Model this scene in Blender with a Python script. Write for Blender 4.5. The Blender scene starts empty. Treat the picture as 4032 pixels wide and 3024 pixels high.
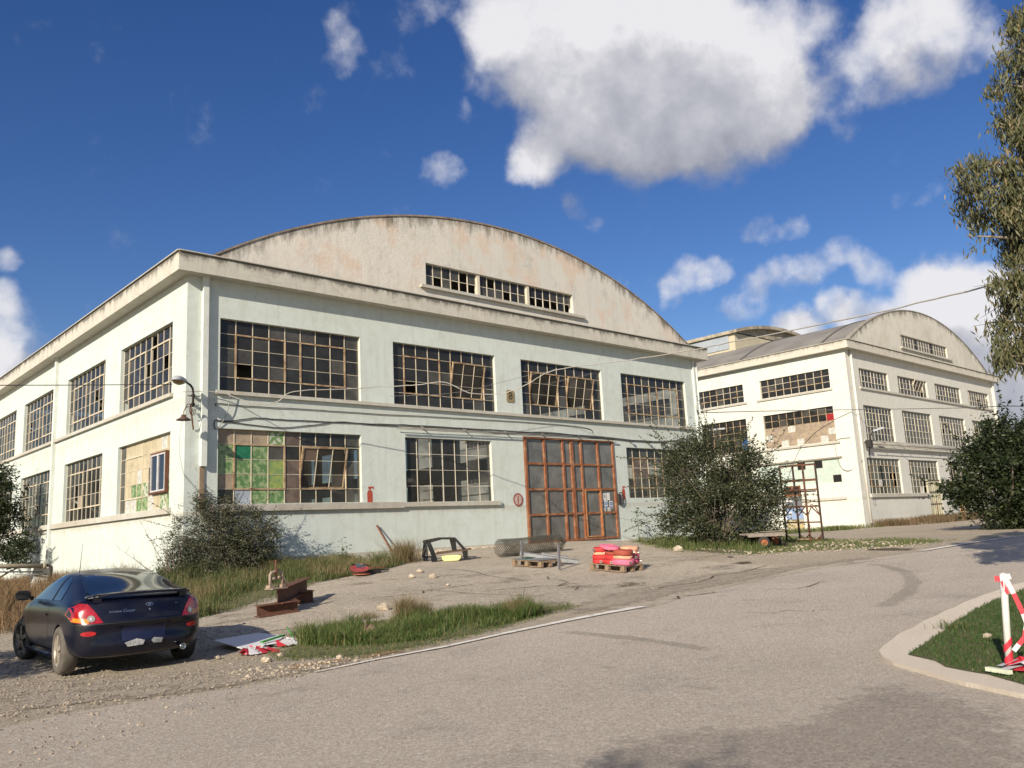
import bpy, bmesh, math, random
import numpy as np
from mathutils import Vector, Matrix, noise
from mathutils.geometry import delaunay_2d_cdt
random.seed(7); np.random.seed(7)
R_ = math.radians
scene = bpy.context.scene
COL = scene.collection
# ------------------------------------------------------------------ camera
YAW, PIT, ROL, FPX = 0.747155, 0.174752, -0.0499416, 3298.5
fw = Vector((math.sin(YAW)*math.cos(PIT), math.cos(YAW)*math.cos(PIT), math.sin(PIT)))
rt0 = Vector((math.cos(YAW), -math.sin(YAW), 0)); up0 = rt0.cross(fw)
rt = math.cos(ROL)*rt0 + math.sin(ROL)*up0
up = -math.sin(ROL)*rt0 + math.cos(ROL)*up0
CAM = Vector((0, 0, 1.6))
cd = bpy.data.cameras.new('camera'); cam = bpy.data.objects.new('camera', cd); COL.objects.link(cam)
cd.sensor_width = 36; cd.lens = 36*FPX/4032; cd.clip_end = 3000; cd.clip_start = .05
M = Matrix((rt, up, -fw)).transposed().to_4x4(); M.translation = CAM; cam.matrix_world = M
scene.camera = cam
# ------------------------------------------------------------------ sun, sky, exposure
SUND = Vector((2.3, 1.0, -1.16)).normalized()       # direction the light travels
ELEV = math.asin(-SUND.z)
sl = bpy.data.lights.new('sun', 'SUN'); sl.energy = 5.0; sl.angle = R_(.5); sl.color = (1, .89, .74)
so = bpy.data.objects.new('sun', sl); COL.objects.link(so)
so.rotation_mode = 'QUATERNION'; so.rotation_quaternion = SUND.to_track_quat('-Z', 'Y'); so.location = (-20, -10, 30)
scene.view_settings.view_transform = 'Standard'; scene.view_settings.look = 'None'
scene.view_settings.exposure = 0.40; scene.view_settings.gamma = 1
def pdir(x, y): return (fw + rt*(x-2016)/FPX - up*(y-1512)/FPX)
world = bpy.data.worlds.new('World'); scene.world = world; world.use_nodes = True
def build_world():
    nt = world.node_tree; N = nt.nodes; L = nt.links; N.clear()
    out = N.new('ShaderNodeOutputWorld'); bg = N.new('ShaderNodeBackground'); L.new(bg.outputs[0], out.inputs[0])
    sky = N.new('ShaderNodeTexSky'); sky.sky_type = 'NISHITA'; sky.sun_disc = False
    sky.sun_elevation = ELEV; sky.sun_rotation = math.atan2(-SUND.x, -SUND.y)
    sky.air_density = 1.0; sky.dust_density = 0.3; sky.ozone_density = 2.2; sky.altitude = 0
    hs = N.new('ShaderNodeHueSaturation'); hs.inputs['Saturation'].default_value = 1.3; hs.inputs['Value'].default_value = .9; hs.inputs['Hue'].default_value = .517
    L.new(sky.outputs[0], hs.inputs['Color'])
    # cloud density group: sum of soft blobs around directions, broken up by noise
    blobs = [ # px, py, radius px, weight
     (2130,150,260,1),(2350,250,300,1.1),(2600,300,330,1.1),(2850,330,300,1.1),(2950,470,200,.9),(2600,490,180,.9),(2080,590,130,1),(2200,560,110,.7),(2350,420,200,.9),
     (2060,640,80,.6),(2700,120,260,.7),(2450,40,240,.9),(2900,60,200,.5),(1950,120,130,.8),(3080,420,130,.8),(2680,570,130,.45),
     (3170,60,130,.5),(3260,110,80,.4),(3320,330,110,.52),(3450,240,150,.66),(3600,130,160,.8),(3740,50,110,.7),(3820,180,100,.5),(3240,430,85,.48),(3330,480,70,.4),(3620,270,100,.5),
     (1335,230,75,.43),(1400,165,60,.40),(1330,110,60,.32),(1735,665,75,.44),(1825,440,45,.42),(2270,780,70,.42),(2350,840,60,.42),(2220,760,40,.35),(1650,40,90,.35),(1750,0,90,.4),
     (2660,1130,60,.6),(2720,1080,85,.7),(2810,1065,65,.7),(2640,1190,45,.4),
     (2990,900,65,.5),(3060,930,50,.42),(3140,900,50,.46),(3350,980,80,.62),(3440,1040,85,.62),(3260,1010,65,.5),(3180,1060,65,.5),(3080,1080,70,.48),(3000,1090,65,.48),(2950,1130,60,.42),(2920,1200,75,.5),
     (3650,740,45,.45),(3540,750,40,.38),(2900,1005,35,.35),
     (3290,1210,75,.8),(3400,1230,90,.8),(3080,1290,75,.8),(3150,1300,80,.8),(3200,1320,60,.7),(3500,1260,60,.6),
     (3650,1190,140,1),(3760,1160,130,1),(3850,1230,170,1),(3980,1270,170,1),(4150,1250,220,1),(4100,1450,300,1),(3950,1500,200,.85),(3960,1650,220,.7),(4200,1650,250,.9),
     (30,1200,60,.5),(20,1290,110,.56),(100,1400,100,.52),(-80,1500,180,.6),(330,1210,50,.35),(40,1060,50,.45),(2430,1090,55,.45),(0,1470,90,.6)]
    rnd = random.Random(3)
    for k in range(46):   # the rest of the sky, out of the frame
        az = rnd.uniform(0, 2*math.pi); el = rnd.uniform(.12, 1.1)
        d = Vector((math.sin(az)*math.cos(el), math.cos(az)*math.cos(el), math.sin(el)))
        if d.dot(fw) > .72: continue
        blobs.append((d, rnd.uniform(250, 700), rnd.uniform(.5, 1)))
    g = bpy.data.node_groups.new('cloud_density', 'ShaderNodeTree')
    g.interface.new_socket('Dir', in_out='INPUT', socket_type='NodeSocketVector')
    g.interface.new_socket('Density', in_out='OUTPUT', socket_type='NodeSocketFloat')
    gn, gl = g.nodes, g.links
    gi = gn.new('NodeGroupInput'); go = gn.new('NodeGroupOutput')
    def nz(scale, detail, rough=.55):
        t = gn.new('ShaderNodeTexNoise'); t.inputs['Scale'].default_value = scale; t.inputs['Detail'].default_value = detail; t.inputs['Roughness'].default_value = rough
        gl.new(gi.outputs[0], t.inputs['Vector']); return t
    w = nz(7, 5, .6)
    s1 = gn.new('ShaderNodeVectorMath'); s1.operation = 'SUBTRACT'; gl.new(w.outputs['Color'], s1.inputs[0]); s1.inputs[1].default_value = (.5, .5, .5)
    s2 = gn.new('ShaderNodeVectorMath'); s2.operation = 'MULTIPLY_ADD'; gl.new(s1.outputs[0], s2.inputs[0]); s2.inputs[1].default_value = (.075,)*3; gl.new(gi.outputs[0], s2.inputs[2])
    nm = gn.new('ShaderNodeVectorMath'); nm.operation = 'NORMALIZE'; gl.new(s2.outputs[0], nm.inputs[0])
    prev = None
    for b in blobs:
        if len(b) == 4: d = pdir(b[0], b[1]).normalized(); r = math.atan(b[2]*1.36/FPX); wt = b[3]
        else: d, rr, wt = b; r = math.atan(rr*1.25/FPX)
        dt = gn.new('ShaderNodeVectorMath'); dt.operation = 'DOT_PRODUCT'; gl.new(nm.outputs[0], dt.inputs[0]); dt.inputs[1].default_value = d
        mr = gn.new('ShaderNodeMapRange'); mr.interpolation_type = 'SMOOTHSTEP'
        gl.new(dt.outputs['Value'], mr.inputs[0]); mr.inputs[1].default_value = math.cos(r); mr.inputs[2].default_value = 1.0; mr.inputs[3].default_value = 0; mr.inputs[4].default_value = wt
        a = gn.new('ShaderNodeMath'); a.operation = 'MULTIPLY_ADD'; gl.new(mr.outputs[0], a.inputs[0]); gl.new(mr.outputs[0], a.inputs[1])
        if prev is None: a.inputs[2].default_value = 0
        else: gl.new(prev, a.inputs[2])
        prev = a.outputs[0]
    a = gn.new('ShaderNodeMath'); a.operation = 'SQRT'; gl.new(prev, a.inputs[0]); prev = a.outputs[0]
    f = nz(19, 9, .58)
    m1 = gn.new('ShaderNodeMath'); m1.operation = 'MULTIPLY_ADD'; gl.new(f.outputs[0], m1.inputs[0]); m1.inputs[1].default_value = 1.5; m1.inputs[2].default_value = -1.19
    m2 = gn.new('ShaderNodeMath'); m2.operation = 'ADD'; gl.new(prev, m2.inputs[0]); gl.new(m1.outputs[0], m2.inputs[1])
    gl.new(m2.outputs[0], go.inputs[0])
    tc = N.new('ShaderNodeTexCoord')
    g1 = N.new('ShaderNodeGroup'); g1.node_tree = g; L.new(tc.outputs['Generated'], g1.inputs[0])
    off = N.new('ShaderNodeVectorMath'); off.operation = 'ADD'; L.new(tc.outputs['Generated'], off.inputs[0]); off.inputs[1].default_value = (-SUND*.05 + Vector((0, 0, .03)))
    n2 = N.new('ShaderNodeVectorMath'); n2.operation = 'NORMALIZE'; L.new(off.outputs[0], n2.inputs[0])
    g2 = N.new('ShaderNodeGroup'); g2.node_tree = g; L.new(n2.outputs[0], g2.inputs[0])
    al = N.new('ShaderNodeMapRange'); al.interpolation_type = 'SMOOTHSTEP'; L.new(g1.outputs[0], al.inputs[0])
    al.inputs[1].default_value = -.28; al.inputs[2].default_value = .70; al.inputs[4].default_value = .97
    df = N.new('ShaderNodeMath'); df.operation = 'SUBTRACT'; L.new(g1.outputs[0], df.inputs[0]); L.new(g2.outputs[0], df.inputs[1])
    th = N.new('ShaderNodeMath'); th.operation = 'MULTIPLY_ADD'; L.new(g1.outputs[0], th.inputs[0]); th.inputs[1].default_value = -.2; L.new(df.outputs[0], th.inputs[2])
    ramp = N.new('ShaderNodeValToRGB'); e = ramp.color_ramp.elements
    mr2 = N.new('ShaderNodeMapRange'); L.new(th.outputs[0], mr2.inputs[0]); mr2.inputs[1].default_value = -.95; mr2.inputs[2].default_value = .5
    L.new(mr2.outputs[0], ramp.inputs[0])
    e[0].position = 0; e[0].color = (3.0, 3.1, 3.6, 1); e[1].position = 1; e[1].color = (7.6, 7.5, 7.7, 1)
    k = ramp.color_ramp.elements.new(.45); k.color = (4.4, 4.45, 4.95, 1)
    k = ramp.color_ramp.elements.new(.7); k.color = (5.5, 5.5, 5.9, 1)
    mx = N.new('ShaderNodeMix'); mx.data_type = 'RGBA'; L.new(al.outputs[0], mx.inputs['Factor']); L.new(hs.outputs[0], mx.inputs[6]); L.new(ramp.outputs[0], mx.inputs[7])
    L.new(mx.outputs[2], bg.inputs[0]); bg.inputs[1].default_value = .085
build_world()
world.cycles.sampling_method = 'MANUAL'; world.cycles.sample_map_resolution = 512
# ------------------------------------------------------------------ terrain
CTRL = [(0,0,0),(-10,0,-.03),(0,-15,0),(3.4,12.8,0),(4.9,12.7,.03),(3.5,15.3,.02),(8.7,2.9,.1),(9,4.6,.1),(5.4,9.6,.06),(11.4,9.4,.25),(25,10,.5),(31,9.4,.62),
 (17.2,14.6,.4),(16.5,17.8,.6),(17.5,23,.8),(7.6,15.8,.2),(27,25.9,1.07),(24.5,25.9,1.07),(18.3,25.9,1.0),(32.6,25.9,.86),(33,22,.7),(24.5,14.9,.66),(30,16,.68),
 (55.4,26,.73),(66,26,.9),(84,26,.95),(13,24,.72),(10,26,.7),(10,32,.6),(10,39.4,.5),(10,60,.5),(0,30,.15),(-10,30,.0),(60,5,.8),(100,0,.9),(120,60,.9),(-60,60,.1),(-60,-20,0),(10,-30,0),(40,-30,.5),(45,15,.72),(7,22,.3)]
_P = np.array(CTRL, float); _c = 3.0
_A = np.sqrt(((_P[:, None, :2]-_P[None, :, :2])**2).sum(2) + _c*_c)
_W = np.linalg.solve(np.block([[_A, np.ones((len(_P), 1))], [np.ones((1, len(_P))), np.zeros((1, 1))]]), np.append(_P[:, 2], 0))
def TZ(x, y):
    return float((np.sqrt((_P[:, 0]-x)**2 + (_P[:, 1]-y)**2 + _c*_c)*_W[:-1]).sum() + _W[-1])
def TZA(xy):
    xy = np.asarray(xy, float)
    return np.sqrt(((xy[:, None, :]-_P[None, :, :2])**2).sum(2) + _c*_c) @ _W[:-1] + _W[-1]
def G(px, py):
    d = pdir(px, py); t = 5.0
    lo, hi = 1.0, 200.0; t = lo
    while t < hi:
        q = CAM + d*t
        if q.z < TZ(q.x, q.y): break
        t *= 1.03
    a, b = t/1.03, t
    for _ in range(18):
        m = (a+b)/2; q = CAM + d*m
        if q.z < TZ(q.x, q.y): b = m
        else: a = m
    q = CAM + d*b
    return Vector((q.x, q.y, TZ(q.x, q.y)))
def AT(px, py, dist):      # point on the sight line at a horizontal distance
    d = pdir(px, py); return CAM + d*(dist/math.hypot(d.x, d.y))
def TN(x, y):
    e = .4; return Vector((-(TZ(x+e, y)-TZ(x-e, y))/(2*e), -(TZ(x, y+e)-TZ(x, y-e))/(2*e), 1)).normalized()
# ------------------------------------------------------------------ object helpers
def thing(name, label, cat, loc=(0, 0, 0), rotz=0, group=None, normal=None, kind=None):
    o = bpy.data.objects.new(name, None); COL.objects.link(o); o.empty_display_size = .1
    m = Matrix.Rotation(rotz, 4, 'Z')
    if normal is not None: m = Vector((0, 0, 1)).rotation_difference(normal).to_matrix().to_4x4() @ m
    m.translation = Vector(loc); o.matrix_world = m
    tag(o, label, cat, group, kind); return o
def tag(o, label=None, cat=None, group=None, kind=None):
    if label: o['label'] = label
    if cat: o['category'] = cat
    if group: o['group'] = group
    if kind: o['kind'] = kind
    return o
class MB:
    def __init__(s): s.v = []; s.f = []; s.m = []; s.sm = []
    def add(s, vs, fs, mi=0, smooth=False):
        b = len(s.v); s.v += [tuple(v) for v in vs]
        for f in fs: s.f.append(tuple(b+i for i in f)); s.m.append(mi); s.sm.append(smooth)
    def box(s, a, b, mi=0):
        x0, y0, z0 = (min(a[i], b[i]) for i in range(3)); x1, y1, z1 = (max(a[i], b[i]) for i in range(3))
        s.add([(x0,y0,z0),(x1,y0,z0),(x1,y1,z0),(x0,y1,z0),(x0,y0,z1),(x1,y0,z1),(x1,y1,z1),(x0,y1,z1)],
              [(0,3,2,1),(4,5,6,7),(0,1,5,4),(1,2,6,5),(2,3,7,6),(3,0,4,7)], mi)
    def obox(s, c, sx, sy, sz, rot=None, mi=0):
        pts = [Vector((x*sx/2, y*sy/2, z*sz/2)) for z in (-1, 1) for x, y in ((-1,-1),(1,-1),(1,1),(-1,1))]
        if rot is not None: pts = [rot @ p for p in pts]
        s.add([p+Vector(c) for p in pts], [(0,3,2,1),(4,5,6,7),(0,1,5,4),(1,2,6,5),(2,3,7,6),(3,0,4,7)], mi)
    def bar(s, a, b, w, h=None, mi=0, upv=(0, 0, 1)):
        a, b = Vector(a), Vector(b); h = h or w; d = (b-a).normalized(); u = Vector(upv)
        if abs(d.dot(u)) > .98: u = Vector((1, 0, 0))
        x = d.cross(u).normalized(); y = x.cross(d).normalized()
        pts = [p + x*w/2*i + y*h/2*j for p in (a, b) for i, j in ((-1,-1),(1,-1),(1,1),(-1,1))]
        s.add(pts, [(0,1,2,3),(7,6,5,4),(0,4,5,1),(1,5,6,2),(2,6,7,3),(3,7,4,0)], mi)
    def tube(s, pts, r, n=8, mi=0, cap=True, closed=False):
        pts = [Vector(p) for p in pts]; rr = r if hasattr(r, '__len__') else [r]*len(pts)
        rings = []; ref = None
        for i, p in enumerate(pts):
            if closed: d = (pts[(i+1) % len(pts)]-pts[i-1]).normalized()
            else: d = (pts[min(i+1, len(pts)-1)]-pts[max(i-1, 0)]).normalized()
            if ref is None: ref = Vector((0, 0, 1)) if abs(d.z) < .9 else Vector((1, 0, 0))
            x = d.cross(ref).normalized(); y = x.cross(d).normalized(); ref = y
            rings.append([p + (x*math.cos(2*math.pi*k/n) + y*math.sin(2*math.pi*k/n))*rr[i] for k in range(n)])
        vs = [v for q in rings for v in q]; fs = []
        m = len(rings); 
        for i in range(m if closed else m-1):
            j = (i+1) % m
            for k in range(n): fs.append((i*n+k, j*n+k, j*n+(k+1) % n, i*n+(k+1) % n))
        if cap and not closed: fs.append(tuple(range(n))); fs.append(tuple(reversed(range((m-1)*n, m*n))))
        s.add(vs, fs, mi, True)
    def lathe(s, prof, n=24, axis='Z', c=(0, 0, 0), mi=0, smooth=True):
        vs = []; c = Vector(c)
        for r, z in prof:
            for k in range(n):
                a = 2*math.pi*k/n
                p = {'Z': (r*math.cos(a), r*math.sin(a), z), 'X': (z, r*math.cos(a), r*math.sin(a)), 'Y': (r*math.cos(a), z, r*math.sin(a))}[axis]
                vs.append(Vector(p)+c)
        fs = [(i*n+k, i*n+(k+1) % n, (i+1)*n+(k+1) % n, (i+1)*n+k) for i in range(len(prof)-1) for k in range(n)]
        s.add(vs, fs, mi, smooth)
    def disc(s, c, r, nrm, n=20, mi=0, inner=0):
        nrm = Vector(nrm).normalized(); u = Vector((0, 0, 1)) if abs(nrm.z) < .9 else Vector((1, 0, 0))
        x = u.cross(nrm).normalized(); y = nrm.cross(x); c = Vector(c)
        o = [c+(x*math.cos(2*math.pi*k/n)+y*math.sin(2*math.pi*k/n))*r for k in range(n)]
        if inner:
            i_ = [c+(x*math.cos(2*math.pi*k/n)+y*math.sin(2*math.pi*k/n))*inner for k in range(n)]
            s.add(o+i_, [(k, (k+1) % n, n+(k+1) % n, n+k) for k in range(n)], mi)
        else: s.add(o, [tuple(range(n))], mi)
    def build(s, name, mats, parent=None, bevel=0, recalc=False, world_space=False):
        me = bpy.data.meshes.new(name); me.from_pydata(s.v, [], s.f)
        mats = mats if isinstance(mats, (list, tuple)) else [mats]
        for m in mats: me.materials.append(m)
        me.polygons.foreach_set('material_index', s.m); me.polygons.foreach_set('use_smooth', s.sm); me.update()
        if recalc or bevel:
            bm = bmesh.new(); bm.from_mesh(me)
            if bevel:
                bmesh.ops.remove_doubles(bm, verts=bm.verts, dist=1e-5)
                es = [e for e in bm.edges if len(e.link_faces) == 2 and e.calc_face_angle(0) > .6]
                bmesh.ops.bevel(bm, geom=es, offset=bevel, segments=2, affect='EDGES', clamp_overlap=True)
            bmesh.ops.recalc_face_normals(bm, faces=bm.faces); bm.to_mesh(me); bm.free()
        o = bpy.data.objects.new(name, me); COL.objects.link(o)
        if parent is not None:
            o.parent = parent
            if world_space:
                w = Matrix.Identity(4); q = parent
                while q is not None:
                    w = q.matrix_basis @ w; q = q.parent
                o.matrix_basis = w.inverted()
        return o
def textmesh(name, body, size, mtl, parent=None, extrude=.002, mat4=None, italic=0, align='CENTER'):
    cu = bpy.data.curves.new(name, 'FONT'); cu.body = body; cu.size = size; cu.extrude = extrude; cu.align_x = align; cu.align_y = 'CENTER'; cu.shear = italic
    t = bpy.data.objects.new(name, cu); COL.objects.link(t); bpy.context.view_layer.update()
    me = bpy.data.meshes.new_from_object(t); bpy.data.objects.remove(t)
    me.materials.clear(); me.materials.append(mtl)
    if mat4 is not None: me.transform(mat4)
    o = bpy.data.objects.new(name, me); COL.objects.link(o)
    if parent is not None: o.parent = parent
    return o
# ------------------------------------------------------------------ materials
class NT:
    def __init__(s, name):
        s.m = bpy.data.materials.new(name); s.m.use_nodes = True; s.t = s.m.node_tree; s.t.nodes.clear()
        s.out = s.n('ShaderNodeOutputMaterial'); s.p = s.n('ShaderNodeBsdfPrincipled'); s.l(s.p.outputs[0], s.out.inputs[0])
        s.geo = None
    def n(s, t): return s.t.nodes.new(t)
    def l(s, a, b): s.t.links.new(a, b)
    def pos(s, scale=(1, 1, 1), obj=False, off=(0, 0, 0)):
        if obj: src = s.n('ShaderNodeTexCoord').outputs['Object']
        else: src = s.n('ShaderNodeNewGeometry').outputs['Position']
        mp = s.n('ShaderNodeMapping'); s.l(src, mp.inputs[0]); mp.inputs['Scale'].default_value = scale; mp.inputs['Location'].default_value = off
        return mp.outputs[0]
    def noise(s, scale, detail=5, rough=.6, vec=None, lo=.35, hi=.65, col=False, dist=0):
        t = s.n('ShaderNodeTexNoise'); t.inputs['Scale'].default_value = scale; t.inputs['Detail'].default_value = detail; t.inputs['Roughness'].default_value = rough; t.inputs['Distortion'].default_value = dist
        if vec is not None: s.l(vec, t.inputs['Vector'])
        if col: return t.outputs['Color']
        return s.rng(t.outputs[0], lo, hi)
    def rng(s, v, lo, hi, a=0, b=1):
        r = s.n('ShaderNodeMapRange'); s.l(v, r.inputs[0]); r.inputs[1].default_value = lo; r.inputs[2].default_value = hi; r.inputs[3].default_value = a; r.inputs[4].default_value = b
        return r.outputs[0]
    def math(s, op, a, b=None, c=None):
        m = s.n('ShaderNodeMath'); m.operation = op
        for i, v in enumerate((a, b, c)):
            if v is None: continue
            if isinstance(v, (int, float)): m.inputs[i].default_value = v
            else: s.l(v, m.inputs[i])
        return m.outputs[0]
    def mix(s, f, a, b, mode='MIX'):
        m = s.n('ShaderNodeMix'); m.data_type = 'RGBA'; m.blend_type = mode
        if isinstance(f, (int, float)): m.inputs[0].default_value = f
        else: s.l(f, m.inputs[0])
        for i, v in ((6, a), (7, b)):
            if isinstance(v, (tuple, list)): m.inputs[i].default_value = (*v[:3], 1)
            else: s.l(v, m.inputs[i])
        return m.outputs[2]
    def sep(s, v):
        m = s.n('ShaderNodeSeparateXYZ'); s.l(v, m.inputs[0]); return m.outputs
    def bump(s, h, strength=.3, dist=.01):
        b = s.n('ShaderNodeBump'); b.inputs['Strength'].default_value = strength; b.inputs['Distance'].default_value = dist; s.l(h, b.inputs['Height']); s.l(b.outputs[0], s.p.inputs['Normal'])
    def fin(s, col, rough=.8, metal=0, spec=.5):
        if isinstance(col, (tuple, list)): s.p.inputs['Base Color'].default_value = (*col[:3], 1)
        else: s.l(col, s.p.inputs['Base Color'])
        if isinstance(rough, (int, float)): s.p.inputs['Roughness'].default_value = rough
        else: s.l(rough, s.p.inputs['Roughness'])
        s.p.inputs['Metallic'].default_value = metal; s.p.inputs['Specular IOR Level'].default_value = spec
        return s.m
def simple(name, c, rough=.7, metal=0, var=.25, scale=8, spec=.5, bump=0, c2=None, obj=True, coat=0):
    s = NT(name); v = s.pos(obj=obj)
    c2 = c2 or tuple(x*(1-var) for x in c)
    col = s.mix(s.noise(scale, 6, .65, v), c, c2)
    s.fin(col, rough, metal, spec)
    if bump: s.bump(s.noise(scale*4, 5, .6, v), bump, .01)
    if coat: s.p.inputs['Coat Weight'].default_value = coat; s.p.inputs['Coat Roughness'].default_value = .03
    return s.m
def plaster(name, base, warm, stain, streak=.5, edge_z=()):
    """painted render: broad patches, rain streaks, mould under the given heights"""
    s = NT(name); P = s.pos(); x, y, z = s.sep(P)
    c = s.mix(s.noise(.35, 4, .6, P, .35, .7), base, warm)
    c = s.mix(s.math('MULTIPLY', s.noise(2.2, 8, .7, P, .45, .75), .35), c, stain)
    st = s.noise(1, 6, .65, s.pos((5, 5, .35)), .52, .78)
    c = s.mix(s.math('MULTIPLY', st, streak), c, stain)
    for (zt, h, amt, colr) in edge_z:
        d = s.rng(z, zt-h, zt, 0, 1)          # grows to 1 at the edge height
        nn = s.noise(1, 8, .7, s.pos((3.2, 3.2, 1.6)), .3, .75)
        f = s.math('MULTIPLY', s.rng(s.math('ADD', s.math('MULTIPLY', d, 1.1), s.math('SUBTRACT', nn, 1.0)), 0, .35), amt)
        above = s.math('LESS_THAN', z, zt+.02)
        c = s.mix(s.math('MULTIPLY', f, above), c, colr)
    v = s.n('ShaderNodeTexVoronoi'); v.feature = 'DISTANCE_TO_EDGE'; v.inputs['Scale'].default_value = .45
    wv = s.n('ShaderNodeVectorMath'); wv.operation = 'MULTIPLY_ADD'; s.l(s.noise(1.6, 6, .7, P, col=True), wv.inputs[0]); wv.inputs[1].default_value = (.9, .9, .9); s.l(P, wv.inputs[2]); s.l(wv.outputs[0], v.inputs['Vector'])
    ck = s.math('MULTIPLY', s.rng(v.outputs['Distance'], .0, .012, 1, 0), s.noise(.5, 3, .5, P, .5, .6)); c = s.mix(s.math('MULTIPLY', ck, .55), c, stain)
    c = s.mix(s.math('MULTIPLY', s.noise(.9, 8, .75, s.pos(off=(7, 3, 2)), .62, .7), .4), c, tuple(v_*.86 for v_ in stain))
    s.fin(c, .88, 0, .25); s.bump(s.noise(14, 8, .7, P, .2, .8), .25, .02)
    return s.m
MINT = plaster('mint_plaster', (.565, .625, .59), (.54, .59, .54), (.36, .36, .31), .34, [(6.27, .9, .35, (.42, .43, .38)), (2.68, .5, .45, (.42, .38, .3)), (10.25, .8, .25, (.45, .46, .42))])
CREAM = plaster('cream_plaster', (.61, .60, .54), (.58, .585, .54), (.40, .37, .30), .34, [(2.75, .5, .45, (.42, .38, .3)), (10.25, .5, .3, (.42, .4, .36))])
MOULD = (.075, .07, .055)
CORN8 = plaster('weathered_cornice', (.55, .52, .45), (.50, .49, .43), (.25, .23, .19), .4, [(10.86, .34, .95, MOULD), (10.86, .6, .5, (.22, .21, .18))])
CORN12 = plaster('cream_cornice', (.56, .53, .45), (.52, .50, .43), (.3, .28, .23), .3, [(13.45, .2, .9, MOULD), (13.45, .5, .4, (.3, .28, .22))])
def gable_mat(name, base, warm, pink, cx, R, zc, pinkamt):
    s = NT(name); P = s.pos(); x, y, z = s.sep(P)
    c = s.mix(s.noise(.3, 5, .6, P, .35, .65), base, warm)
    c = s.mix(s.math('MULTIPLY', s.noise(.6, 8, .72, s.pos((1, 1, .8), off=(3, 0, 1)), .50, .60), pinkamt), c, pink)
    c = s.mix(s.math('MULTIPLY', s.noise(.8, 8, .75, s.pos((1, 1, .8), off=(9, 4, 2)), .54, .62), .45), c, (.40, .40, .36))
    c = s.mix(s.math('MULTIPLY', s.noise(1, 7, .7, s.pos((4, 4, .4)), .5, .8), .3), c, (.3, .27, .22))
    dx = s.math('SUBTRACT', x, cx); dz = s.math('SUBTRACT', z, zc)
    r = s.math('SQRT', s.math('ADD', s.math('MULTIPLY', dx, dx), s.math('MULTIPLY', dz, dz)))
    d = s.rng(r, R-1.1, R, 0, 1)
    nn = s.noise(1, 8, .75, s.pos((2.2, 2.2, .55)), .3, .75)
    f = s.rng(s.math('ADD', d, s.math('SUBTRACT', nn, 1.0)), .05, .5)
    c = s.mix(s.math('MULTIPLY', f, .85), c, (.13, .115, .09))
    s.fin(c, .9, 0, .2); s.bump(s.noise(9, 8, .7, P, .2, .8), .3, .03)
    return s.m
ARC8 = (24.0, 24.9, 14.8-24.9); ARC12 = (69.8, 26.3, 17.45-26.3)
GAB8 = gable_mat('stained_gable', (.64, .605, .54), (.57, .56, .51), (.60, .45, .34), ARC8[0], ARC8[1], ARC8[2], .6)
GAB12 = gable_mat('pale_gable', (.60, .575, .50), (.56, .54, .47), (.4, .37, .3), ARC12[0], ARC12[1], ARC12[2], .35)
ROOF = simple('grey_roof_sheet', (.25, .235, .21), .75, 0, .3, .5, obj=False, bump=.2)
COPING = simple('rusty_coping', (.30, .24, .185), .85, 0, .5, 3, obj=False)
def frame_mat(name, paint, rust, amt):
    s = NT(name); P = s.pos()
    n = s.noise(3.2, 7, .75, P, .62-amt, .82-amt)
    s.fin(s.mix(n, paint, rust), .7, 0, .3); return s.m
FRAME = frame_mat('cream_steel', (.55, .49, .37), (.20, .11, .06), .07)
FRAMER = frame_mat('rusty_steel', (.42, .32, .20), (.17, .085, .045), .17)
FRAMEW = frame_mat('pale_steel', (.58, .53, .42), (.25, .15, .09), .05)
RUST = simple('rust', (.16, .065, .035), .85, 0, .5, 9, c2=(.08, .035, .022), bump=.3)
RUSTO = frame_mat('rust_orange_paint', (.235, .085, .038), (.36, .21, .12), .15)
def pane_mat(name, dirt, tr, amt, tint=(.75, .78, .8)):
    s = NT(name); s.fin(dirt, .14, 0, .5)
    P = s.pos(); c = s.mix(s.noise(1.4, 6, .7, P, .35, .7), dirt, tuple(x*1.9+.01 for x in dirt)); s.l(c, s.p.inputs['Base Color'])
    rgh = s.noise(5, 6, .7, P, .2, .8); s.l(s.rng(rgh, 0, 1, .05, .32), s.p.inputs['Roughness'])
    t = s.n('ShaderNodeBsdfTransparent'); t.inputs[0].default_value = (*tint, 1)
    mx = s.n('ShaderNodeMixShader'); s.l(t.outputs[0], mx.inputs[2]); s.l(s.p.outputs[0], mx.inputs[1])
    f = s.math('MULTIPLY', s.noise(1.1, 7, .7, P, .3, .72), -amt); f = s.math('ADD', f, tr); s.l(f, mx.inputs[0]); s.l(mx.outputs[0], s.out.inputs[0]); return s.m
GL = pane_mat('dirty_glass', (.020, .019, .017), .40, .34)
GL2 = pane_mat('dusty_glass', (.055, .051, .043), .28, .26)
GLD = pane_mat('door_glass', (.095, .095, .09), .02, .01)
def blotch(name, a, b, rough=.35, scale=5):
    s = NT(name); P = s.pos(); s.fin(s.mix(s.noise(scale, 4, .6, P, .45, .55), a, b), rough, 0, .5); return s.m
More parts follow.
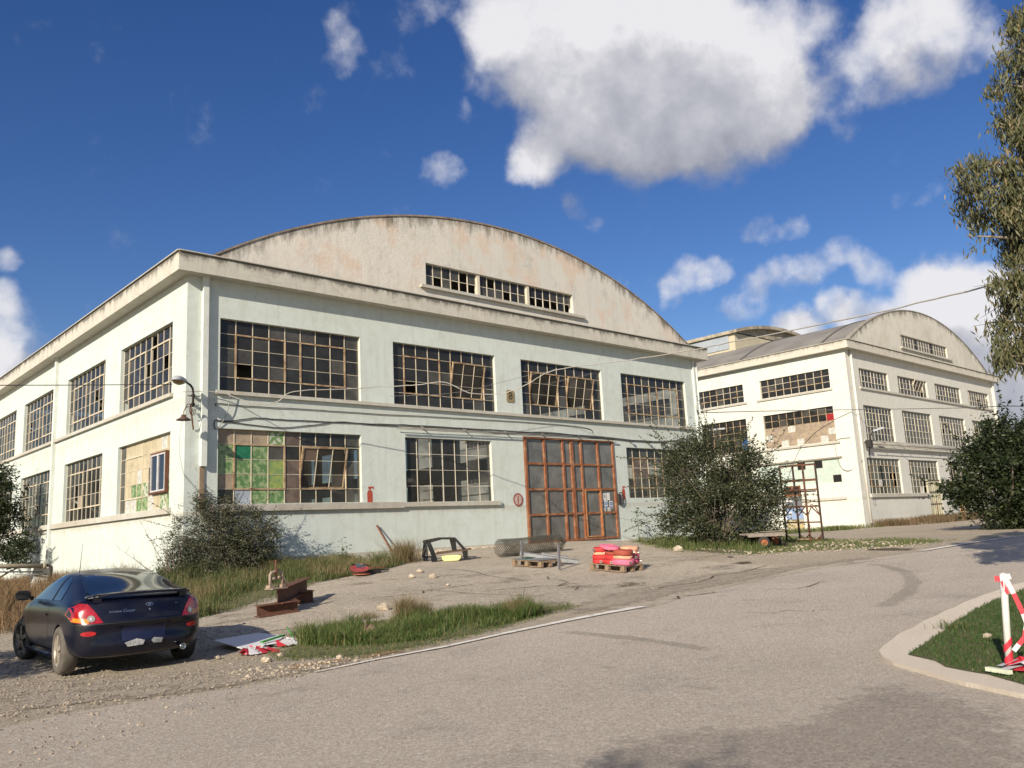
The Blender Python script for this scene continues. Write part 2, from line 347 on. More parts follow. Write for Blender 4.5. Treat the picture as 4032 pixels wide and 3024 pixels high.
PAN = {'d': GL, 'u': GL2, 'g': blotch('green_pane', (.10, .19, .07), (.26, .34, .17), .35, 7), 'y': blotch('lime_pane', (.27, .33, .09), (.18, .27, .10), .35, 7), 'e': blotch('emerald_pane', (.01, .12, .06), (.02, .16, .08), .3),
 't': blotch('tan_board', (.34, .27, .19), (.26, .21, .16), .8, 3), 'w': blotch('whitewashed_pane', (.55, .55, .50), (.42, .42, .38), .5, 6), 'c': blotch('cream_film_pane', (.50, .44, .30), (.42, .37, .25), .5, 2),
 'r': blotch('red_pane', (.32, .02, .025), (.25, .02, .02)), 'm': blotch('mint_painted_pane', (.48, .56, .50), (.44, .53, .46), .5, 2), 'o': blotch('brown_film_pane', (.10, .075, .06), (.15, .11, .085), .4, 3),
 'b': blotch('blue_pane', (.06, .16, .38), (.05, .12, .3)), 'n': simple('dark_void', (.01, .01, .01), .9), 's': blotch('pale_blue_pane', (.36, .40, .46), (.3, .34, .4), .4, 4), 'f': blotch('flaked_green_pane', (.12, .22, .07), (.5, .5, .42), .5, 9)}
PKEYS = list(PAN)
# ------------------------------------------------------------------ building kit
def wpos(o): 
    w = o.matrix_basis.copy(); q = o.parent
    while q is not None: w = q.matrix_basis @ w; q = q.parent
    return w
def face_m(origin, side):
    """window/wall plane: local x to the right seen from outside, y inward, z up"""
    r = {'front': 0, 'left': -math.pi/2, 'right': math.pi/2}[side]
    m = Matrix.Rotation(r, 4, 'Z'); m.translation = Vector(origin); return m
def window(parent, origin, side, w, h, cols, rows, casem=(), codes=None, fm=FRAME, default='d', rustm=FRAMER, name='window', bar=.023, holes=0, seed=0, label=None):
    rnd = random.Random(seed*31+cols)
    T = face_m(origin, side); fr = MB(); pn = MB()
    cw, rh = w/cols, h/rows
    tilts = [c for c in casem if len(c) > 4 and c[4]]
    def inside(c, cx, rz): return c[0] < cx < c[1] and c[2] < rz < c[3]
    b = bar
    for i in range(cols+1):
        for j in range(rows):
            if any(inside(c, i, j+.5) for c in tilts): continue
            x = i*cw; z1 = h-j*rh; z0 = z1-rh; ww = b*(1.25 if i in (0, cols) else 1)
            fr.box((x-ww/2, -.02, z0), (x+ww/2, .02, z1))
    for j in range(rows+1):
        for i in range(cols):
            if any(inside(c, i+.5, j) for c in tilts): continue
            z = h-j*rh; x = i*cw; fr.box((x+b/2, -.012, z-b*.36), (x+cw-b/2, .012, z+b*.36))
    for c in casem:
        x0, x1, z1, z0 = c[0]*cw, c[1]*cw, h-c[2]*rh, h-c[3]*rh; k = .026
        if len(c) > 4 and c[4]:
            tl = R_(c[4]); zc = (z0+z1)/2
            Rm = Matrix.Rotation(tl, 3, 'X')
            def tr(p): q = Rm @ (Vector(p)-Vector((0, 0, zc))); return q + Vector((0, -.01, zc))
            for (a, d) in (((x0, -.03, z0), (x0+2*k, .03, z1)), ((x1-2*k, -.03, z0), (x1, .03, z1))): 
                m = MB(); m.box(a, d, 1); fr.add([tr(v) for v in m.v], m.f, 1)
            for (a, d) in (((x0+2*k, -.03, z0), (x1-2*k, .03, z0+2*k)), ((x0+2*k, -.03, z1-2*k), (x1-2*k, .03, z1))):
                m = MB(); m.box(a, d, 1); fr.add([tr(v) for v in m.v], m.f, 1)
            for i in range(c[0]+1, c[1]):
                m = MB(); m.box((i*cw-b/2, -.02, z0+2*k), (i*cw+b/2, .02, z1-2*k)); fr.add([tr(v) for v in m.v], m.f, 0)
            for j in range(c[2]+1, c[3]):
                z = h-j*rh
                for i in range(c[0], c[1]):
                    xa = i*cw+(2*k if i == c[0] else b/2); xb = (i+1)*cw-(2*k if i == c[1]-1 else b/2)
                    m = MB(); m.box((xa, -.012, z-b*.3), (xb, .012, z+b*.3)); fr.add([tr(v) for v in m.v], m.f, 0)
            # outer rebate
            for (a, d) in (((x0-k, -.035, z0-k), (x0-.002, .035, z1+k)), ((x1+.002, -.035, z0-k), (x1+k, .035, z1+k)), ((x0, -.035, z1+.002), (x1, .035, z1+k)), ((x0, -.035, z0-k), (x1, .035, z0-.002))): fr.box(a, d, 1)
        else:
            for (a, d) in (((x0-k, -.034, z0-k), (x0+k, .034, z1+k)), ((x1-k, -.034, z0-k), (x1+k, .034, z1+k)), ((x0+k, -.034, z1-k), (x1-k, .034, z1+k)), ((x0+k, -.034, z0-k), (x1-k, .034, z0+k))): fr.box(a, d, 1)
    for j in range(rows):
        for i in range(cols):
            k = default
            if codes and j < len(codes) and i < len(codes[j]): k = codes[j][i]
            if k == '.': k = default
            if k == default and rnd.random() < holes: k = 'k'
            if k == default == 'd' and rnd.random() < .16: k = 'u'
            if k == 'k': continue
            x0, z1 = i*cw, h-j*rh; q = .012
            jit = [rnd.uniform(-1, 1)*.0035 for _ in range(4)]
            vs = [Vector((x0+q, jit[0], z1-rh+q)), Vector((x0+cw-q, jit[1], z1-rh+q)), Vector((x0+cw-q, jit[2], z1-q)), Vector((x0+q, jit[3], z1-q))]
            for c in tilts:
                if inside(c, i+.5, j+.5):
                    zc = h-(c[2]+c[3])/2*rh; Rm = Matrix.Rotation(R_(c[4]), 3, 'X')
                    vs = [Rm @ (v-Vector((0, 0, zc)))+Vector((0, -.01, zc)) for v in vs]
            pn.add(vs, [(0, 1, 2, 3)], PKEYS.index(k))
    f = fr.build(name, [fm, rustm], parent); f.matrix_basis = wpos(parent).inverted() @ T
    if label: f['label'] = label
    if pn.v: pn.build('panes', [PAN[k] for k in PKEYS], f)
    return f
def wall_mesh(mb, T, u0, u1, z0, z1, openings, th, mi=0, caps=True):
    """T: local plane; openings (ua,ub,za,zb)"""
    us = sorted({u0, u1, *[o[0] for o in openings], *[o[1] for o in openings]}); zs = sorted({z0, z1, *[o[2] for o in openings], *[o[3] for o in openings]})
    def isop(u, z): return any(o[0] < u < o[1] and o[2] < z < o[3] for o in openings)
    for a, b in zip(us, us[1:]):
        for c, d in zip(zs, zs[1:]):
            if isop((a+b)/2, (c+d)/2): continue
            mb.add([T @ Vector(p) for p in ((a, 0, c), (b, 0, c), (b, 0, d), (a, 0, d))], [(0, 1, 2, 3)], mi)
            mb.add([T @ Vector(p) for p in ((a, th, c), (b, th, c), (b, th, d), (a, th, d))], [(3, 2, 1, 0)], 1)
    for (a, b, c, d) in openings:
        for q in (((a,0,c),(a,0,d),(a,th,d),(a,th,c)), ((b,0,d),(b,0,c),(b,th,c),(b,th,d)), ((a,0,d),(b,0,d),(b,th,d),(a,th,d)), ((b,0,c),(a,0,c),(a,th,c),(b,th,c))):
            mb.add([T @ Vector(p) for p in q], [(0, 1, 2, 3)], mi)
    for q in (((u0,0,z1),(u1,0,z1),(u1,th,z1),(u0,th,z1)), ((u0,0,z0),(u0,0,z1),(u0,th,z1),(u0,th,z0)), ((u1,0,z1),(u1,0,z0),(u1,th,z0),(u1,th,z1)))[:3 if caps else 1]:
        mb.add([T @ Vector(p) for p in q], [(0, 1, 2, 3)], mi)
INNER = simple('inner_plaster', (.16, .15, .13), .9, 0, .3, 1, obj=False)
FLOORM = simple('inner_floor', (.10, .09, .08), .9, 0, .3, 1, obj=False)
D = 25.94; TH = .3; REC = .14
def ring_cornice(parent, x0, x1, y0, y1, z0, z1, o, mat_, name='cornice'):
    m = MB()
    pts = [(x0-o, y0-o), (x1+o, y0-o), (x1+o, y1), (x0-o, y1)]
    inn = [(x0+.01, y0+.01), (x1-.01, y0+.01), (x1-.01, y1), (x0+.01, y1)]
    for (a, b, c, d) in ((pts[0], pts[1], inn[1], inn[0]), (pts[3], pts[0], inn[0], inn[3]), (pts[1], pts[2], inn[2], inn[1])):
        n = 24
        for k in range(n):
            f0, f1 = k/n, (k+1)/n
            L = lambda p, q, f: (p[0]+(q[0]-p[0])*f, p[1]+(q[1]-p[1])*f)
            A, B, Cc, Dd = L(a, b, f0), L(a, b, f1), L(d, c, f1), L(d, c, f0)
            j = lambda p: .012*noise.noise(Vector((p[0]*1.3, p[1]*1.3, 4)))
            m.add([(*A, z0), (*B, z0), (*B, z1+j(B)), (*A, z1+j(A)), (*Dd, z0), (*Cc, z0), (*Cc, z1), (*Dd, z1)], [(0,1,2,3), (1,0,4,5), (3,2,6,7)])
    # thin lip along the top
    for a, b in ((pts[0], pts[1]), (pts[3], pts[0]), (pts[1], pts[2])):
        m.bar((*a, z1+.02), (*b, z1+.02), .1, .05, 0)
    return m.build(name, mat_, parent, world_space=True)
def arc_z(arc, x): return arc[2] + math.sqrt(max(arc[1]**2-(x-arc[0])**2, 0))
def gable(parent, arc, xa, xb, zb, y, mat_, opening):
    m = MB(); n = 72; xs = sorted({xa+(xb-xa)*k/n for k in range(n+1)} | {opening[0], opening[1]})
    for a, b in zip(xs, xs[1:]):
        za, zc = arc_z(arc, a), arc_z(arc, b)
        segs = [(zb, None)] if not (a >= opening[0]-1e-6 and b <= opening[1]+1e-6) else [(zb, opening[2]), (opening[3], None)]
        for lo, hi in segs:
            m.add([(a, y, lo), (b, y, lo), (b, y, hi if hi else zc), (a, y, hi if hi else za)], [(0, 1, 2, 3)])
            m.add([(a, y+.3, lo), (b, y+.3, lo), (b, y+.3, hi if hi else zc), (a, y+.3, hi if hi else za)], [(3, 2, 1, 0)])
        m.add([(a, y, za), (b, y, zc), (b, y+.3, zc), (a, y+.3, za)], [(0, 1, 2, 3)])
    a, b, c, d = opening
    for q in (((a,y,c),(a,y,d),(a,y+.3,d),(a,y+.3,c)), ((b,y,d),(b,y,c),(b,y+.3,c),(b,y+.3,d)), ((a,y,d),(b,y,d),(b,y+.3,d),(a,y+.3,d)), ((b,y,c),(a,y,c),(a,y+.3,c),(b,y+.3,c))): m.add(q, [(0,1,2,3)])
    g = m.build('gable_wall', mat_, parent, world_space=True)
    c_ = MB(); 
    for a, b in zip(xs, xs[1:]):
        za, zc = arc_z(arc, a), arc_z(arc, b); w = .03*noise.noise(Vector((a*2, 0, 1)))
        c_.add([(a, y-.035, za-.02), (b, y-.035, zc-.02), (b, y-.035, zc+.05), (a, y-.035, za+.05), (a, y+.34, za+.05), (b, y+.34, zc+.05)], [(0,1,2,3), (3,2,5,4)])
    return g, c_
def vault(parent, arc, xa, xb, y0, y1, drop, mat_, seams=0, seamy=6.8):
    m = MB(); n = 40; ny = 30
    vs = []
    for j in range(ny+1):
        for i in range(n+1):
            x = xa+(xb-xa)*i/n; vs.append((x, y0+(y1-y0)*j/ny, arc_z(arc, x)-drop))
    m.add(vs, [(j*(n+1)+i, j*(n+1)+i+1, (j+1)*(n+1)+i+1, (j+1)*(n+1)+i) for j in range(ny) for i in range(n)], 0, True)
    r = m.build('roof', mat_, parent, world_space=True)
    if seams:
        y = y0+2.2; sm_ = simple('dark_seam', (.12, .11, .10), .8)
        while y < y1:
            s_ = MB()
            for i in range(n):
                a, b = xa+(xb-xa)*i/n, xa+(xb-xa)*(i+1)/n
                s_.bar((a, y, arc_z(arc, a)-drop+.02), (b, y, arc_z(arc, b)-drop+.02), .16, .08)
            y += seamy; s_.build('roof_seam', sm_, r)
    return r
def band(parent, pts, z0, z1, out, mat_, name='sill'):
    """projecting sill along a wall: pts=(side, a, b, plane)"""
    m = MB(); side, a, b, pl = pts
    n = max(2, int(abs(b-a)/1.2))
    for k in range(n):
        p, q = a+(b-a)*k/n, a+(b-a)*(k+1)/n
        j = .008*math.sin(k*12.9)
        if side == 'front': m.box((p, pl-out+j*.3, z0), (q, pl+.01, z1+j*.2))
        else: m.box((pl-out+j*.3, min(p, q), z0), (pl+.01, max(p, q), z1+j*.2))
    return m.build(name, mat_, parent, world_space=True)
SILLM = plaster('worn_sill', (.50, .50, .45), (.42, .38, .31), (.3, .26, .2), .5)
SILLB = plaster('bare_sill', (.38, .33, .27), (.50, .50, .45), (.25, .21, .17), .5)
PIPEM = plaster('painted_downpipe', (.62, .66, .62), (.58, .62, .57), (.4, .38, .32), .3)
# ================================================================== hangar with the number 8
X0, X1, YB = 10.055, 37.69, 76.0
h8 = thing('hangar_building', 'pale green vaulted hangar with stained arched gable and tall rust-orange glazed doors', 'building', (23.9, D, .7))
winX = [(11.15, 16.47), (17.93, 23.1), (24.6, 29.85), (31.28, 36.5)]
winY = [(27.13, 32.2), (34.0, 39.05), (40.95, 46.5), (48.1, 53.5), (55.2, 60.6), (62.3, 67.7), (69.3, 74.4)]
ZU, ZL = (6.57, 8.99), (2.92, 5.34)
DOOR8 = (24.5, 30.32, 1.06, 5.61)
W5 = (18.38, 22.7, 2.89, 5.34)
op = [(a, b, *ZU) for a, b in winX] + [(11.12, 16.45, *ZL), W5, (31.3, 36.5, *ZL), DOOR8]
m = MB(); T = Matrix.Translation((0, D, 0)); wall_mesh(m, T, X0, X1, .2, 10.87, op, TH, caps=False)
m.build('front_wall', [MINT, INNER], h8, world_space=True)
T = face_m((X0, 0, 0), 'left')         # local u = -Y
op = [(-b, -a, *ZU) for a, b in winY] + [(-b, -a, *ZL) for a, b in winY]
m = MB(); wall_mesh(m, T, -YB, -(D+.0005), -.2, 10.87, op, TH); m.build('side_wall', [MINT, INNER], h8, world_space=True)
T = face_m((X1, 0, 0), 'right')
op = [(a, b, *ZU) for a, b in winY] + [(a, b, *ZL) for a, b in winY]
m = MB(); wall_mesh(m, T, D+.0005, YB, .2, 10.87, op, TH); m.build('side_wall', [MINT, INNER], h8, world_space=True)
m = MB(); m.box((X0, YB, 0), (X1, YB+.3, 10.87)); m.build('back_wall', MINT, h8, world_space=True)
m = MB(); m.box((X0+TH, D+TH, .8), (X1-TH, YB, 1.0)); m.build('floor_slab', FLOORM, h8, world_space=True)
m = MB()
for y in (33, 40, 47, 54, 61):
    m.box((X0+TH, y-.2, 8.9), (X1-TH, y+.2, 9.7)); 
    for x in (17.2, 23.8, 30.6): m.box((x-.2, y-.2, 1.0), (x+.2, y+.2, 8.9))
m.build('inner_frame', INNER, h8, world_space=True)
ring_cornice(h8, X0, X1, D, YB, 10.25, 10.86, .465, CORN8)
GOP = (19.62, 28.2, 11.5, 12.46)
g, cp = gable(h8, ARC8, 10.9, 37.1, 10.88, D+.01, GAB8, GOP); cp.build('coping', COPING, g)
vault(h8, ARC8, 10.9, 37.1, D+.3, YB, .3, ROOF)
# gable strip window: three lights between posts
for k, (a, b) in enumerate(((19.62, 22.35), (22.52, 25.25), (25.42, 28.2))):
    cd_ = ['d', 'k', 'u', 'k', 'd', 'k']; rr = random.Random(k)
    codes = [''.join(rr.choice('ddudk') for _ in range(6)), ''.join(rr.choice('dkkuk') for _ in range(6))]
    window(h8, (a, D+.16, 11.5), 'front', b-a, .96, 6, 2, (), codes, FRAMEW, seed=90+k, bar=.035)
for xa in (22.36, 25.26):
    m = MB(); m.box((xa, D+.06, 11.5), (xa+.15, D+.24, 12.46)); m.build('window_post', FRAMEW, h8, world_space=True)
band(h8, ('front', 19.3, 28.85, D), 11.37, 11.49, .14, SILLM)
# front windows
C2 = [(1, 4, 1, 4), (5, 8, 1, 4)]
yf = D+REC
window(h8, (11.15, yf, ZU[0]), 'front', 5.32, 2.42, 9, 5, C2, ['ddddddddd', 'ddddddddd', 'ddddddddd', 'ukddddddd', 'ddddddddd'], seed=1)
window(h8, (17.93, yf, ZU[0]), 'front', 5.17, 2.42, 9, 5, [(1, 4, 1, 4), (5, 8, 1, 4, 13)], ['ddddddddd', 'ddddddddd', 'ddddddddd', 'dkddddddd', 'ddddddddd'], seed=2)
window(h8, (24.6, yf, ZU[0]), 'front', 5.25, 2.42, 9, 5, [(1, 4, 1, 4, 12), (5, 8, 1, 4, 13)], None, seed=3)
window(h8, (31.28, yf, ZU[0]), 'front', 5.22, 2.42, 9, 5, C2, None, seed=4)
window(h8, (11.12, yf, ZL[0]), 'front', 5.33, 2.42, 9, 5, [(1, 4, 1, 4), (5, 8, 1, 4, 14)],
       ['tttfodddd', 'gegudoddd', 'gggyodddd', 'tggyodddd', 'dsggodddd'], seed=5, rustm=FRAMER, label='window with green and lime painted panes on its left side')
window(h8, (W5[0], yf, W5[2]), 'front', W5[1]-W5[0], W5[3]-W5[2], 7, 4, (), None, FRAMEW, seed=6)
window(h8, (31.3, yf, ZL[0]), 'front', 5.2, 2.42, 9, 5, C2, ['ddddddddd', 'doodddddd', 'doodddddd'], seed=7)
# side windows
def sw(k, z, codes=None, cas=C2, seed=0, holes=.03, default='d', fm=FRAMEW, lab=None):
    a, b = winY[k]; window(h8, (X0+REC, b, z[0]), 'left', b-a, 2.42, 9, 5, cas, codes, fm, default, rustm=FRAME, seed=seed, holes=holes, label=lab)
sw(0, ZU, ['dddddkddd', 'dddddkddd', 'ddddkddkd', 'ddddddddk', 'kdddddddd'], seed=11, fm=FRAMEW)
sw(1, ZU, ['ddddddddd', 'ddddddddd', 'ddddddkdd', 'kddddddkd', 'kdddddddd'], seed=12, fm=FRAMEW)
sw(2, ZU, None, seed=13, fm=FRAMEW); sw(3, ZU, None, seed=14, fm=FRAMEW); sw(4, ZU, None, seed=15); sw(5, ZU, None, seed=16); sw(6, ZU, None, seed=17)
sw(0, ZL, ['uccccccwc', 'ucccccccc', 'uccwcdddw', 'ucggfdddf', 'uwwggwcfg'], [(1, 4, 1, 4)], 21, 0, 'c', FRAME, 'window with cream, white and green painted panes')
sw(1, ZL, ['ddddddddd', 'ddddddddd', 'ddkuddddd', 'duktddddd', 'ddddddddd'], seed=22); sw(2, ZL, None, seed=23, fm=FRAMEW); sw(3, ZL, None, seed=24); sw(4, ZL, None, seed=25); sw(5, ZL, None, seed=26); sw(6, ZL, None, seed=27)
# newer sash set into the side window
m = MB(); yb0, yb1, zb0, zb1 = 27.55, 28.95, 3.42, 4.78; xf = X0+.02
for a, b in (((xf, yb0, zb0), (xf+.1, yb0+.06, zb1)), ((xf, yb1-.06, zb0), (xf+.1, yb1, zb1)), ((xf, yb0+.06, zb0), (xf+.1, yb1-.06, zb0+.06)), ((xf, yb0+.06, zb1-.06), (xf+.1, yb1-.06, zb1))): m.box(a, b, 0)
ym = (yb0+yb1)/2
for ya, yc in ((yb0+.06, ym), (ym, yb1-.06)):
    for a, b in (((xf-.01, ya+.002, zb0+.062), (xf+.08, ya+.05, zb1-.062)), ((xf-.01, yc-.05, zb0+.062), (xf+.08, yc-.002, zb1-.062)), ((xf-.01, ya+.05, zb0+.062), (xf+.08, yc-.05, zb0+.11)), ((xf-.01, ya+.05, zb1-.11), (xf+.08, yc-.05, zb1-.062))): m.box(a, b, 1)
f = m.build('inset_window', [RUST, simple('white_sash', (.58, .58, .58), .5)], h8, world_space=True)
m = MB(); m.box((xf+.03, yb0+.1, zb0+.1), (xf+.04, yb1-.1, zb1-.1)); m.build('panes', simple('dark_blue_glass', (.012, .02, .05), .08, 0, .2), f)
# sills
for (z0, z1, o) in ((6.44, 6.56, .12),): 
    band(h8, ('front', 11.0, 37.0, D), z0, z1, o, SILLM); band(h8, ('left', 26.95, 40.5, X0), z0, z1, o, SILLM); band(h8, ('left', 40.75, 75, X0), z0, z1, o, SILLM)
band(h8, ('front', 10.9, 18.2, D), 2.68, 2.90, .13, SILLB); band(h8, ('front', 18.2, 23.0, D), 2.72, 2.88, .12, SILLM)
band(h8, ('left', 26.95, 40.5, X0), 2.70, 2.90, .12, SILLM); band(h8, ('left', 40.75, 75, X0), 2.70, 2.90, .12, SILLM)
# downpipes
m = MB(); m.box((10.52, D-.17, 4.1), (10.70, D+.005, 10.25)); m.build('downpipe', PIPEM, h8, world_space=True)
m = MB(); m.box((10.53, D-.04, 2.75), (10.68, D+.003, 4.09)); m.build('rust_stain_chase', simple('brown_scar', (.30, .22, .15), .9, 0, .4, 4, obj=False), h8, world_space=True)
m = MB(); m.box((X0-.14, 40.5, .5), (X0+.003, 40.75, 10.25)); m.build('downpipe', PIPEM, h8, world_space=True)
m = MB(); m.box((37.22, D-.12, .9), (37.36, D+.003, 10.25)); m.tube([(37.5, D-.1, .9), (37.5, D-.1, 10.1)], .05); m.build('downpipe', PIPEM, h8, world_space=True)
m = MB(); m.box((X0-.03, D+.1, .1), (X0+.002, 75, .62)); m.box((10.2, D-.03, .2), (24.2, D+.002, 1.16)); m.box((30.6, D-.025, .3), (37.6, D+.002, 1.0)); m.build('plinth', plaster('worn_plinth', (.56, .59, .54), (.5, .48, .4), (.34, .29, .22), .5, [(1.2, .6, .6, (.38, .33, .26))]), h8, world_space=True)
# big glazed door
m = MB(); dx0, dx1, dz0, dz1 = 24.52, 30.3, 1.09, 5.6; yd = D-.02
cols = [0, .28, .5625, .70, .84, 1.0] ; W = dx1-dx0
# columns measured along the door: panes wide wide narrow | narrow wide wide
cx = [dx0+W*t for t in (0, .205, .405, .503, .61, .805, 1.0)]
rz = [dz0+(dz1-dz0)*t for t in (0, .262, .50, .745, 1.0)]
def fb(a, b, mi=0): m.box(a, b, mi)
for i, x in enumerate(cx):
    w_ = .055 if i in (0, 6) else .05
    if i == 3:
        fb((x-.085, yd-.05, dz0), (x-.008, yd+.06, dz1)); fb((x+.008, yd-.05, dz0), (x+.085, yd+.06, dz1)); continue
    x = x+(w_ if i == 0 else -w_ if i == 6 else 0)
    fb((x-w_, yd-.05, dz0), (x+w_, yd+.06, dz1))
for j, z in enumerate(rz):
    z = z+(.045 if j == 0 else -.045 if j == 4 else 0)
    for a, b in zip(cx, cx[1:]): fb((a+.052, yd-.035, z-.045), (b-.052, yd+.045, z+.045))
dr = m.build('sliding_door', RUSTO, h8, world_space=True, bevel=0)
m = MB()
for a, b in zip(cx, cx[1:]):
    for c, d in zip(rz, rz[1:]): m.add([(a+.03, yd+.03, c+.03), (b-.03, yd+.03, c+.03), (b-.03, yd+.03, d-.03), (a+.03, yd+.03, d-.03)], [(0,1,2,3)])
m.build('panes', GLD, dr)
m = MB(); a, b = cx[4]+.06, cx[5]-.0; c, d = dz0+.12, rz[2]-.02   # wicket door
for q in (((a, yd-.075, c), (a+.05, yd-.052, d)), ((b-.05, yd-.075, c), (b+.03, yd-.052, d)), ((a+.05, yd-.075, d-.05), (b-.05, yd-.052, d)), ((a+.05, yd-.075, c), (b-.05, yd-.052, c+.05))): m.box(*q)
wk = m.build('wicket_door', frame_mat('worn_orange_paint', (.42, .17, .06), (.50, .36, .2), .1), dr)
m = MB(); m.tube([(a+.12, yd-.12, 2.2), (a+.3, yd-.12, 2.15)], .018); m.tube([(a+.12, yd-.05, 2.2), (a+.12, yd-.12, 2.2)], .015); m.build('handle', RUST, wk)
# door glass scribbles (wiped marks in the dust)
rnd = random.Random(5); DUSTW = simple('wiped_dust', (.12, .12, .115), .7)
for (u, v) in ((.5, 3.5), (1.25, 3.5), (.45, 2.3), (4.1, .3), (.4, .3), (4.3, 3.7), (1.7, 1.3)):
    m = MB(); x, z = dx0+u*.98, dz0+.35+v*1.0; pts = []
    for k in range(9): pts.append((x+k*.06+rnd.uniform(-.02, .02), yd+.026, z+.14*math.sin(k*1.7+u)+rnd.uniform(-.03, .03)))
    for p, q in zip(pts, pts[1:]):
        d_ = (Vector(q)-Vector(p)).normalized(); n_ = Vector((-d_.z, 0, d_.x))*rnd.uniform(.008, .03)
        m.add([Vector(p)-n_, Vector(q)-n_, Vector(q)+n_, Vector(p)+n_], [(0,1,2,3)])
    m.build('dust_mark', DUSTW, dr)
# conduit on brackets above the door
m = MB(); m.tube([(17.95, D-.22, 5.66), (30.35, D-.22, 5.70)], .03); m.tube([(17.95, D-.1, 5.62), (30.35, D-.1, 5.66)], .014)
for x in (19.1, 21.2, 23.4, 25.6, 27.9, 29.8): m.bar((x, D-.25, 5.7), (x, D+.02, 5.78), .05, .03)
tag(m.build('conduit_pipe', simple('dull_grey_pipe', (.2, .19, .17), .6, 0, .4, 2, obj=False)), 'long grey conduit on brackets over the orange glazed doors', 'pipe')
# ================================================================== second hangar
U0, U1, VB = 55.38, 84.2, 76.0
h12 = thing('hangar_building', 'three-storey cream vaulted hangar farther right with grey barrel roof', 'building', (69.8, D, .8))
fx = [(57.2, 61.85), (63.5, 68.9), (70.46, 75.9), (77.6, 82.6)]
fy = [(27.25, 32.68), (34.13, 39.6), (41, 46.5), (48, 53.4), (55, 60.4), (62, 67.4)]
Z3, Z2, Z1 = (10.4, 11.75), (6.68, 9.12), (2.97, 5.43)
op = [(a, b, *Z3) for a, b in fx]+[(a, b, *Z2) for a, b in fx]+[(56.75, 62.0, *Z1), (63.54, 68.95, *Z1), (71.0, 76.0, *Z1), (77.6, 82.6, *Z1), (66.5, 68.85, 1.0, 2.96)]
m = MB(); T = Matrix.Translation((0, D, 0)); wall_mesh(m, T, U0, U1, .2, 13.46, op, TH, caps=False); m.build('front_wall', [CREAM, INNER], h12, world_space=True)
T = face_m((U0, 0, 0), 'left'); op = [(-b, -a, *Z3) for a, b in fy]+[(-b, -a, *Z2) for a, b in fy]+[(-39.6, -34.1, *Z1), (-46.5, -41, *Z1), (-33.6, -27.2, 3.5, 5.45), (-31.6, -30.3, .82, 3.85)]
op[-2] = (-33.6, -27.2, 3.86, 5.45)
m = MB(); wall_mesh(m, T, -VB, -(D+.0005), .2, 13.46, op, TH)
side12 = m.build('side_wall', [plaster('cream_side_plaster', (.66, .65, .56), (.62, .66, .60), (.45, .4, .32), .12, [(2.7, .4, .3, (.42, .38, .3))]), INNER], h12, world_space=True)
m = MB(); m.box((U1-.3, D+.001, .2), (U1, VB, 13.455)); m.build('side_wall', CREAM, h12, world_space=True)
m = MB(); m.box((U0, VB, 0), (U1, VB+.3, 13.4)); m.build('back_wall', CREAM, h12, world_space=True)
m = MB(); 
for z in (.7, 5.9, 9.6): m.box((U0+TH, D+TH, z), (U1-TH, VB, z+.2))
m.box((U0+8, D+6, .9), (U0+8.2, VB, 13)); m.box((U0+.4, D+9, .9), (U1-.4, D+9.2, 13))
m.build('inner_floor', INNER, h12, world_space=True)
ring_cornice(h12, U0, U1, D, VB, 12.9, 13.45, .465, CORN12)
G12 = (65.1, 74.2, 14.16, 15.15)
g, cp = gable(h12, ARC12, 56.0, 83.6, 13.47, D+.01, GAB12, G12); cp.build('coping', simple('grey_coping', (.33, .30, .25), .9, 0, .4, 3, obj=False), g)
vault(h12, ARC12, U0+.05, U1-.05, D+.3, VB, .25, ROOF, 1)
window(h12, (G12[0], D+.14, G12[2]), 'front', 9.1, .99, 18, 2, [(0, 6, 0, 2), (6, 12, 0, 2), (12, 18, 0, 2)], None, FRAMEW, 'u', FRAMEW, seed=30, bar=.05)
band(h12, ('front', 64.8, 74.8, D), 14.0, 14.14, .15, SILLM)
for i, (a, b) in enumerate(fx):
    window(h12, (a, D+REC, Z3[0]), 'front', b-a, 1.35, 9, 3, [(1, 4, 0, 2), (5, 8, 0, 2, 25)] if i == 1 else [(1, 4, 0, 2), (5, 8, 0, 2)], None, FRAMEW, 'd', FRAMEW, seed=40+i, bar=.036, holes=.01)
    window(h12, (a, D+REC, Z2[0]), 'front', b-a, 2.44, 9, 5, [(1, 4, 1, 3), (5, 8, 1, 3)], ['o.......'] if i == 3 else None, FRAMEW, 'u' if i > 0 else 'd', FRAMEW, seed=50+i, bar=.036, holes=.02)
window(h12, (56.75, D+REC, Z1[0]), 'front', 5.25, 2.46, 9, 5, [(1, 4, 1, 4), (4, 7, 1, 4)], ['uuuuuuuuu', 'duududdud', 'uuuuddkku', 'dddwdudku', 'ddudduuuu'], FRAMEW, 'u', FRAMER, seed=60, bar=.04)
window(h12, (63.54, D+REC, Z1[0]), 'front', 5.41, 2.46, 9, 5, (), ['oouuuuuuu', 'kuuuuukuu', 'uuuudduuu', 'uuuukmmmm', 'uuuwkmmmm'], FRAMEW, 'u', FRAMER, seed=61, bar=.04)
window(h12, (71.0, D+REC, Z1[0]), 'front', 5, 2.46, 9, 5, (), ['nnnuuuuuu', 'nnnuuuuuu', 'nnnuuuuuu'], FRAMEW, 'u', FRAMER, seed=62, bar=.04)
window(h12, (77.6, D+REC, Z1[0]), 'front', 5, 2.46, 9, 5, (), None, FRAMEW, 'u', FRAMER, seed=63, bar=.04)
def s12(k, z, rows, codes, seed, cas, fm=FRAMER): a, b = fy[k]; window(h12, (U0+REC, b, z[0]), 'left', b-a, z[1]-z[0], 9, rows, cas, codes, fm, 'd', FRAMER, seed=seed, bar=.04)
CC = [(1, 4, 0, 2), (5, 8, 0, 2)]
for k in range(6): s12(k, Z3, 3, None, 70+k, CC, FRAME)
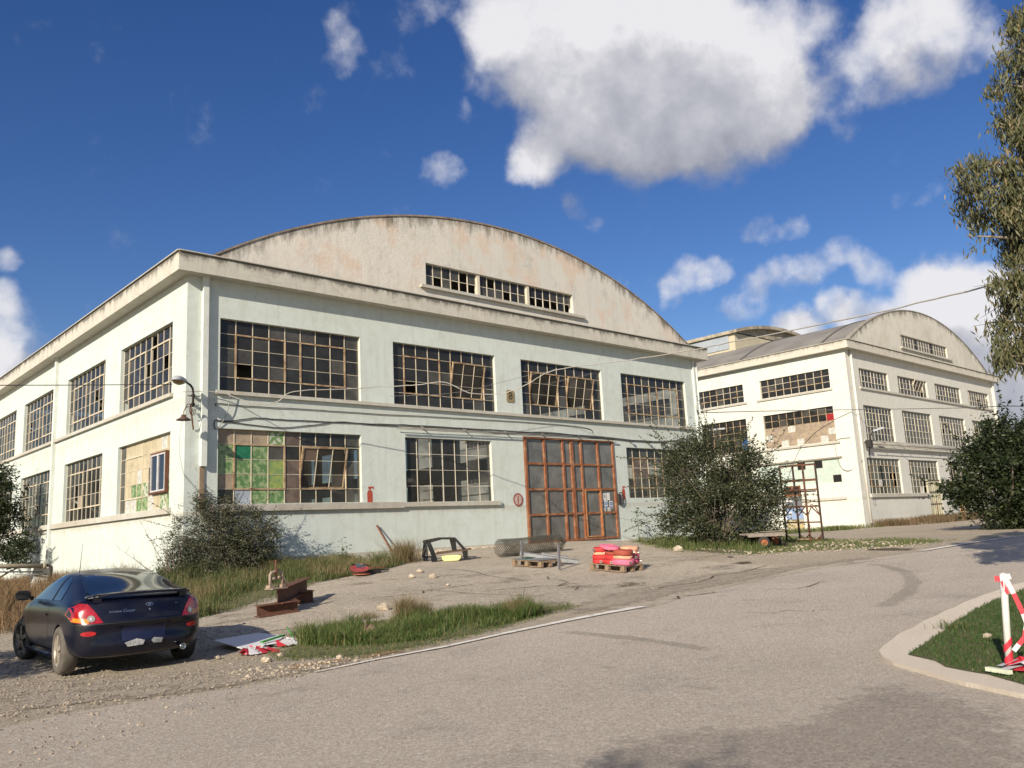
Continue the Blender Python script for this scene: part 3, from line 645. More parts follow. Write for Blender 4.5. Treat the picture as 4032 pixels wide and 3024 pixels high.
s12(0, Z2, 5, ['ddddddddd', 'ddddddddr', 'tttwttttt', 'wtttttttw', 'ttwtwttwt'], 80, (), FRAMER)
s12(1, Z2, 5, ['ddddddddd', 'ddddddddd', 'ddddddddd', 'ddddddddb', 'ddddddddb'], 81, (), FRAMER)
for k in range(2, 6): s12(k, Z2, 5, None, 80+k, (), FRAME)
window(h12, (U0+.06, 33.6, 3.86), 'left', 6.4, 1.59, 10, 3, (), ['mmmmmnmnmm', 'mmmmmmmmmm', 'mnmmmmmmmn'], frame_mat('mint_putty', (.5, .52, .44), (.42, .36, .25), .03), 'm', FRAMER, seed=88, bar=.03, label='window of mint painted panes with a few dark openings')
window(h12, (U0+REC, 39.6, Z1[0]), 'left', 5.5, 2.46, 9, 5, (), None, FRAME, 'd', seed=89)
window(h12, (U0+REC, 46.5, Z1[0]), 'left', 5.5, 2.46, 9, 5, (), None, FRAME, 'd', seed=91)
band(h12, ('front', 57.0, 83.0, D), 10.24, 10.38, .12, SILLM); band(h12, ('front', 56.6, 66.4, D), 2.72, 2.95, .14, SILLM); band(h12, ('front', 69.0, 83.0, D), 2.72, 2.95, .14, SILLM); band(h12, ('front', 56.6, 83.0, D), 6.52, 6.66, .12, SILLM)
band(h12, ('left', 27.1, 33.0, U0), 10.22, 10.36, .1, SILLM); band(h12, ('left', 33.9, 75, U0), 10.22, 10.36, .1, SILLM); band(h12, ('left', 27.0, 75, U0), 6.5, 6.64, .12, SILLM); band(h12, ('left', 27.0, 30.25, U0), 2.68, 2.86, .12, SILLM)
band(h12, ('left', 27.0, 75, U0), 5.5, 5.6, .12, simple('grey_drip', (.3, .27, .22), .9), 'drip_edge')
m = MB(); m.tube([(56.05, D-.1, 1.0), (56.0, D-.1, 12.85)], .09); m.build('downpipe', simple('white_downpipe', (.68, .67, .60), .6, 0, .2, 2, obj=False), h12, world_space=True)
m = MB(); m.box((83.6, D-.2, 1.0), (83.9, D+.003, 12.9)); m.build('downpipe', CREAM, h12, world_space=True)
m = MB(); m.box((56.2, D-.04, .3), (66.45, D+.002, 1.25)); m.build('plinth', plaster('tan_plinth', (.52, .46, .36), (.56, .52, .44), (.34, .29, .22), .4), h12, world_space=True)
# doors of the second hangar
m = MB(); m.box((66.52, D+.05, 1.0), (68.83, D+.12, 3.98), 0)
for x in (66.52, 67.28, 67.64, 68.05, 68.42, 68.75): m.box((x, D+.02, 1.0), (x+.08, D+.049, 3.98), 0)
for z in (1.05, 2.1, 3.0, 3.9): m.box((66.6, D-.0, z), (68.8, D+.019, z+.07), 1)
d_ = m.build('metal_door', [simple('cream_door_paint', (.50, .47, .33), .6, 0, .2, 2, obj=False), simple('dark_hinge', (.12, .1, .08), .7)], h12, world_space=True)
m = MB(); m.tube([(67.62, D-.06, .95), (67.5, D-.06, 2.4)], .03); m.build('door_bolt', RUST, d_)
m = MB(); m.box((72.2, D-.03, .95), (74.0, D+.002, 2.6)); m.build('metal_door', blotch('rusty_orange_panel', (.55, .30, .11), (.48, .38, .26), .8, 1.5), h12, world_space=True)['label'] = 'low rusty orange door'
m = MB(); m.box((U0-.02, 30.32, 2.3), (U0+.02, 31.6, 3.1), 0); m.box((U0-.025, 30.32, 1.5), (U0+.02, 31.6, 2.29), 1); m.box((U0-.02, 30.32, .82), (U0+.02, 31.6, 1.49), 2); m.box((U0-.01, 30.32, 3.11), (U0+.02, 31.6, 3.19), 3)
dd = m.build('painted_door', [simple('grey_door_paint', (.16, .17, .19), .6), simple('pale_blue_door_paint', (.26, .36, .56), .6, 0, .2, 2), blotch('ochre_door_paint', (.42, .34, .16), (.36, .34, .26), .7, 2), RUSTO], h12, world_space=True)
m = MB()
for (a, b) in ((30.36, 30.94), (30.98, 31.56)):
    for q in (((U0-.01, a, 3.2), (U0+.03, a+.05, 3.82)), ((U0-.01, b-.05, 3.2), (U0+.03, b, 3.82)), ((U0-.01, a+.05, 3.2), (U0+.03, b-.05, 3.25)), ((U0-.01, a+.05, 3.77), (U0+.03, b-.05, 3.82))): m.box(*q)
m.build('transom_frame', RUSTO, dd)
m = MB(); m.box((U0+.01, 30.34, 3.2), (U0+.02, 31.58, 3.82)); m.build('transom_pane', PAN['d'], dd)
wn_ = simple('white_notice', (.75, .75, .75), .6)
for (y, z, w_, h_) in ((31.3, 2.75, .2, .3), (31.0, 2.75, .24, .3), (30.6, 2.8, .15, .34), (31.15, 1.75, .2, .3)):
    m = MB(); m.box((U0-.035, y, z), (U0-.03, y+w_, z+h_)); m.build('door_notice', wn_, dd)
# penthouse hall rising over the roof behind
ph = thing('rooftop_hall', 'raised cream hall with curved roof edge rising behind the grey barrel roof', 'building', (70, 40, 14))
m = MB(); m.box((62.3, 38.7, 13), (77.6, 39.0, 17.7)); m.box((62.3, 39.0, 13), (62.6, 62, 17.7), 0); m.build('wall', simple('pale_yellow_render', (.52, .47, .34), .85, 0, .2, 1, obj=False), ph, world_space=True)
m = MB(); m.box((62.22, 39.3, 16.3), (62.29, 61.5, 17.5)); m.build('glazing', simple('milky_glazing', (.36, .40, .44), .3, 0, .2, 2, obj=False), ph, world_space=True)
m = MB(); n = 30; arcp = (69.95, 30.0, 17.75+1.15-30.0)
xs = [62.0+(77.9-62.0)*k/n for k in range(n+1)]
for a, b in zip(xs, xs[1:]):
    za, zc = arc_z(arcp, a), arc_z(arcp, b)
    m.add([(a, 38.3, za), (b, 38.3, zc), (b, 62, zc), (a, 62, za), (a, 38.3, za-.28), (b, 38.3, zc-.28), (b, 62, zc-.28), (a, 62, za-.28)], [(0,1,2,3), (0,4,5,1), (4,7,6,5)])
    m.add([(a, 38.7, 17.6), (b, 38.7, 17.6), (b, 38.7, zc-.28), (a, 38.7, za-.28)], [(0,1,2,3)])
z_ = arc_z(arcp, 62.0); m.add([(62.0, 38.3, z_-.28), (62.0, 62, z_-.28), (62.0, 62, z_), (62.0, 38.3, z_)], [(3,2,1,0)])
m.build('roof', simple('stained_roof_edge', (.42, .37, .28), .9, 0, .5, 2, obj=False), ph, world_space=True)
# ------------------------------------------------------------------ ground sheets
def inpoly(x, y, poly):
    x = np.asarray(x); y = np.asarray(y); c = np.zeros(x.shape, bool); n = len(poly)
    for i in range(n):
        x1, y1 = poly[i][:2]; x2, y2 = poly[(i+1) % n][:2]
        t = ((y1 > y) != (y2 > y)); 
        with np.errstate(divide='ignore', invalid='ignore'): xi = (x2-x1)*(y-y1)/(y2-y1+1e-12)+x1
        c ^= t & (x < xi)
    return c
def densify(poly, step, wob=0, seed=0):
    out = []
    for i in range(len(poly)):
        a, b = Vector(poly[i][:2]), Vector(poly[(i+1) % len(poly)][:2]); n = max(1, int((b-a).length/step))
        for k in range(n):
            p = a.lerp(b, k/n)
            if wob: p += Vector((noise.noise(Vector((p.x*1.7, p.y*1.7, seed))), noise.noise(Vector((p.x*1.7, p.y*1.7, seed+9)))))*wob + Vector((noise.noise(Vector((p.x*7, p.y*7, seed))), noise.noise(Vector((p.x*7, p.y*7, seed+9)))))*wob*.35
            out.append(p)
    return out
def sheet(name, poly, mats, dz, step=.6, edge=.3, wob=.0, holes=None, skirt=0, seed=1, kind='structure'):
    pl = densify(poly, edge, wob, seed)
    xs = [p.x for p in pl]; ys = [p.y for p in pl]
    gx, gy = np.meshgrid(np.arange(min(xs), max(xs), step), np.arange(min(ys), max(ys), step)); gx = gx.ravel()+.013; gy = gy.ravel()+.017
    k = inpoly(gx, gy, pl); pts = pl + [Vector((a, b)) for a, b in zip(gx[k], gy[k])]
    vs, es, fs, *_ = delaunay_2d_cdt(pts, [], [list(range(len(pl)))], 2, 1e-5)
    z = TZA([(v.x, v.y) for v in vs]) + dz
    m = MB(); m.add([(v.x, v.y, zz) for v, zz in zip(vs, z)], [tuple(f) for f in fs], 0, True)
    if skirt:
        n = len(pl); zz = TZA([(p.x, p.y) for p in pl])
        m.add([(p.x, p.y, q+dz) for p, q in zip(pl, zz)]+[(p.x, p.y, q+dz-skirt) for p, q in zip(pl, zz)], [(i, (i+1) % n, n+(i+1) % n, n+i) for i in range(n)])
    o = m.build(name, mats, None, recalc=False)
    if kind: o['kind'] = kind
    return o
def GP(lst): return [G(*p).xy for p in lst]
def asphalt(name, c1, c2, dark, patch, agg=.35, scale=55):
    k_ = 1.24; c1, c2, dark = (tuple(v*k_ for v in c) for c in (c1, c2, dark))
    s = NT(name); P = s.pos()
    c = s.mix(s.noise(.28, 5, .6, P, .35, .65), c1, c2)
    c = s.mix(s.math('MULTIPLY', s.noise(.6, 7, .7, s.pos((1, 1.6, 1), off=(5, 2, 0)), .54, .72), patch), c, dark)
    sp = s.noise(scale, 3, .8, P, .35, .68)
    c = s.mix(s.math('MULTIPLY', sp, agg), c, tuple(v*.35 for v in c1))
    v = s.n('ShaderNodeTexVoronoi'); v.inputs['Scale'].default_value = scale*.8; s.l(P, v.inputs['Vector'])
    lt = s.rng(v.outputs['Distance'], .0, .28, 1, 0)
    c = s.mix(s.math('MULTIPLY', lt, s.noise(scale*.5, 2, .5, P, .5, .62)), c, tuple(min(v*1.55, .7) for v in c1))
    st = s.noise(1, 7, .75, s.pos((.7, 3.2, 1), off=(2, 9, 0)), .60, .70); c = s.mix(s.math('MULTIPLY', st, patch*.6), c, tuple(v*.75 for v in dark))
    st = s.noise(3.1, 3, .6, s.pos((1, 2, 1), off=(4, 1, 0)), .70, .74); c = s.mix(s.math('MULTIPLY', st, patch*.5), c, tuple(v*.6 for v in dark))
    for sc_, am in ((scale*1.9, .34), (scale*.75, .20)):
        v = s.n('ShaderNodeTexVoronoi'); v.inputs['Scale'].default_value = sc_; s.l(P, v.inputs['Vector']); rc = s.sep(v.outputs['Color'])[0]
        c = s.mix(s.math('MULTIPLY', s.rng(rc, .0, .3, 1, 0), am*1.3*agg/.6), c, tuple(v_*.42 for v_ in c1)); c = s.mix(s.math('MULTIPLY', s.rng(rc, .72, 1, 0, 1), am*agg/.6), c, tuple(min(v_*1.5, .8) for v_ in c1))
    s.fin(c, .92, 0, .2); s.bump(s.noise(scale*.7, 6, .8, P, .2, .8), .9, .03); return s.m
DIRT = asphalt('gravel_dirt', (.43, .37, .285), (.36, .31, .235), (.29, .22, .145), .6, .6, 22)
ROADM = asphalt('worn_asphalt', (.55, .475, .39), (.48, .415, .34), (.31, .27, .235), .75, .6, 34)
APRM = asphalt('dusty_concrete', (.47, .405, .32), (.38, .33, .26), (.185, .155, .12), 1.35, .5, 14)
KERBM = asphalt('pale_kerb_concrete', (.70, .62, .51), (.66, .575, .47), (.55, .48, .38), .35, .08, 60)
GRND = asphalt('grassy_soil', (.14, .13, .065), (.10, .12, .045), (.23, .18, .11), .7, .4, 25)
FARM = simple('far_dry_ground', (.26, .24, .16), .95, 0, .3, .05, obj=False)
# base ground: one sheet to the horizon, fine near the camera
def axis(lo, hi, f0, f1, st):
    a = list(np.arange(f0, f1+.01, st)); x = f0; d = st
    while x > lo: d *= 1.35; x -= d; a.insert(0, x)
    x = f1; d = st
    while x < hi: d *= 1.35; x += d; a.append(x)
    return np.array(a)
ax, ay = axis(-900, 1100, -10, 45, .3), axis(-900, 1100, -4, 30, .3)
gx, gy = np.meshgrid(ax, ay); q = np.stack([gx.ravel(), gy.ravel()], 1)
z = np.concatenate([TZA(np.clip(c, [-60, -40], [120, 70])) for c in np.array_split(q, 60)])
m = MB(); nx = len(ax)
m.add(np.column_stack([q, z]).tolist(), [(j*nx+i, j*nx+i+1, (j+1)*nx+i+1, (j+1)*nx+i) for j in range(len(ay)-1) for i in range(nx-1)], 0, True)
m.build('ground', DIRT)['kind'] = 'structure'
# road: foreground asphalt running along the hangars
edge_l = GP([(-300, 2940), (0, 2870), (250, 2815), (420, 2785), (700, 2742), (1000, 2698), (1250, 2648)])
road = [Vector((-12, -14)), Vector((-12, 3.5))] + edge_l + GP([(1480, 2600), (1750, 2548), (2000, 2492), (2250, 2440), (2530, 2391)]) + GP([(2760, 2330), (3000, 2275), (3300, 2215), (3640, 2172), (4030, 2112)]) + [Vector((60, 9.8)), Vector((110, 9.8)), Vector((110, -14))]
sheet('road', road, ROADM, .005, .38, .25, .05)
apron = GP([(1180, 2470), (840, 2520), (700, 2420), (830, 2400), (930, 2412), (1030, 2385), (1130, 2340), (1240, 2300), (1370, 2270), (1500, 2245), (1600, 2215)]) + [Vector((14.5, 25.9)), Vector((33, 25.9))] + GP([(2520, 2145), (2640, 2178), (2760, 2206), (2900, 2222), (3080, 2232), (3300, 2224), (3500, 2200), (3620, 2186)]) + GP([(3500, 2196), (3200, 2240), (2900, 2300), (2530, 2392), (2300, 2385), (2100, 2372), (1850, 2390), (1560, 2400), (1450, 2440)])
apron = [p for i, p in enumerate(apron)]
sheet('concrete_apron', apron[:-9] + GP([(3500, 2202), (3200, 2244), (2900, 2304), (2530, 2400), (2300, 2400), (2100, 2392), (1850, 2410), (1560, 2440), (1350, 2470)]), APRM, .009, .38, .3, .10, seed=4)
lawn_in = [(4032,2332),(3907,2381),(3782,2448),(3715,2503),(3672,2530),(3578,2597),(3684,2622),(3723,2646),(3888,2677),(4032,2719)]
lawn_out = [(4032,2301),(3880,2350),(3711,2424),(3543,2510),(3475,2556),(3457,2577),(3470,2598),(3519,2624),(3653,2663),(3809,2706),(4032,2753)]
LI, LO = GP(lawn_in), GP(lawn_out)
def ext(a, b, L): d = (b-a).normalized(); return b+d*L
kerb = [ext(LO[1], LO[0], 14)] + LO + [ext(LO[-2], LO[-1], 9)] + [ext(LI[-2], LI[-1], 9)] + LI[::-1] + [ext(LI[1], LI[0], 14)]
lawn = [ext(LI[1], LI[0], 14)] + LI + [ext(LI[-2], LI[-1], 9)]
sheet('kerb_strip', kerb, KERBM, .045, .5, .12, .03, skirt=.07)
sheet('lawn_soil', lawn, GRND, .049, .38, .15, .03)
WHITE = NT('worn_white_paint'); P = WHITE.pos()
WHITE.fin(WHITE.mix(WHITE.noise(7, 8, .8, P, .50, .66), (.74, .70, .63), (.30, .265, .225)), .85)
def strip(name, pts, w, dz, mat_, step=.25, kind='structure', label=None):
    m = MB(); P2 = []
    for a, b in zip(pts, pts[1:]):
        n = max(1, int((b-a).length/step)); P2 += [a.lerp(b, k/n) for k in range(n)]
    P2.append(pts[-1]); L = len(P2); vs = []
    for i, p in enumerate(P2):
        d = (P2[min(i+1, L-1)]-P2[max(i-1, 0)]).normalized(); n_ = Vector((-d.y, d.x))
        ww = w(i/(L-1)) if callable(w) else w
        ww *= 1+.25*noise.noise(Vector((p.x*3, p.y*3, 2)))
        for s_ in (-1, 1): q = p+n_*ww/2*s_; vs.append((q.x, q.y, TZ(q.x, q.y)+dz))
    m.add(vs, [(2*i, 2*i+1, 2*i+3, 2*i+2) for i in range(L-1)], 0, True)
    o = m.build(name, mat_); o['kind'] = kind; return o
strip('road_marking', GP([(1240, 2652), (1480, 2602), (1750, 2552), (2000, 2496), (2250, 2444), (2530, 2392)]), lambda t: .05+.15*t, .022, WHITE.m)
strip('road_marking', GP([(3632, 2171), (3800, 2143), (3960, 2120), (4060, 2108)])+[Vector((60, 9.3))], .2, .022, WHITE.m)
# soft-edged patches: wear, oil, tyre marks (alpha carried by a point attribute)
def soft_mat(name, c, amt, scale=6, c2=None, lo=.3, hi=.7):
    s = NT(name); s.fin(c, .92, 0, .2); P = s.pos()
    if c2: s.l(s.mix(s.noise(scale*6, 4, .8, P, .4, .6), c, c2), s.p.inputs['Base Color'])
    at = s.n('ShaderNodeAttribute'); at.attribute_name = 'fade'
    t = s.n('ShaderNodeBsdfTransparent'); mx = s.n('ShaderNodeMixShader'); s.l(t.outputs[0], mx.inputs[1]); s.l(s.p.outputs[0], mx.inputs[2])
    f = s.math('MULTIPLY', s.rng(s.math('ADD', at.outputs['Fac'], s.math('SUBTRACT', s.noise(scale, 7, .75, P, lo, hi), 1.0)), 0, .5), amt)
    s.l(f, mx.inputs[0]); s.l(mx.outputs[0], s.out.inputs[0]); return s.m
def soft_obj(o, fades):
    a = o.data.attributes.new('fade', 'FLOAT', 'POINT'); a.data.foreach_set('value', fades); o['kind'] = 'structure'; return o
def soft_patch(name, poly, mat_, dz, soft=.5, step=.3):
    xs = [p.x for p in poly]; ys = [p.y for p in poly]
    X = np.arange(min(xs)-.1, max(xs)+step, step); Y = np.arange(min(ys)-.1, max(ys)+step, step); gx, gy = np.meshgrid(X, Y)
    q = np.stack([gx.ravel(), gy.ravel()], 1); ins = inpoly(q[:, 0], q[:, 1], poly)
    dd = np.full(len(q), 1e9)
    for i in range(len(poly)):
        a = np.array(poly[i]); b = np.array(poly[(i+1) % len(poly)]); ab = b-a
        t = np.clip(((q-a)@ab)/(ab@ab+1e-9), 0, 1); dd = np.minimum(dd, np.linalg.norm(q-(a+t[:, None]*ab), axis=1))
    f = np.where(ins, np.clip(dd/soft, 0, 1), 0); z = TZA(q)+dz; n = len(X)
    m = MB(); fs = [(j*n+i, j*n+i+1, (j+1)*n+i+1, (j+1)*n+i) for j in range(len(Y)-1) for i in range(n-1) if max(f[j*n+i], f[j*n+i+1], f[(j+1)*n+i+1], f[(j+1)*n+i]) > 0]
    m.add(np.column_stack([q, z]).tolist(), fs, 0, True); return soft_obj(m.build(name, mat_), f)
def soft_strip(name, pts, w, dz, mat_):
    m = MB(); P2 = []
    for a, b in zip(pts, pts[1:]): P2 += [a.lerp(b, k/6) for k in range(6)]
    P2.append(pts[-1]); L = len(P2); vs = []; fd = []
    for i, p in enumerate(P2):
        d = (P2[min(i+1, L-1)]-P2[max(i-1, 0)]).normalized(); n_ = Vector((-d.y, d.x)); e = min(1, i/4, (L-1-i)/4)
        for s_, f in ((-1, 0), (-.4, 1), (.4, 1), (1, 0)): q = p+n_*w/2*s_; vs.append((q.x, q.y, TZ(q.x, q.y)+dz)); fd.append(f*e)
    m.add(vs, [(4*i+k, 4*i+k+1, 4*i+k+5, 4*i+k+4) for i in range(L-1) for k in range(3)], 0, True)
    return soft_obj(m.build(name, mat_), fd)
COARSE = soft_mat('coarse_dark_asphalt', (.20, .175, .15), .45, 7, (.50, .44, .37))
TYREM = soft_mat('tyre_rubber_trace', (.18, .16, .135), .2, 1.6, None, .2, .7)
WETM = soft_mat('damp_earth', (.10, .08, .055), .8, 4)
SOILM = soft_mat('mossy_soil', (.10, .115, .045), .97, 3.5, (.20, .17, .10))
GRAVM = soft_mat('loose_gravel', (.47, .41, .32), .9, 3, (.27, .23, .18))
ORM = soft_mat('orange_soil', (.36, .23, .12), .9, 4, (.30, .2, .11))
soft_patch('road_patch', GP([(2100, 3100), (2200, 2960), (2400, 2870), (2700, 2840), (3000, 2830), (3120, 2780), (3300, 2700), (3480, 2650), (3700, 2700), (4100, 2790), (4300, 3000), (4200, 3150)]), COARSE, .010, .5, .15)
soft_patch('road_patch', GP([(700, 2760), (1000, 2715), (1300, 2665), (1420, 2680), (1300, 2730), (1000, 2780), (750, 2800)]), COARSE, .010, .6, .2)
soft_strip('tyre_trace', GP([(3370, 2217), (3480, 2228), (3570, 2255), (3600, 2295), (3575, 2330), (3520, 2370), (3440, 2410)]), .45, .011, TYREM)
soft_strip('tyre_trace', GP([(2150, 2485), (2330, 2500), (2520, 2520), (2700, 2545), (2850, 2575)]), .35, .011, TYREM)
for q_ in ([(2250, 2600), (2420, 2625), (2490, 2650), (2400, 2650)], [(2830, 2625), (2980, 2635), (2960, 2650), (2820, 2640)], [(2680, 2700), (2880, 2700), (2860, 2730), (2700, 2725)], [(2800, 2345), (2890, 2342), (2890, 2350), (2800, 2352)], [(1200, 2880), (1290, 2880), (1270, 2895)]): soft_patch('road_stain', GP(q_), TYREM, .011, .15, .07)
soft_patch('damp_patch', GP([(2890, 2212), (2970, 2208), (2990, 2218), (2930, 2228), (2860, 2222)]), WETM, .016, .25, .1)
soft_patch('damp_patch', GP([(2840, 2190), (2900, 2188), (2910, 2198), (2850, 2200)]), WETM, .016, .25, .1)
soft_patch('damp_patch', GP([(3370, 2160), (3500, 2157), (3640, 2160), (3600, 2170), (3400, 2172)]), WETM, .016, .3, .12)
soft_patch('damp_patch', GP([(2390, 2290), (2550, 2285), (2640, 2300), (2500, 2325), (2330, 2320)]), WETM, .016, .8, .2)
soft_patch('gravel_verge', GP([(1500, 2600), (1250, 2650), (1000, 2702), (700, 2748), (300, 2790), (0, 2820), (-200, 2700), (0, 2640), (400, 2680), (800, 2640), (1050, 2600), (1300, 2580)]), GRAVM, .014, .35, .15)
soft_patch('soil_verge', GP([(1700, 2560), (1400, 2610), (1150, 2650), (1000, 2665), (1100, 2625), (1350, 2590), (1550, 2555)]), ORM, .020, .3, .12)
soft_patch('gravel_verge', GP([(2200, 2440), (2530, 2388), (2900, 2305), (3200, 2240), (3500, 2200), (3400, 2190), (3100, 2225), (2750, 2260), (2400, 2330), (2150, 2400)]), GRAVM, .014, .5, .2)
# thin cracks and mud lines on the apron
crk = soft_mat('crack_dirt', (.09, .075, .05), .85, 3)
rnd = random.Random(11)
for (a, b, w_) in (((2860, 2425), (3330, 2400), .035), ((3000, 2330), (3300, 2290), .06), ((1750, 2240), (2050, 2290), .07), ((2150, 2270), (2300, 2330), .07), ((1500, 2320), (2250, 2350), .05), ((2570, 2330), (3020, 2222), .1), ((1900, 2330), (2300, 2300), .09), ((1440, 2370), (1900, 2300), .08), ((2650, 2360), (2800, 2330), .08), ((3030, 2180), (2550, 2200), .08), ((1480, 2290), (1950, 2262), .07)):
    A, B = G(*a).xy, G(*b).xy; pts = [A.lerp(B, k/7)+Vector((rnd.uniform(-.2, .2), rnd.uniform(-.25, .25))) for k in range(8)]
    soft_strip('crack', pts, w_, .017, crk)
# ------------------------------------------------------------------ vegetation kit
def leafmat(name, c1, c2, c3=None, rough=.6, trans=.25):
    s = NT(name); at = s.n('ShaderNodeAttribute'); at.attribute_name = 'tint'
    r = s.n('ShaderNodeValToRGB'); s.l(at.outputs['Fac'], r.inputs[0]); e = r.color_ramp.elements
    e[0].color = (*c1, 1); e[1].color = (*(c3 or c2), 1)
    if c3: k = e.new(.6); k.color = (*c2, 1)
    s.fin(r.outputs[0], rough, 0, .35)
    tr = s.n('ShaderNodeBsdfTranslucent'); s.l(r.outputs[0], tr.inputs[0]); mx = s.n('ShaderNodeMixShader'); mx.inputs[0].default_value = trans
    s.l(s.p.outputs[0], mx.inputs[1]); s.l(tr.outputs[0], mx.inputs[2]); s.l(mx.outputs[0], s.out.inputs[0]); return s.m
def npmesh(name, V, F, tint, mats, parent=None, mi=None):
    """V (n,3); F list of (k,m) arrays of equal-size faces; tint per vertex"""
    me = bpy.data.meshes.new(name); nl = sum(f.size for f in F); nf = sum(len(f) for f in F)
    me.vertices.add(len(V)); me.vertices.foreach_set('co', V.astype(np.float32).ravel())
    me.loops.add(nl); me.loops.foreach_set('vertex_index', np.concatenate([f.ravel() for f in F]).astype(np.int32))
    me.polygons.add(nf); tot = np.concatenate([np.full(len(f), f.shape[1]) for f in F]); st = np.concatenate([[0], np.cumsum(tot)[:-1]])
    me.polygons.foreach_set('loop_start', st.astype(np.int32)); me.polygons.foreach_set('loop_total', tot.astype(np.int32))
    for m_ in (mats if isinstance(mats, (list, tuple)) else [mats]): me.materials.append(m_)
    me.update(calc_edges=True)
    a = me.attributes.new('tint', 'FLOAT', 'POINT'); a.data.foreach_set('value', tint.astype(np.float32))
    o = bpy.data.objects.new(name, me); COL.objects.link(o)
    if parent is not None: o.parent = parent
    return o
def blades(name, pts, h, w, mat_, lean=.35, tint=(0, 1), seed=0, kind='stuff', parent=None, gz=None):
    r = np.random.RandomState(seed); n = len(pts); pts = np.asarray(pts, float)
    z = TZA(pts) if gz is None else gz
    B = np.column_stack([pts, z+.01]); a = r.rand(n)*2*np.pi
    h = h*r.uniform(.5, 1.15, n) if np.isscalar(h) else h*r.uniform(.6, 1.1, n)
    ln = r.uniform(0, lean, n)*h; la = r.rand(n)*2*np.pi
    sx, sy = np.cos(a)*w/2, np.sin(a)*w/2; dx, dy = np.cos(la)*ln, np.sin(la)*ln
    v0 = B-np.column_stack([sx, sy, 0*sx]); v1 = B+np.column_stack([sx, sy, 0*sx])
    mid = B+np.column_stack([dx*.35, dy*.35, h*.6]); v2 = mid+np.column_stack([sx, sy, 0*sx])*.75; v3 = mid-np.column_stack([sx, sy, 0*sx])*.75
    tip = B+np.column_stack([dx, dy, h])
    V = np.stack([v0, v1, v2, v3, tip], 1).reshape(-1, 3); i = np.arange(n)[:, None]*5
    t = np.repeat(np.clip(r.normal((tint[0]+tint[1])/2, (tint[1]-tint[0])/3, n), 0, 1), 5)
    o = npmesh(name, V, [i+np.array([0, 1, 2, 3]), i+np.array([3, 2, 4])], t, mat_, parent)
    if kind: o['kind'] = kind
    return o
def scatter(poly, n, seed=0, clump=0, thr=.0):
    r = np.random.RandomState(seed); xs = [p[0] for p in poly]; ys = [p[1] for p in poly]; out = np.zeros((0, 2))
    while len(out) < n:
        q = np.column_stack([r.uniform(min(xs), max(xs), n*2), r.uniform(min(ys), max(ys), n*2)]); q = q[inpoly(q[:, 0], q[:, 1], poly)]
        if clump:
            s = np.sin(q[:, 0]*clump+1.3*np.sin(q[:, 1]*clump*.7))+np.sin(q[:, 1]*clump*1.3+1.7*np.sin(q[:, 0]*clump*.9)+2)
            q = q[s/2+r.normal(0, .35, len(q)) > thr]
        out = np.vstack([out, q])
    return out[:n]
GREEN = leafmat('grass_green', (.045, .085, .018), (.085, .135, .03), (.24, .20, .09))
STRAW = leafmat('dry_grass', (.09, .085, .03), (.22, .165, .08), (.33, .26, .15))
OLIVE = leafmat('weed_green', (.035, .065, .016), (.085, .12, .03), (.25, .21, .10))
def leaves(name, C, size, mat_, seed=0, aspect=.45, droop=0, parent=None, outward=None):
    """C (n,3) leaf centres -> small folded leaf quads"""
    r = np.random.RandomState(seed); n = len(C)
    d = r.normal(size=(n, 3)); d[:, 2] = d[:, 2]*.6+.2
    if droop: d = d*(1-droop)+np.array([0, 0, -1])*droop*1.6
    if outward is not None: d += outward
    d /= np.linalg.norm(d, axis=1)[:, None]
    s = r.normal(size=(n, 3)); s -= (s*d).sum(1)[:, None]*d; s /= np.linalg.norm(s, axis=1)[:, None]
    L = (size*r.uniform(.6, 1.3, n))[:, None]; W = L*aspect
    V = np.stack([C-d*L/2, C+s*W/2, C+d*L/2, C-s*W/2], 1).reshape(-1, 3); i = np.arange(n)[:, None]*4
    return npmesh(name, V, [i+np.array([0, 1, 2, 3])], np.repeat(np.clip(r.normal(.45, .27, n), 0, 1), 4), mat_, parent)
def clumps(blobs, ncl, per, r0, seed=0, shell=.55):
    """blobs: (x,y,z,rx,ry,rz) -> leaf centres clustered in clumps near the surface of the blobs"""
    r = np.random.RandomState(seed); out = []; bl = np.array(blobs, float); wts = bl[:, 3]*bl[:, 5]; wts /= wts.sum(); ctr = []
    for k in range(ncl):
        b = bl[r.choice(len(bl), p=wts)]; u = r.normal(size=3); u /= np.linalg.norm(u); rad = r.uniform(shell, 1.04)**.7*(1.0 if r.rand() > .12 else r.uniform(1.0, 1.22))
        c = b[:3]+u*b[3:]*rad; ctr.append(c); n = int(per*r.uniform(.5, 1.5)); rr = r0*r.uniform(.6, 1.4)
        out.append(c+r.normal(size=(n, 3))*rr*np.array([.6, .6, .5]))
    return np.concatenate(out), np.array(ctr)
BARK = simple('grey_bark', (.16, .13, .10), .9, 0, .4, 6, bump=.4)
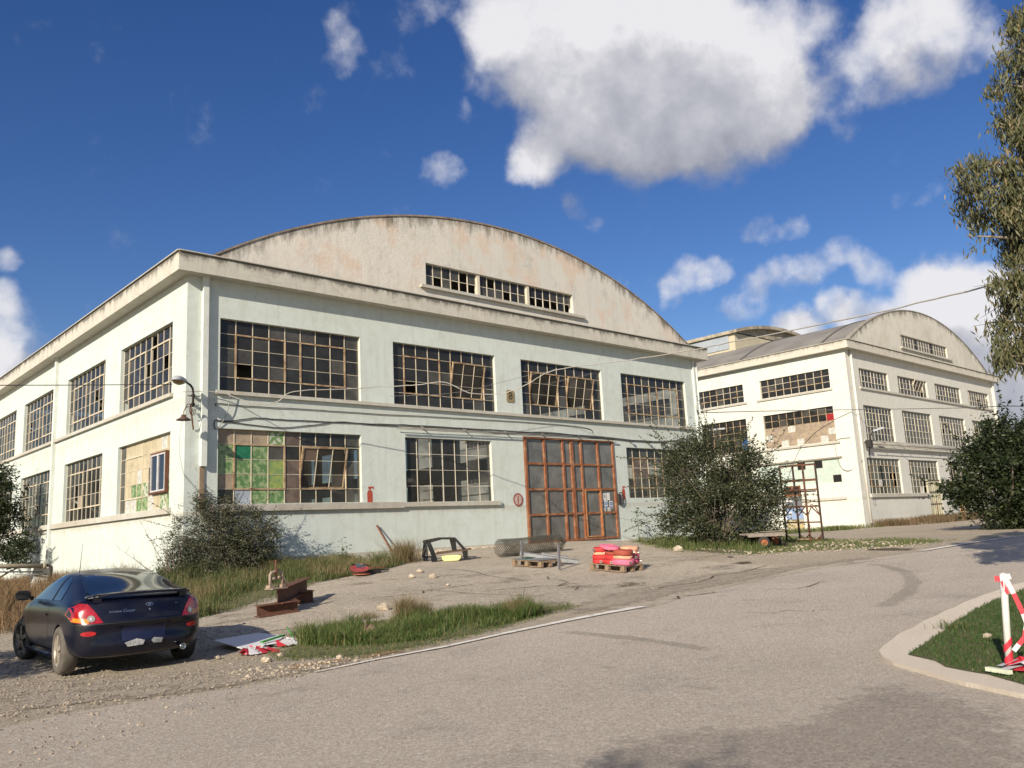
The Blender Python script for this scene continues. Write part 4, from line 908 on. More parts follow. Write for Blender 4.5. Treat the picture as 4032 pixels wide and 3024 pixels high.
def woody(name, label, cat, base, blobs, ncl, per, r0, lsize, lmat, stems, seed=0, aspect=.45, droop=0, group=None, shell=.5, shoots=0, twigs=120, srad=.05, leafy='foliage', stemname='stem', bark=BARK):
    t = thing(name, label, cat, base, group=group); inv = wpos(t).inverted()
    C, ctr = clumps(blobs, ncl, per, r0, seed, shell)
    SH = []
    rs = np.random.RandomState(seed+77); bc = np.array([b[:3] for b in blobs]).mean(0)
    for k in range(shoots):
        p0 = ctr[rs.randint(len(ctr))]; u = p0-bc; u /= np.linalg.norm(u)+1e-6; u = u+rs.normal(size=3)*.35+np.array([0, 0, .35]); u /= np.linalg.norm(u); Ls = rs.uniform(3, 8)*r0; SH.append((p0, p0+u*Ls))
        nn_ = int(per*.9); tt_ = rs.rand(nn_)[:, None]; C = np.vstack([C, p0+u*Ls*tt_+rs.normal(size=(nn_, 3))*r0*.28*(1.1-tt_)])
    C = C[C[:, 2] > TZA(C[:, :2])+.02]
    f = leaves(leafy, C, lsize, lmat, seed, aspect, droop, t); f.matrix_basis = inv
    r = random.Random(seed); m = MB(); base = Vector(base)
    for k in range(stems):
        c = Vector(ctr[r.randrange(len(ctr))]); b0 = base+Vector((r.uniform(-.12, .12), r.uniform(-.12, .12), -.05))*(1 if stems > 1 else .2)
        mid = b0.lerp(c, .5)+Vector((r.uniform(-.25, .25), r.uniform(-.25, .25), .15)); m.tube([b0, b0.lerp(mid, .5)+Vector((0, 0, .05)), mid, mid.lerp(c, .6), c], [srad, srad*.8, srad*.6, srad*.35, srad*.12], 5)
    for k in range(twigs):
        c = Vector(ctr[r.randrange(len(ctr))]); q = c.lerp(base+Vector((0, 0, (c.z-base.z)*.6)), r.uniform(.25, .55))
        m.tube([q, q.lerp(c, .5)+Vector((r.uniform(-.05, .05), r.uniform(-.05, .05), .04)), c+(c-q)*.15], [.012, .008, .003], 3, cap=False)
    for a_, b_ in SH: m.tube([Vector(a_)-(Vector(b_)-Vector(a_))*.6, Vector(a_), Vector(b_)], [.012, .009, .003], 3, cap=False)
    o = m.build(stemname, bark, t); o.matrix_basis = inv
    return t
BUSHL = leafmat('olive_bush_leaf', (.035, .043, .02), (.075, .085, .042), (.22, .21, .14), .5)
BIGL = leafmat('dark_bush_leaf', (.024, .034, .014), (.055, .07, .03), (.17, .17, .10), .5)
DARKL = leafmat('dark_tree_leaf', (.012, .022, .008), (.03, .045, .016), (.08, .095, .035), .5)
EUCL = leafmat('eucalyptus_leaf', (.06, .07, .03), (.135, .14, .065), (.26, .20, .11), .5)
# grey-green bush at the hangar corner
c = G(900, 2262); 
def B(px, py, dist, rpx, rpy=None, depth=.8):   # blob seen at px,py with pixel radii, at a distance
    p = AT(px, py, dist); k = dist/FPX*1.03; rx = rpx*k; rz = (rpy or rpx)*k
    return (p.x, p.y, p.z, rx, rx*depth, rz)
def hd(v): return math.hypot(v.x, v.y)
d0 = hd(c); print('corner bush', c, d0)
woody('olive_bush', 'grey-green leafy bush against the corner of the pale green hangar', 'bush', c,
      [B(800, 2130, d0-.2, 105, 95), B(900, 2110, d0, 110, 115), B(1000, 2140, d0, 90, 100), B(720, 2190, d0-.3, 60, 70), B(850, 2200, d0, 170, 80), B(1000, 2210, d0, 100, 70), B(830, 2000, d0, 50, 60), B(960, 2030, d0, 60, 50), B(1060, 2120, d0, 45, 50), B(770, 1990, d0, 16, 60), B(805, 1960, d0, 14, 50), B(730, 2060, d0, 40, 60), B(690, 2110, d0, 45, 40), B(890, 1990, d0, 14, 60), B(935, 1985, d0, 12, 50), B(1010, 2010, d0, 14, 50), B(1075, 2050, d0, 14, 50), B(680, 2230, d0-.5, 70, 60), B(800, 2260, d0-1, 120, 50), B(950, 2270, d0-1, 120, 40)],
      860, 42, .16, .062, BUSHL, 26, 5, .42, shell=.3, shoots=90, twigs=260, srad=.022)
# bare thin twigs left of it
m = MB(); r = random.Random(2); base = G(690, 2290)
for (x, y) in ((555, 2060), (630, 2080), (640, 2100), (470, 2160), (520, 2190), (600, 2130), (690, 2070), (720, 2040), (660, 2150)):
    tip = AT(x, y, hd(base)); mid = base.lerp(tip, .55)+Vector((r.uniform(-.15, .05), 0, -.12)); m.tube([base, base.lerp(mid, .5)+Vector((0, 0, -.04)), mid, tip], [.014, .011, .008, .003], 4)
    for k in range(3): q = mid.lerp(tip, r.random()); m.tube([q, q+Vector((r.uniform(-.2, .2), r.uniform(-.2, .2), r.uniform(.05, .25)))], [.005, .002], 3)
tag(m.build('bare_shrub', simple('dry_twig', (.20, .15, .12), .9)), 'leafless twiggy shrub against the white side wall behind the car', 'shrub')
# large dark bush between the hangars
c = G(2845, 2150); d0 = hd(c); print('big bush', c, d0)
woody('large_bush', 'big round dark-green bush between the two hangars beside the wooden cart', 'bush', c,
      [B(2750, 1900, d0, 150, 150), B(2870, 1860, d0, 120, 140), B(2960, 1900, d0-.3, 110, 150), B(2720, 2000, d0, 120, 120), B(2860, 2020, d0-.4, 170, 130), B(3000, 1990, d0, 90, 110), B(2760, 1740, d0, 50, 70), B(2650, 2030, d0, 60, 60), B(2700, 1800, d0, 90, 80), B(2920, 1780, d0, 50, 80), B(3050, 1930, d0-.2, 40, 60), B(3030, 2090, d0, 60, 30)],
      640, 58, .27, .105, BIGL, 34, 6, .4, shell=.42, shoots=120, twigs=200, srad=.045)
# dark tree on the right
c = G(3960, 2083); d0 = hd(c); print('right tree', c, d0)
woody('dark_tree', 'dense dark tree at the far right in front of the cream hangar', 'tree', c,
      [B(3920, 1880, d0, 150, 150), B(4040, 1850, d0, 170, 170), B(3850, 1830, d0, 90, 100), B(3800, 1940, d0, 80, 50), B(3960, 1740, d0, 100, 80), B(3900, 1800, d0, 80, 70), B(4060, 1980, d0, 160, 100), B(3890, 1700, d0, 30, 55), B(4150, 1900, d0, 200, 200), B(3980, 2050, d0, 110, 40), B(3770, 1950, d0, 40, 30)],
      640, 60, .38, .17, DARKL, 8, 7, .45, shell=.35, shoots=70, twigs=60, srad=.12, leafy='crown', stemname='trunk')
# dark trees at the far left by the side wall
c = Vector((8.0, 42.5, TZ(8, 42.5))); d0 = hd(c)
woody('dark_shrub', 'tall dark shrub at the left edge against the side wall of the pale green hangar', 'shrub', c,
      [B(0, 1900, d0, 50, 60), B(10, 1990, d0, 60, 90), B(-20, 2100, d0, 90, 120), B(20, 2190, d0, 80, 80), B(80, 2180, d0-2, 45, 55), B(-80, 2000, d0, 100, 150)],
      300, 60, .22, .12, DARKL, 6, 8, .45, shell=.35, shoots=40, twigs=60, srad=.06)
# eucalyptus, trunk beyond the right edge
DE = 15.5
eb = []
for (x, y, rx, ry) in ((4040, 60, 80, 90), (3990, 190, 55, 80), (4060, 250, 90, 120), (3945, 330, 45, 70), (4010, 400, 80, 90), (3975, 480, 50, 60), (4070, 520, 80, 90), (4020, 570, 50, 40),
    (3830, 640, 55, 45), (3770, 665, 42, 42), (3890, 690, 65, 50), (3960, 660, 70, 60), (4040, 680, 70, 70), (3840, 740, 70, 50), (3930, 770, 90, 70), (4020, 800, 80, 80), (3870, 830, 60, 40), (3800, 790, 35, 30), (3960, 880, 70, 60), (3840, 860, 32, 22),
    (4040, 930, 60, 80), (3850, 930, 36, 20), (3980, 980, 55, 45), (3990, 1060, 50, 60), (3960, 1110, 55, 50), (3900, 1110, 25, 30), (4040, 1120, 50, 60), (3970, 1180, 40, 35), (4020, 1250, 60, 50), (3950, 1290, 50, 40), (3880, 1270, 22, 22), (3990, 1340, 70, 60), (4040, 1380, 60, 70), (3930, 1400, 45, 35), (4000, 1430, 40, 30), (4120, 1100, 90, 300), (4120, 500, 90, 400)):
    eb.append(B(x, y, DE+random.uniform(-.5, .5), rx, ry, 1.0))
eb += [B(4300, y, DE+1, 200, 260) for y in (100, 600, 1100)]
tb = AT(4380, 2000, DE+1); tb = Vector((tb.x, tb.y, TZ(tb.x, tb.y)))
t = thing('eucalyptus_tree', 'tall eucalyptus with hanging olive-grey foliage reaching in from the right edge', 'tree', tb); inv = wpos(t).inverted()
eb = [(b[0], b[1], b[2], b[3]*.86, b[4]*.86, b[5]*.86) for b in eb]
C, ctr = clumps(eb, 1650, 30, .12, 4, .25)
r_ = np.random.RandomState(1); C[:, 2] -= np.abs(r_.normal(0, .12, len(C)))
f = leaves('crown', C, .135, EUCL, 9, .2, .62, t); f.matrix_basis = inv
m = MB(); top = AT(4330, -300, DE+1.2); pts = [tb+Vector((0, 0, -.1))]+[tb.lerp(top, k/6)+Vector((.15*math.sin(k*2), .15*math.cos(k*1.3), 0)) for k in range(1, 7)]
m.tube(pts, [.28, .25, .22, .18, .14, .1, .05], 10)
r = random.Random(8)
for b in eb[:-3]:
    c = Vector(b[:3]); s_ = tb.lerp(top, max(.08, min(.95, (c.z-tb.z)/(top.z-tb.z)-.06))); mid = s_.lerp(c, .55)+Vector((0, 0, .25)); m.tube([s_, mid, c], [.055, .035, .010], 6)
    for k in range(3): q = mid.lerp(c, r.random()); m.tube([q, q+Vector((r.uniform(-.4, .4), r.uniform(-.4, .4), r.uniform(-.3, .3)))], [.008, .003], 3)
o = m.build('trunk', simple('pale_bark', (.30, .25, .19), .85, 0, .4, 5, bump=.3), t); o.matrix_basis = inv
# off-frame tree whose shade falls beside the car
c = Vector((-2.9, 12.6, TZ(-2.9, 12.6)))
woody('roadside_tree', 'small tree beyond the left edge that shades the gravel beside the car', 'tree', c, [(c.x, c.y, c.z+2.6, 1.9, 1.9, 1.2), (c.x+.8, c.y+.5, c.z+1.6, 1.2, 1.2, .9), (c.x-.6, c.y-.3, c.z+3.2, 1.1, 1.1, .8)], 260, 50, .28, .14, DARKL, 5, 12, .45, twigs=30, srad=.09, leafy='crown', stemname='trunk')
# ------------------------------------------------------------------ grass
isl = GP([(1100, 2612), (1425, 2596), (1723, 2545), (1976, 2482), (2166, 2425), (2300, 2392), (2240, 2376), (2050, 2400), (1900, 2420), (1650, 2430), (1480, 2450), (1300, 2480), (1160, 2530), (1040, 2580)])
soft_patch('verge_soil', isl, SOILM, .018, .35, .15)
pts = scatter(isl, 9000, 1); blades('short_grass', pts, .045, .008, GREEN, 1.2, (0, 1.1), 1)
tall = GP([(1180, 2550), (1500, 2545), (1700, 2520), (1950, 2470), (2130, 2428), (2080, 2405), (1900, 2420), (1650, 2432), (1480, 2455), (1300, 2485), (1170, 2520)])
def bumpy(p, k, s0=0): return np.array([noise.noise(Vector((x*k, y*k, s0)))+.5*noise.noise(Vector((x*k*2.7, y*k*2.7, s0+5))) for x, y in p])
pts = scatter(tall, 22000, 2, 2.2, -.1); bb = bumpy(pts, 1.5)
hh = .08+.36*np.clip(bb+.35, 0, 1)*np.random.RandomState(5).uniform(.4, 1.1, len(pts)); o = blades('tall_grass', pts, hh, .008, GREEN, 1.0, (0, .95), 2)
for k, (x, y, n, h, w) in enumerate(((1600, 2440, 700, .40, 18), (1660, 2432, 420, .30, 18), (1800, 2448, 600, .26, 26), (1880, 2450, 500, .26, 22), (2040, 2425, 450, .30, 22), (1200, 2500, 300, .12, 30), (1450, 2438, 160, .14, 20), (2100, 2420, 300, .2, 25))):
    c = G(x, y).xy; rr = w/FPX*hd(c)*1.3; a = np.random.RandomState(k+50).normal(size=(n, 2))*rr*.9+np.array(c)
    tag(blades('grass_tuft', a, h, .007, STRAW if k in (0, 1, 4, 6) else OLIVE, 1.0, (0, 1), 50+k, kind=None), ['tallest straw-tipped grass tuft, left one on the roadside strip', 'second straw tuft just right of the tallest one on the roadside strip', 'rounded green tuft in the middle of the roadside strip', 'bright green tuft right of the middle of the roadside strip', 'straw-coloured tuft near the right end of the roadside strip', 'low tuft at the left end of the strip near the green strap', 'small dry tuft by a pale stone above the grass strip', 'low green tuft at the right end of the roadside strip'][k], 'grass tuft', 'grass tufts on the roadside strip')
# wild grass under the corner bush and along the wall
wall = GP([(760, 2440), (950, 2400), (1060, 2370), (1130, 2340), (1240, 2300), (1370, 2272), (1500, 2248), (1600, 2222)]) + [Vector((15.8, 25.8)), Vector((10.1, 25.8)), Vector((9.9, 27.5))] + GP([(640, 2300), (600, 2360), (640, 2420)])
soft_patch('verge_soil', wall, SOILM, .018, .5, .25)
pts = scatter(wall, 34000, 3, 1.1, -.4); gz = TZA(pts); bb = bumpy(pts, .9, 3)
dist_wall = np.clip((25.9-pts[:, 1])/6, 0, 1)
hh = (.10+.34*np.clip(1-dist_wall*.8, 0.1, 1)*np.clip(1.25-(pts[:, 0]-9)/9, .35, 1.2))*(.35+1.25*np.clip(bb+.45, 0, 1.2))*np.random.RandomState(6).uniform(.5, 1.15, len(pts))
blades('tall_grass', pts, hh, .010, OLIVE, .95, (0, 1.0), 3)
pts = scatter(wall, 4500, 31, 1.1, .1); blades('dry_grass', pts, .40, .008, STRAW, .9, (.1, .9), 31)
pts = scatter(wall, 500, 32, 1.1, .2); r_ = np.random.RandomState(3); cc_ = np.repeat(np.column_stack([pts, TZA(pts)]), 46, 0); hv = np.repeat(.08+.30*np.clip(bumpy(pts, .9, 3)+.4, 0, 1)*np.clip(1.1-(25.9-pts[:, 1])/8, .25, 1), 46)
cc_ = cc_+r_.normal(size=cc_.shape)*[.15, .15, 0]; cc_[:, 2] += r_.rand(len(cc_))*hv; o = leaves('leafy_weeds', cc_, .045, leafmat('weed_leaf', (.04, .07, .02), (.085, .115, .035), (.17, .17, .07)), 33, .5); o['kind'] = 'stuff'
for k, (x, y, n, h, lab) in enumerate(((1590, 2215, 900, .75, 'tall straw tuft against the wall beside the leaning rusty pole'), (1500, 2230, 500, .5, 'green weed tuft at the wall left of the leaning rusty pole'), (1290, 2250, 500, .4, 'grass tuft at the wall left of the stack of red discs'), (1130, 2275, 500, .45, 'grass tuft behind the rusty beams'))):
    c = G(x, y).xy; a = np.random.RandomState(k+70).normal(size=(n, 2))*.22+np.array(c); tag(blades('grass_tuft', a, h, .011, OLIVE if k != 0 else STRAW, 1.0, (0, 1), 70+k, kind=None), lab, 'grass tuft', 'grass tufts along the hangar wall')
# brown grass on the left
left = GP([(-400, 2520), (-100, 2500), (180, 2500), (330, 2440), (480, 2360), (620, 2310)]) + [Vector((9.9, 29)), Vector((9.9, 41)), Vector((-2, 44)), Vector((-6, 30))]
pts = scatter(left, 34000, 5, .8, -.7); blades('brown_grass', pts, (.22+.4*np.clip(bumpy(pts, .8, 8)+.5, 0, 1.2)), .012, leafmat('brown_grass_leaf', (.10, .07, .03), (.21, .13, .065), (.29, .20, .11)), 1.0, (0, 1), 5)
soft_patch('verge_soil', left, soft_mat('brown_soil', (.15, .11, .06), .95, 3, (.25, .19, .12)), .015, .6, .3)
# green around the big bush, cart and scaffold
mid = [Vector((30.8, 25.8)), Vector((37.4, 25.9))] + [Vector((44, 26)), Vector((55, 25.8))] + GP([(3400, 2092), (3560, 2086), (3700, 2100), (3560, 2118), (3800, 2126), (3700, 2140), (3560, 2152), (3350, 2166), (3100, 2176), (2990, 2186), (2850, 2182), (2700, 2176), (2600, 2160), (2500, 2138)])
midg = GP([(2480, 2136), (2600, 2162), (2700, 2178), (2850, 2186), (2990, 2190), (3100, 2178), (3350, 2166), (3560, 2152), (3700, 2140), (3780, 2127), (3500, 2122), (3300, 2128), (3200, 2120), (3100, 2112), (2900, 2120), (2600, 2130)])
soft_patch('verge_soil', midg, SOILM, .018, .8, .3)
pts = scatter(midg, 12000, 6, 1.6, -.2); blades('short_grass', pts, .09, .016, GREEN, .6, (.2, 1), 6)
pts = scatter(GP([(2500, 2136), (2620, 2160), (2800, 2176), (2990, 2176), (3080, 2150), (3050, 2120), (2700, 2120)]), 7000, 7, 1.6, -.2); blades('tall_grass', pts, .3, .016, OLIVE, .6, (.1, .9), 7)
wl = [Vector((56, 25.9)), Vector((83, 25.9)), Vector((83, 22)), Vector((66, 21.5)), Vector((57, 23))]
pts = scatter(wl, 9000, 8, .9, -.1); blades('dry_weeds', pts, .5, .03, leafmat('russet_weed', (.07, .06, .03), (.15, .11, .055), (.22, .13, .08)), .6, (0, 1), 8)
pts = scatter([Vector((37.8, 25.8)), Vector((55.2, 26.2)), Vector((55.2, 24.6)), Vector((37.8, 24.6))], 3500, 9, .9, 0); blades('dry_weeds', pts, .3, .025, OLIVE, .6, (0, 1), 9)
# lawn
LW = [p for p in lawn[1:-1]] + [Vector((18, -1)), Vector((20, 4.5))]
LW = [ext(LI[1], LI[0], 7)] + LI + [ext(LI[-2], LI[-1], 3)]
pts = scatter(LW, 30000, 10); blades('lawn_grass', pts, .035, .008, leafmat('lawn_leaf', (.03, .07, .012), (.055, .105, .022), (.16, .15, .06)), .9, (0, .7), 10, gz=TZA(pts)+.045)
c = G(3730, 2500).xy; a = np.random.RandomState(4).normal(size=(200, 2))*[.09, .1]+np.array(c)+[.15, -.05]; tag(blades('grass_tuft', a, .10, .006, OLIVE, 1.2, (0, 1), 91, kind=None, gz=TZA(a)+.05), 'dry wispy tuft on the lawn edge by the pale kerb', 'grass tuft')
# broad-leaved plants beside the door
def broadleaf(name, label, base, tips, seed, lw=.13, col=None):
    t = thing(name, label, 'plant', base, group='leafy plants beside the orange door'); inv = wpos(t).inverted(); r = random.Random(seed); m = MB(); st = MB()
    for tip in tips:
        st.tube([base, base.lerp(tip, .5)+Vector((.03, 0, .02)), tip], [.014, .01, .004], 5)
        n = 9
        for k in range(n):
            p = base.lerp(tip, .35+.65*k/(n-1)); a = k*2.4; d = Vector((math.cos(a), math.sin(a)*.8, r.uniform(-.25, .3))).normalized(); w = lw*r.uniform(.7, 1.2)
            s_ = d.cross(Vector((0, 0, 1))).normalized()*w*.42; q0 = p+d*.05; q1 = p+d*(.05+w*.6); q2 = p+d*(.05+w*1.25)-Vector((0, 0, w*.3))
            m.add([q0, q1+s_, q2, q1-s_], [(0, 1, 2), (0, 2, 3)])
    a = st.build('stem', simple('plant_stem', (.12, .15, .06), .8), t); a.matrix_basis = inv
    a = m.build('leaf_cluster', simple('broad_leaf', col or (.06, .12, .03), .5, 0, .4, 12), t); a.matrix_basis = inv
dP = 43.5
b = Vector((31.0, 25.3, TZ(31, 25.3))); broadleaf('leafy_plant', 'upright young plant with round leaves right beside the orange door', b, [b+Vector((.05, .1, 1.55)), b+Vector((-.1, 0, 1.3))], 1, .17)
b = Vector((31.9, 25.1, TZ(31.9, 25.1))); broadleaf('leafy_plant', 'spreading low leafy plant between the door and the big bush', b, [b+Vector((-.5, 0, .5)), b+Vector((.1, 0, .8)), b+Vector((.6, -.1, .55))], 2, .16)
b = Vector((15.2, 25.3, TZ(15.2, 25.3))); broadleaf('leafy_plant', 'small leafy weed at the wall left of the leaning rusty pole', b, [b+Vector((0, 0, .85)), b+Vector((.15, -.1, .6))], 3, .13)
# stones and pebbles
STONEM = simple('pale_limestone', (.52, .44, .33), .9, 0, .35, 9, bump=.5)
STG = simple('grey_pebble', (.37, .31, .24), .9, 0, .5, 20)
def rock(m, c, s, r, flat=.7):
    bm = bmesh.new(); bmesh.ops.create_icosphere(bm, subdivisions=1 if s < .06 else 2, radius=1)
    sd = r.random()*99; vs = [Vector((v.co.x*(1+.35*noise.noise(v.co*1.3+Vector((sd, 0, 0)))), v.co.y*(1+.35*noise.noise(v.co*1.3+Vector((0, sd, 0)))), v.co.z*flat))*s*(1+.4*noise.noise(v.co*2+Vector((sd, sd, 0)))) for v in bm.verts]
    rot = Matrix.Rotation(r.random()*6, 3, 'Z'); m.add([rot @ v+Vector(c) for v in vs], [tuple(v.index for v in f.verts) for f in bm.faces]); bm.free()
def pebbles(name, poly, n, s0, s1, seed, mat_, dz=.03):
    r = random.Random(seed); pts = scatter(poly, n, seed); z = TZA(pts); m = MB()
    tet = [(1, 0, -.3), (-.5, .87, -.3), (-.5, -.87, -.3), (.1, .1, .75), (-.6, .1, .5), (.4, -.6, .45)]
    fs = [(0, 1, 3), (1, 4, 3), (1, 2, 4), (2, 5, 4), (2, 0, 5), (0, 3, 5), (3, 4, 5)]
    for (x, y), zz in zip(pts, z):
        s = s0+(s1-s0)*r.random()**3; a = r.random()*6.3; ca, sa = math.cos(a)*s, math.sin(a)*s; k = r.uniform(.6, 1)
        m.add([(x+p[0]*ca-p[1]*sa*k, y+p[0]*sa+p[1]*ca*k, zz+dz+p[2]*s*.7) for p in tet], fs)
    o = m.build(name, mat_); o['kind'] = 'stuff'; return o
pebbles('gravel', GP([(1500, 2602), (1250, 2652), (1000, 2704), (700, 2750), (300, 2800), (-100, 2860), (-200, 2640), (300, 2690), (700, 2650), (1000, 2620), (1300, 2590)]), 2300, .007, .026, 1, STG, .02)
pebbles('gravel', [Vector(p) for p in ((-1, 6.5), (4.5, 8.8), (6.0, 10), (5.6, 13), (7.6, 15), (6, 17.5), (1.5, 17), (-1, 12))], 5200, .006, .030, 7, STG, .008)
pebbles('gravel', GP([(1500, 2420), (2500, 2340), (3000, 2240), (2600, 2200), (2200, 2260), (1700, 2300), (1400, 2360)]), 1100, .006, .028, 8, STG, .02)
pebbles('gravel', GP([(1600, 2575), (1250, 2640), (950, 2690), (900, 2650), (1100, 2622), (1400, 2590)]), 260, .008, .04, 2, STONEM, .02)
pebbles('gravel', GP([(700, 2540), (1100, 2480), (1350, 2440), (1500, 2420), (1400, 2400), (1000, 2450), (800, 2480)]), 260, .008, .026, 5, STG, .02)
pebbles('rubble', [Vector((14.6, 23.2)), Vector((17.2, 24.6)), Vector((24.2, 25.6)), Vector((24.2, 25.85)), Vector((15, 25.6)), Vector((14, 24))], 700, .02, .09, 3, STONEM)
pebbles('gravel', GP([(2550, 2150), (2990, 2195), (3560, 2158), (3700, 2142), (3300, 2130), (3000, 2180)]), 500, .02, .07, 4, STONEM)
for k, (x, y, s, lab) in enumerate(((1654, 2256, .10, 'pale stone on the apron in front of the black frame'), (1622, 2276, .09, 'pale stone left of the small rubble heap on the apron'), (1705, 2277, .11, 'largest pale stone of the small rubble heap on the apron'), (1764, 2308, .05, 'small lone pale stone on the apron'), (1105, 2590, .05, 'pale stone on the short grass by the red and white tape'), (2855, 2140, .34, 'big tan stone at the foot of the large dark bush'), (1048, 2612, .07, 'tan stone in the soil beside the road'), (1338, 2600, .05, 'small tan stone at the grass strip edge'), (3890, 2528, .05, 'white stone on the lawn by the post'), (1510, 2405, .12, 'pale boulder above the grass strip'), (860, 2598, .04, 'white pebble right of the car shadow'), (2670, 2172, .16, 'whitish slab piece on the grass left of the cart'))):
    c = G(x, y); m = MB(); rock(m, (c.x, c.y, c.z+s*.35+(.05 if x > 3700 else .02)), s, random.Random(k)); tag(m.build('stone', STONEM), lab, 'stone', 'loose stones')
m = MB(); c = G(1460, 2515); r = random.Random(5)
rock(m, (c.x, c.y, c.z+.09), .13, r, .9); rock(m, (c.x+.12, c.y, c.z+.06), .1, r, .8); m.bar((c.x-.12, c.y, c.z), (c.x-.08, c.y, c.z+.26), .03, .02)
tag(m.build('tree_stump', simple('brown_rag', (.22, .155, .09), .95, 0, .5, 20, bump=.6)), 'crumpled brown rotten lump in the grass strip', 'debris')

c = Vector((-11.5, -5.0, TZ(-11.5, -5)))
woody('roadside_tree', 'open-crowned tree behind the viewpoint whose branches shade the near road', 'tree', c, [(-8.0, -1.65, 6.0, .55, .4, .35), (-5.9, -4.3, 6.0, .9, .9, .7), (-11, -4.6, 6.2, 1.5, 1.5, 1.2), (-12.5, -6, 5, 1.6, 1.6, 1.3)], 190, 45, .2, .13, DARKL, 9, 14, .4, twigs=20, srad=.09, leafy='crown', stemname='trunk')
# ------------------------------------------------------------------ car
from mathutils.bvhtree import BVHTree
NAVY = NT('navy_car_paint'); P = NAVY.pos(obj=True)
NAVY.fin(NAVY.mix(NAVY.noise(3, 5, .6, P, .4, .7), (.003, .004, .013), (.008, .009, .016)), .28, 0, .3); NAVY.p.inputs['Coat Weight'].default_value = .28; NAVY.p.inputs['Coat Roughness'].default_value = .06
BLKP = simple('black_trim', (.015, .015, .017), .45, 0, .3); RUB = simple('tyre_rubber', (.035, .033, .03), .85, 0, .3, 20); DUSTR = simple('dusty_tyre', (.13, .115, .095), .9, 0, .4, 10)
ALLOY = simple('dusty_alloy', (.42, .37, .30), .5, .3, .3, 12); CHROME = simple('bright_metal', (.6, .6, .6), .2, 1, .1)
CGL = simple('car_glass', (.010, .013, .015), .09, 0, .2, 3, spec=.8, coat=.6)
def car_build():
    st = [ # y, zb, w, zbelt, wbelt, ztop, wtop, bow
     (-2.16,.42,.60,.60,.58,.64,.40,.30),(-2.13,.28,.74,.66,.72,.70,.50,.30),(-2.09,.24,.79,.70,.76,.76,.56,.28),(-2.05,.22,.82,.78,.79,.90,.60,.26),(-2.0,.22,.835,.86,.79,.965,.62,.24),
     (-1.86,.22,.85,.90,.80,1.0,.63,.16),(-1.6,.22,.868,.93,.81,1.055,.62,.06),(-1.27,.22,.875,.935,.815,1.15,.60,0),(-.85,.2,.875,.93,.81,1.265,.57,0),(-.4,.2,.872,.925,.80,1.325,.56,0),(.05,.2,.87,.915,.80,1.335,.56,0),
     (.4,.2,.87,.905,.80,1.27,.57,0),(.75,.2,.87,.895,.80,1.12,.62,0),(1.05,.2,.868,.875,.80,.955,.66,-.02),(1.4,.22,.86,.83,.78,.88,.6,-.08),(1.8,.22,.82,.74,.74,.80,.55,-.2),(2.1,.24,.76,.62,.70,.68,.5,-.3),(2.22,.32,.6,.5,.55,.54,.4,-.35)]
    m = MB(); rows = []
    for (y, zb, w, zt_, wb, zt, wt, bow) in st:
        half = [(0, zb), (w*.8, zb), (w*.95, zb+.05), (w, zb+(zt_-zb)*.45), (w*.995, zb+(zt_-zb)*.72), (w*.975, zt_-.05), (wb, zt_+.005), (wb*.55+wt*.45, zt_+(zt-zt_)*.52), (wt, zt-.025 if zt-zt_ > .1 else zt-.01), (wt*.55, zt), (0, zt+.012)]
        full = half + [(-x, z) for x, z in half[-2:0:-1]]
        rows.append([(x, y+bow*(abs(x)/.88)**2.2, z) for x, z in full])
    n = len(rows[0]); vs = [v for r in rows for v in r]
    fs = [(i*n+k, i*n+(k+1) % n, (i+1)*n+(k+1) % n, (i+1)*n+k) for i in range(len(rows)-1) for k in range(n)]
    fs += [tuple(range(n))[::-1], tuple((len(rows)-1)*n+k for k in range(n))]
    m.add(vs, fs, 0, True); return m
fwd = Vector((.048, .999)); cc = Vector((4.17, 12.74))+fwd*1.27
car = thing('parked_car', 'dark navy two-door coupe seen from behind, parked on gravel left of the grass strip', 'car', (cc.x, cc.y, TZ(cc.x, cc.y)+.0), -math.asin(.048))
bo = car_build().build('tmp_body', NAVY.m, None, recalc=True)
ss = bo.modifiers.new('s', 'SUBSURF'); ss.levels = 2; ss.render_levels = 2
cut = []
for sx in (-1, 1):
    for ya in (-1.27, 1.26):
        c = MB(); c.lathe([(0, -.25), (.345, -.25), (.345, .25), (0, .25)], 32, 'X', (sx*.84, ya, .31)); co = c.build('tmp_cut', BLKP, None, recalc=True); cut.append(co)
        b_ = bo.modifiers.new('b', 'BOOLEAN'); b_.operation = 'DIFFERENCE'; b_.object = co; b_.solver = 'EXACT'
bpy.context.view_layer.update(); dg = bpy.context.evaluated_depsgraph_get(); dg.update()
me = bpy.data.meshes.new_from_object(bo.evaluated_get(dg)); me.name = 'body'
for o in cut+[bo]: bpy.data.objects.remove(o)
for p_ in me.polygons: p_.use_smooth = True
me.materials.clear(); me.materials.append(NAVY.m); me.materials.append(BLKP)
me.set_sharp_from_angle(angle=R_(38))
body = bpy.data.objects.new('body', me); COL.objects.link(body); body.parent = car
bvh = BVHTree.FromPolygons([v.co.copy() for v in me.vertices], [tuple(p_.vertices) for p_ in me.polygons])
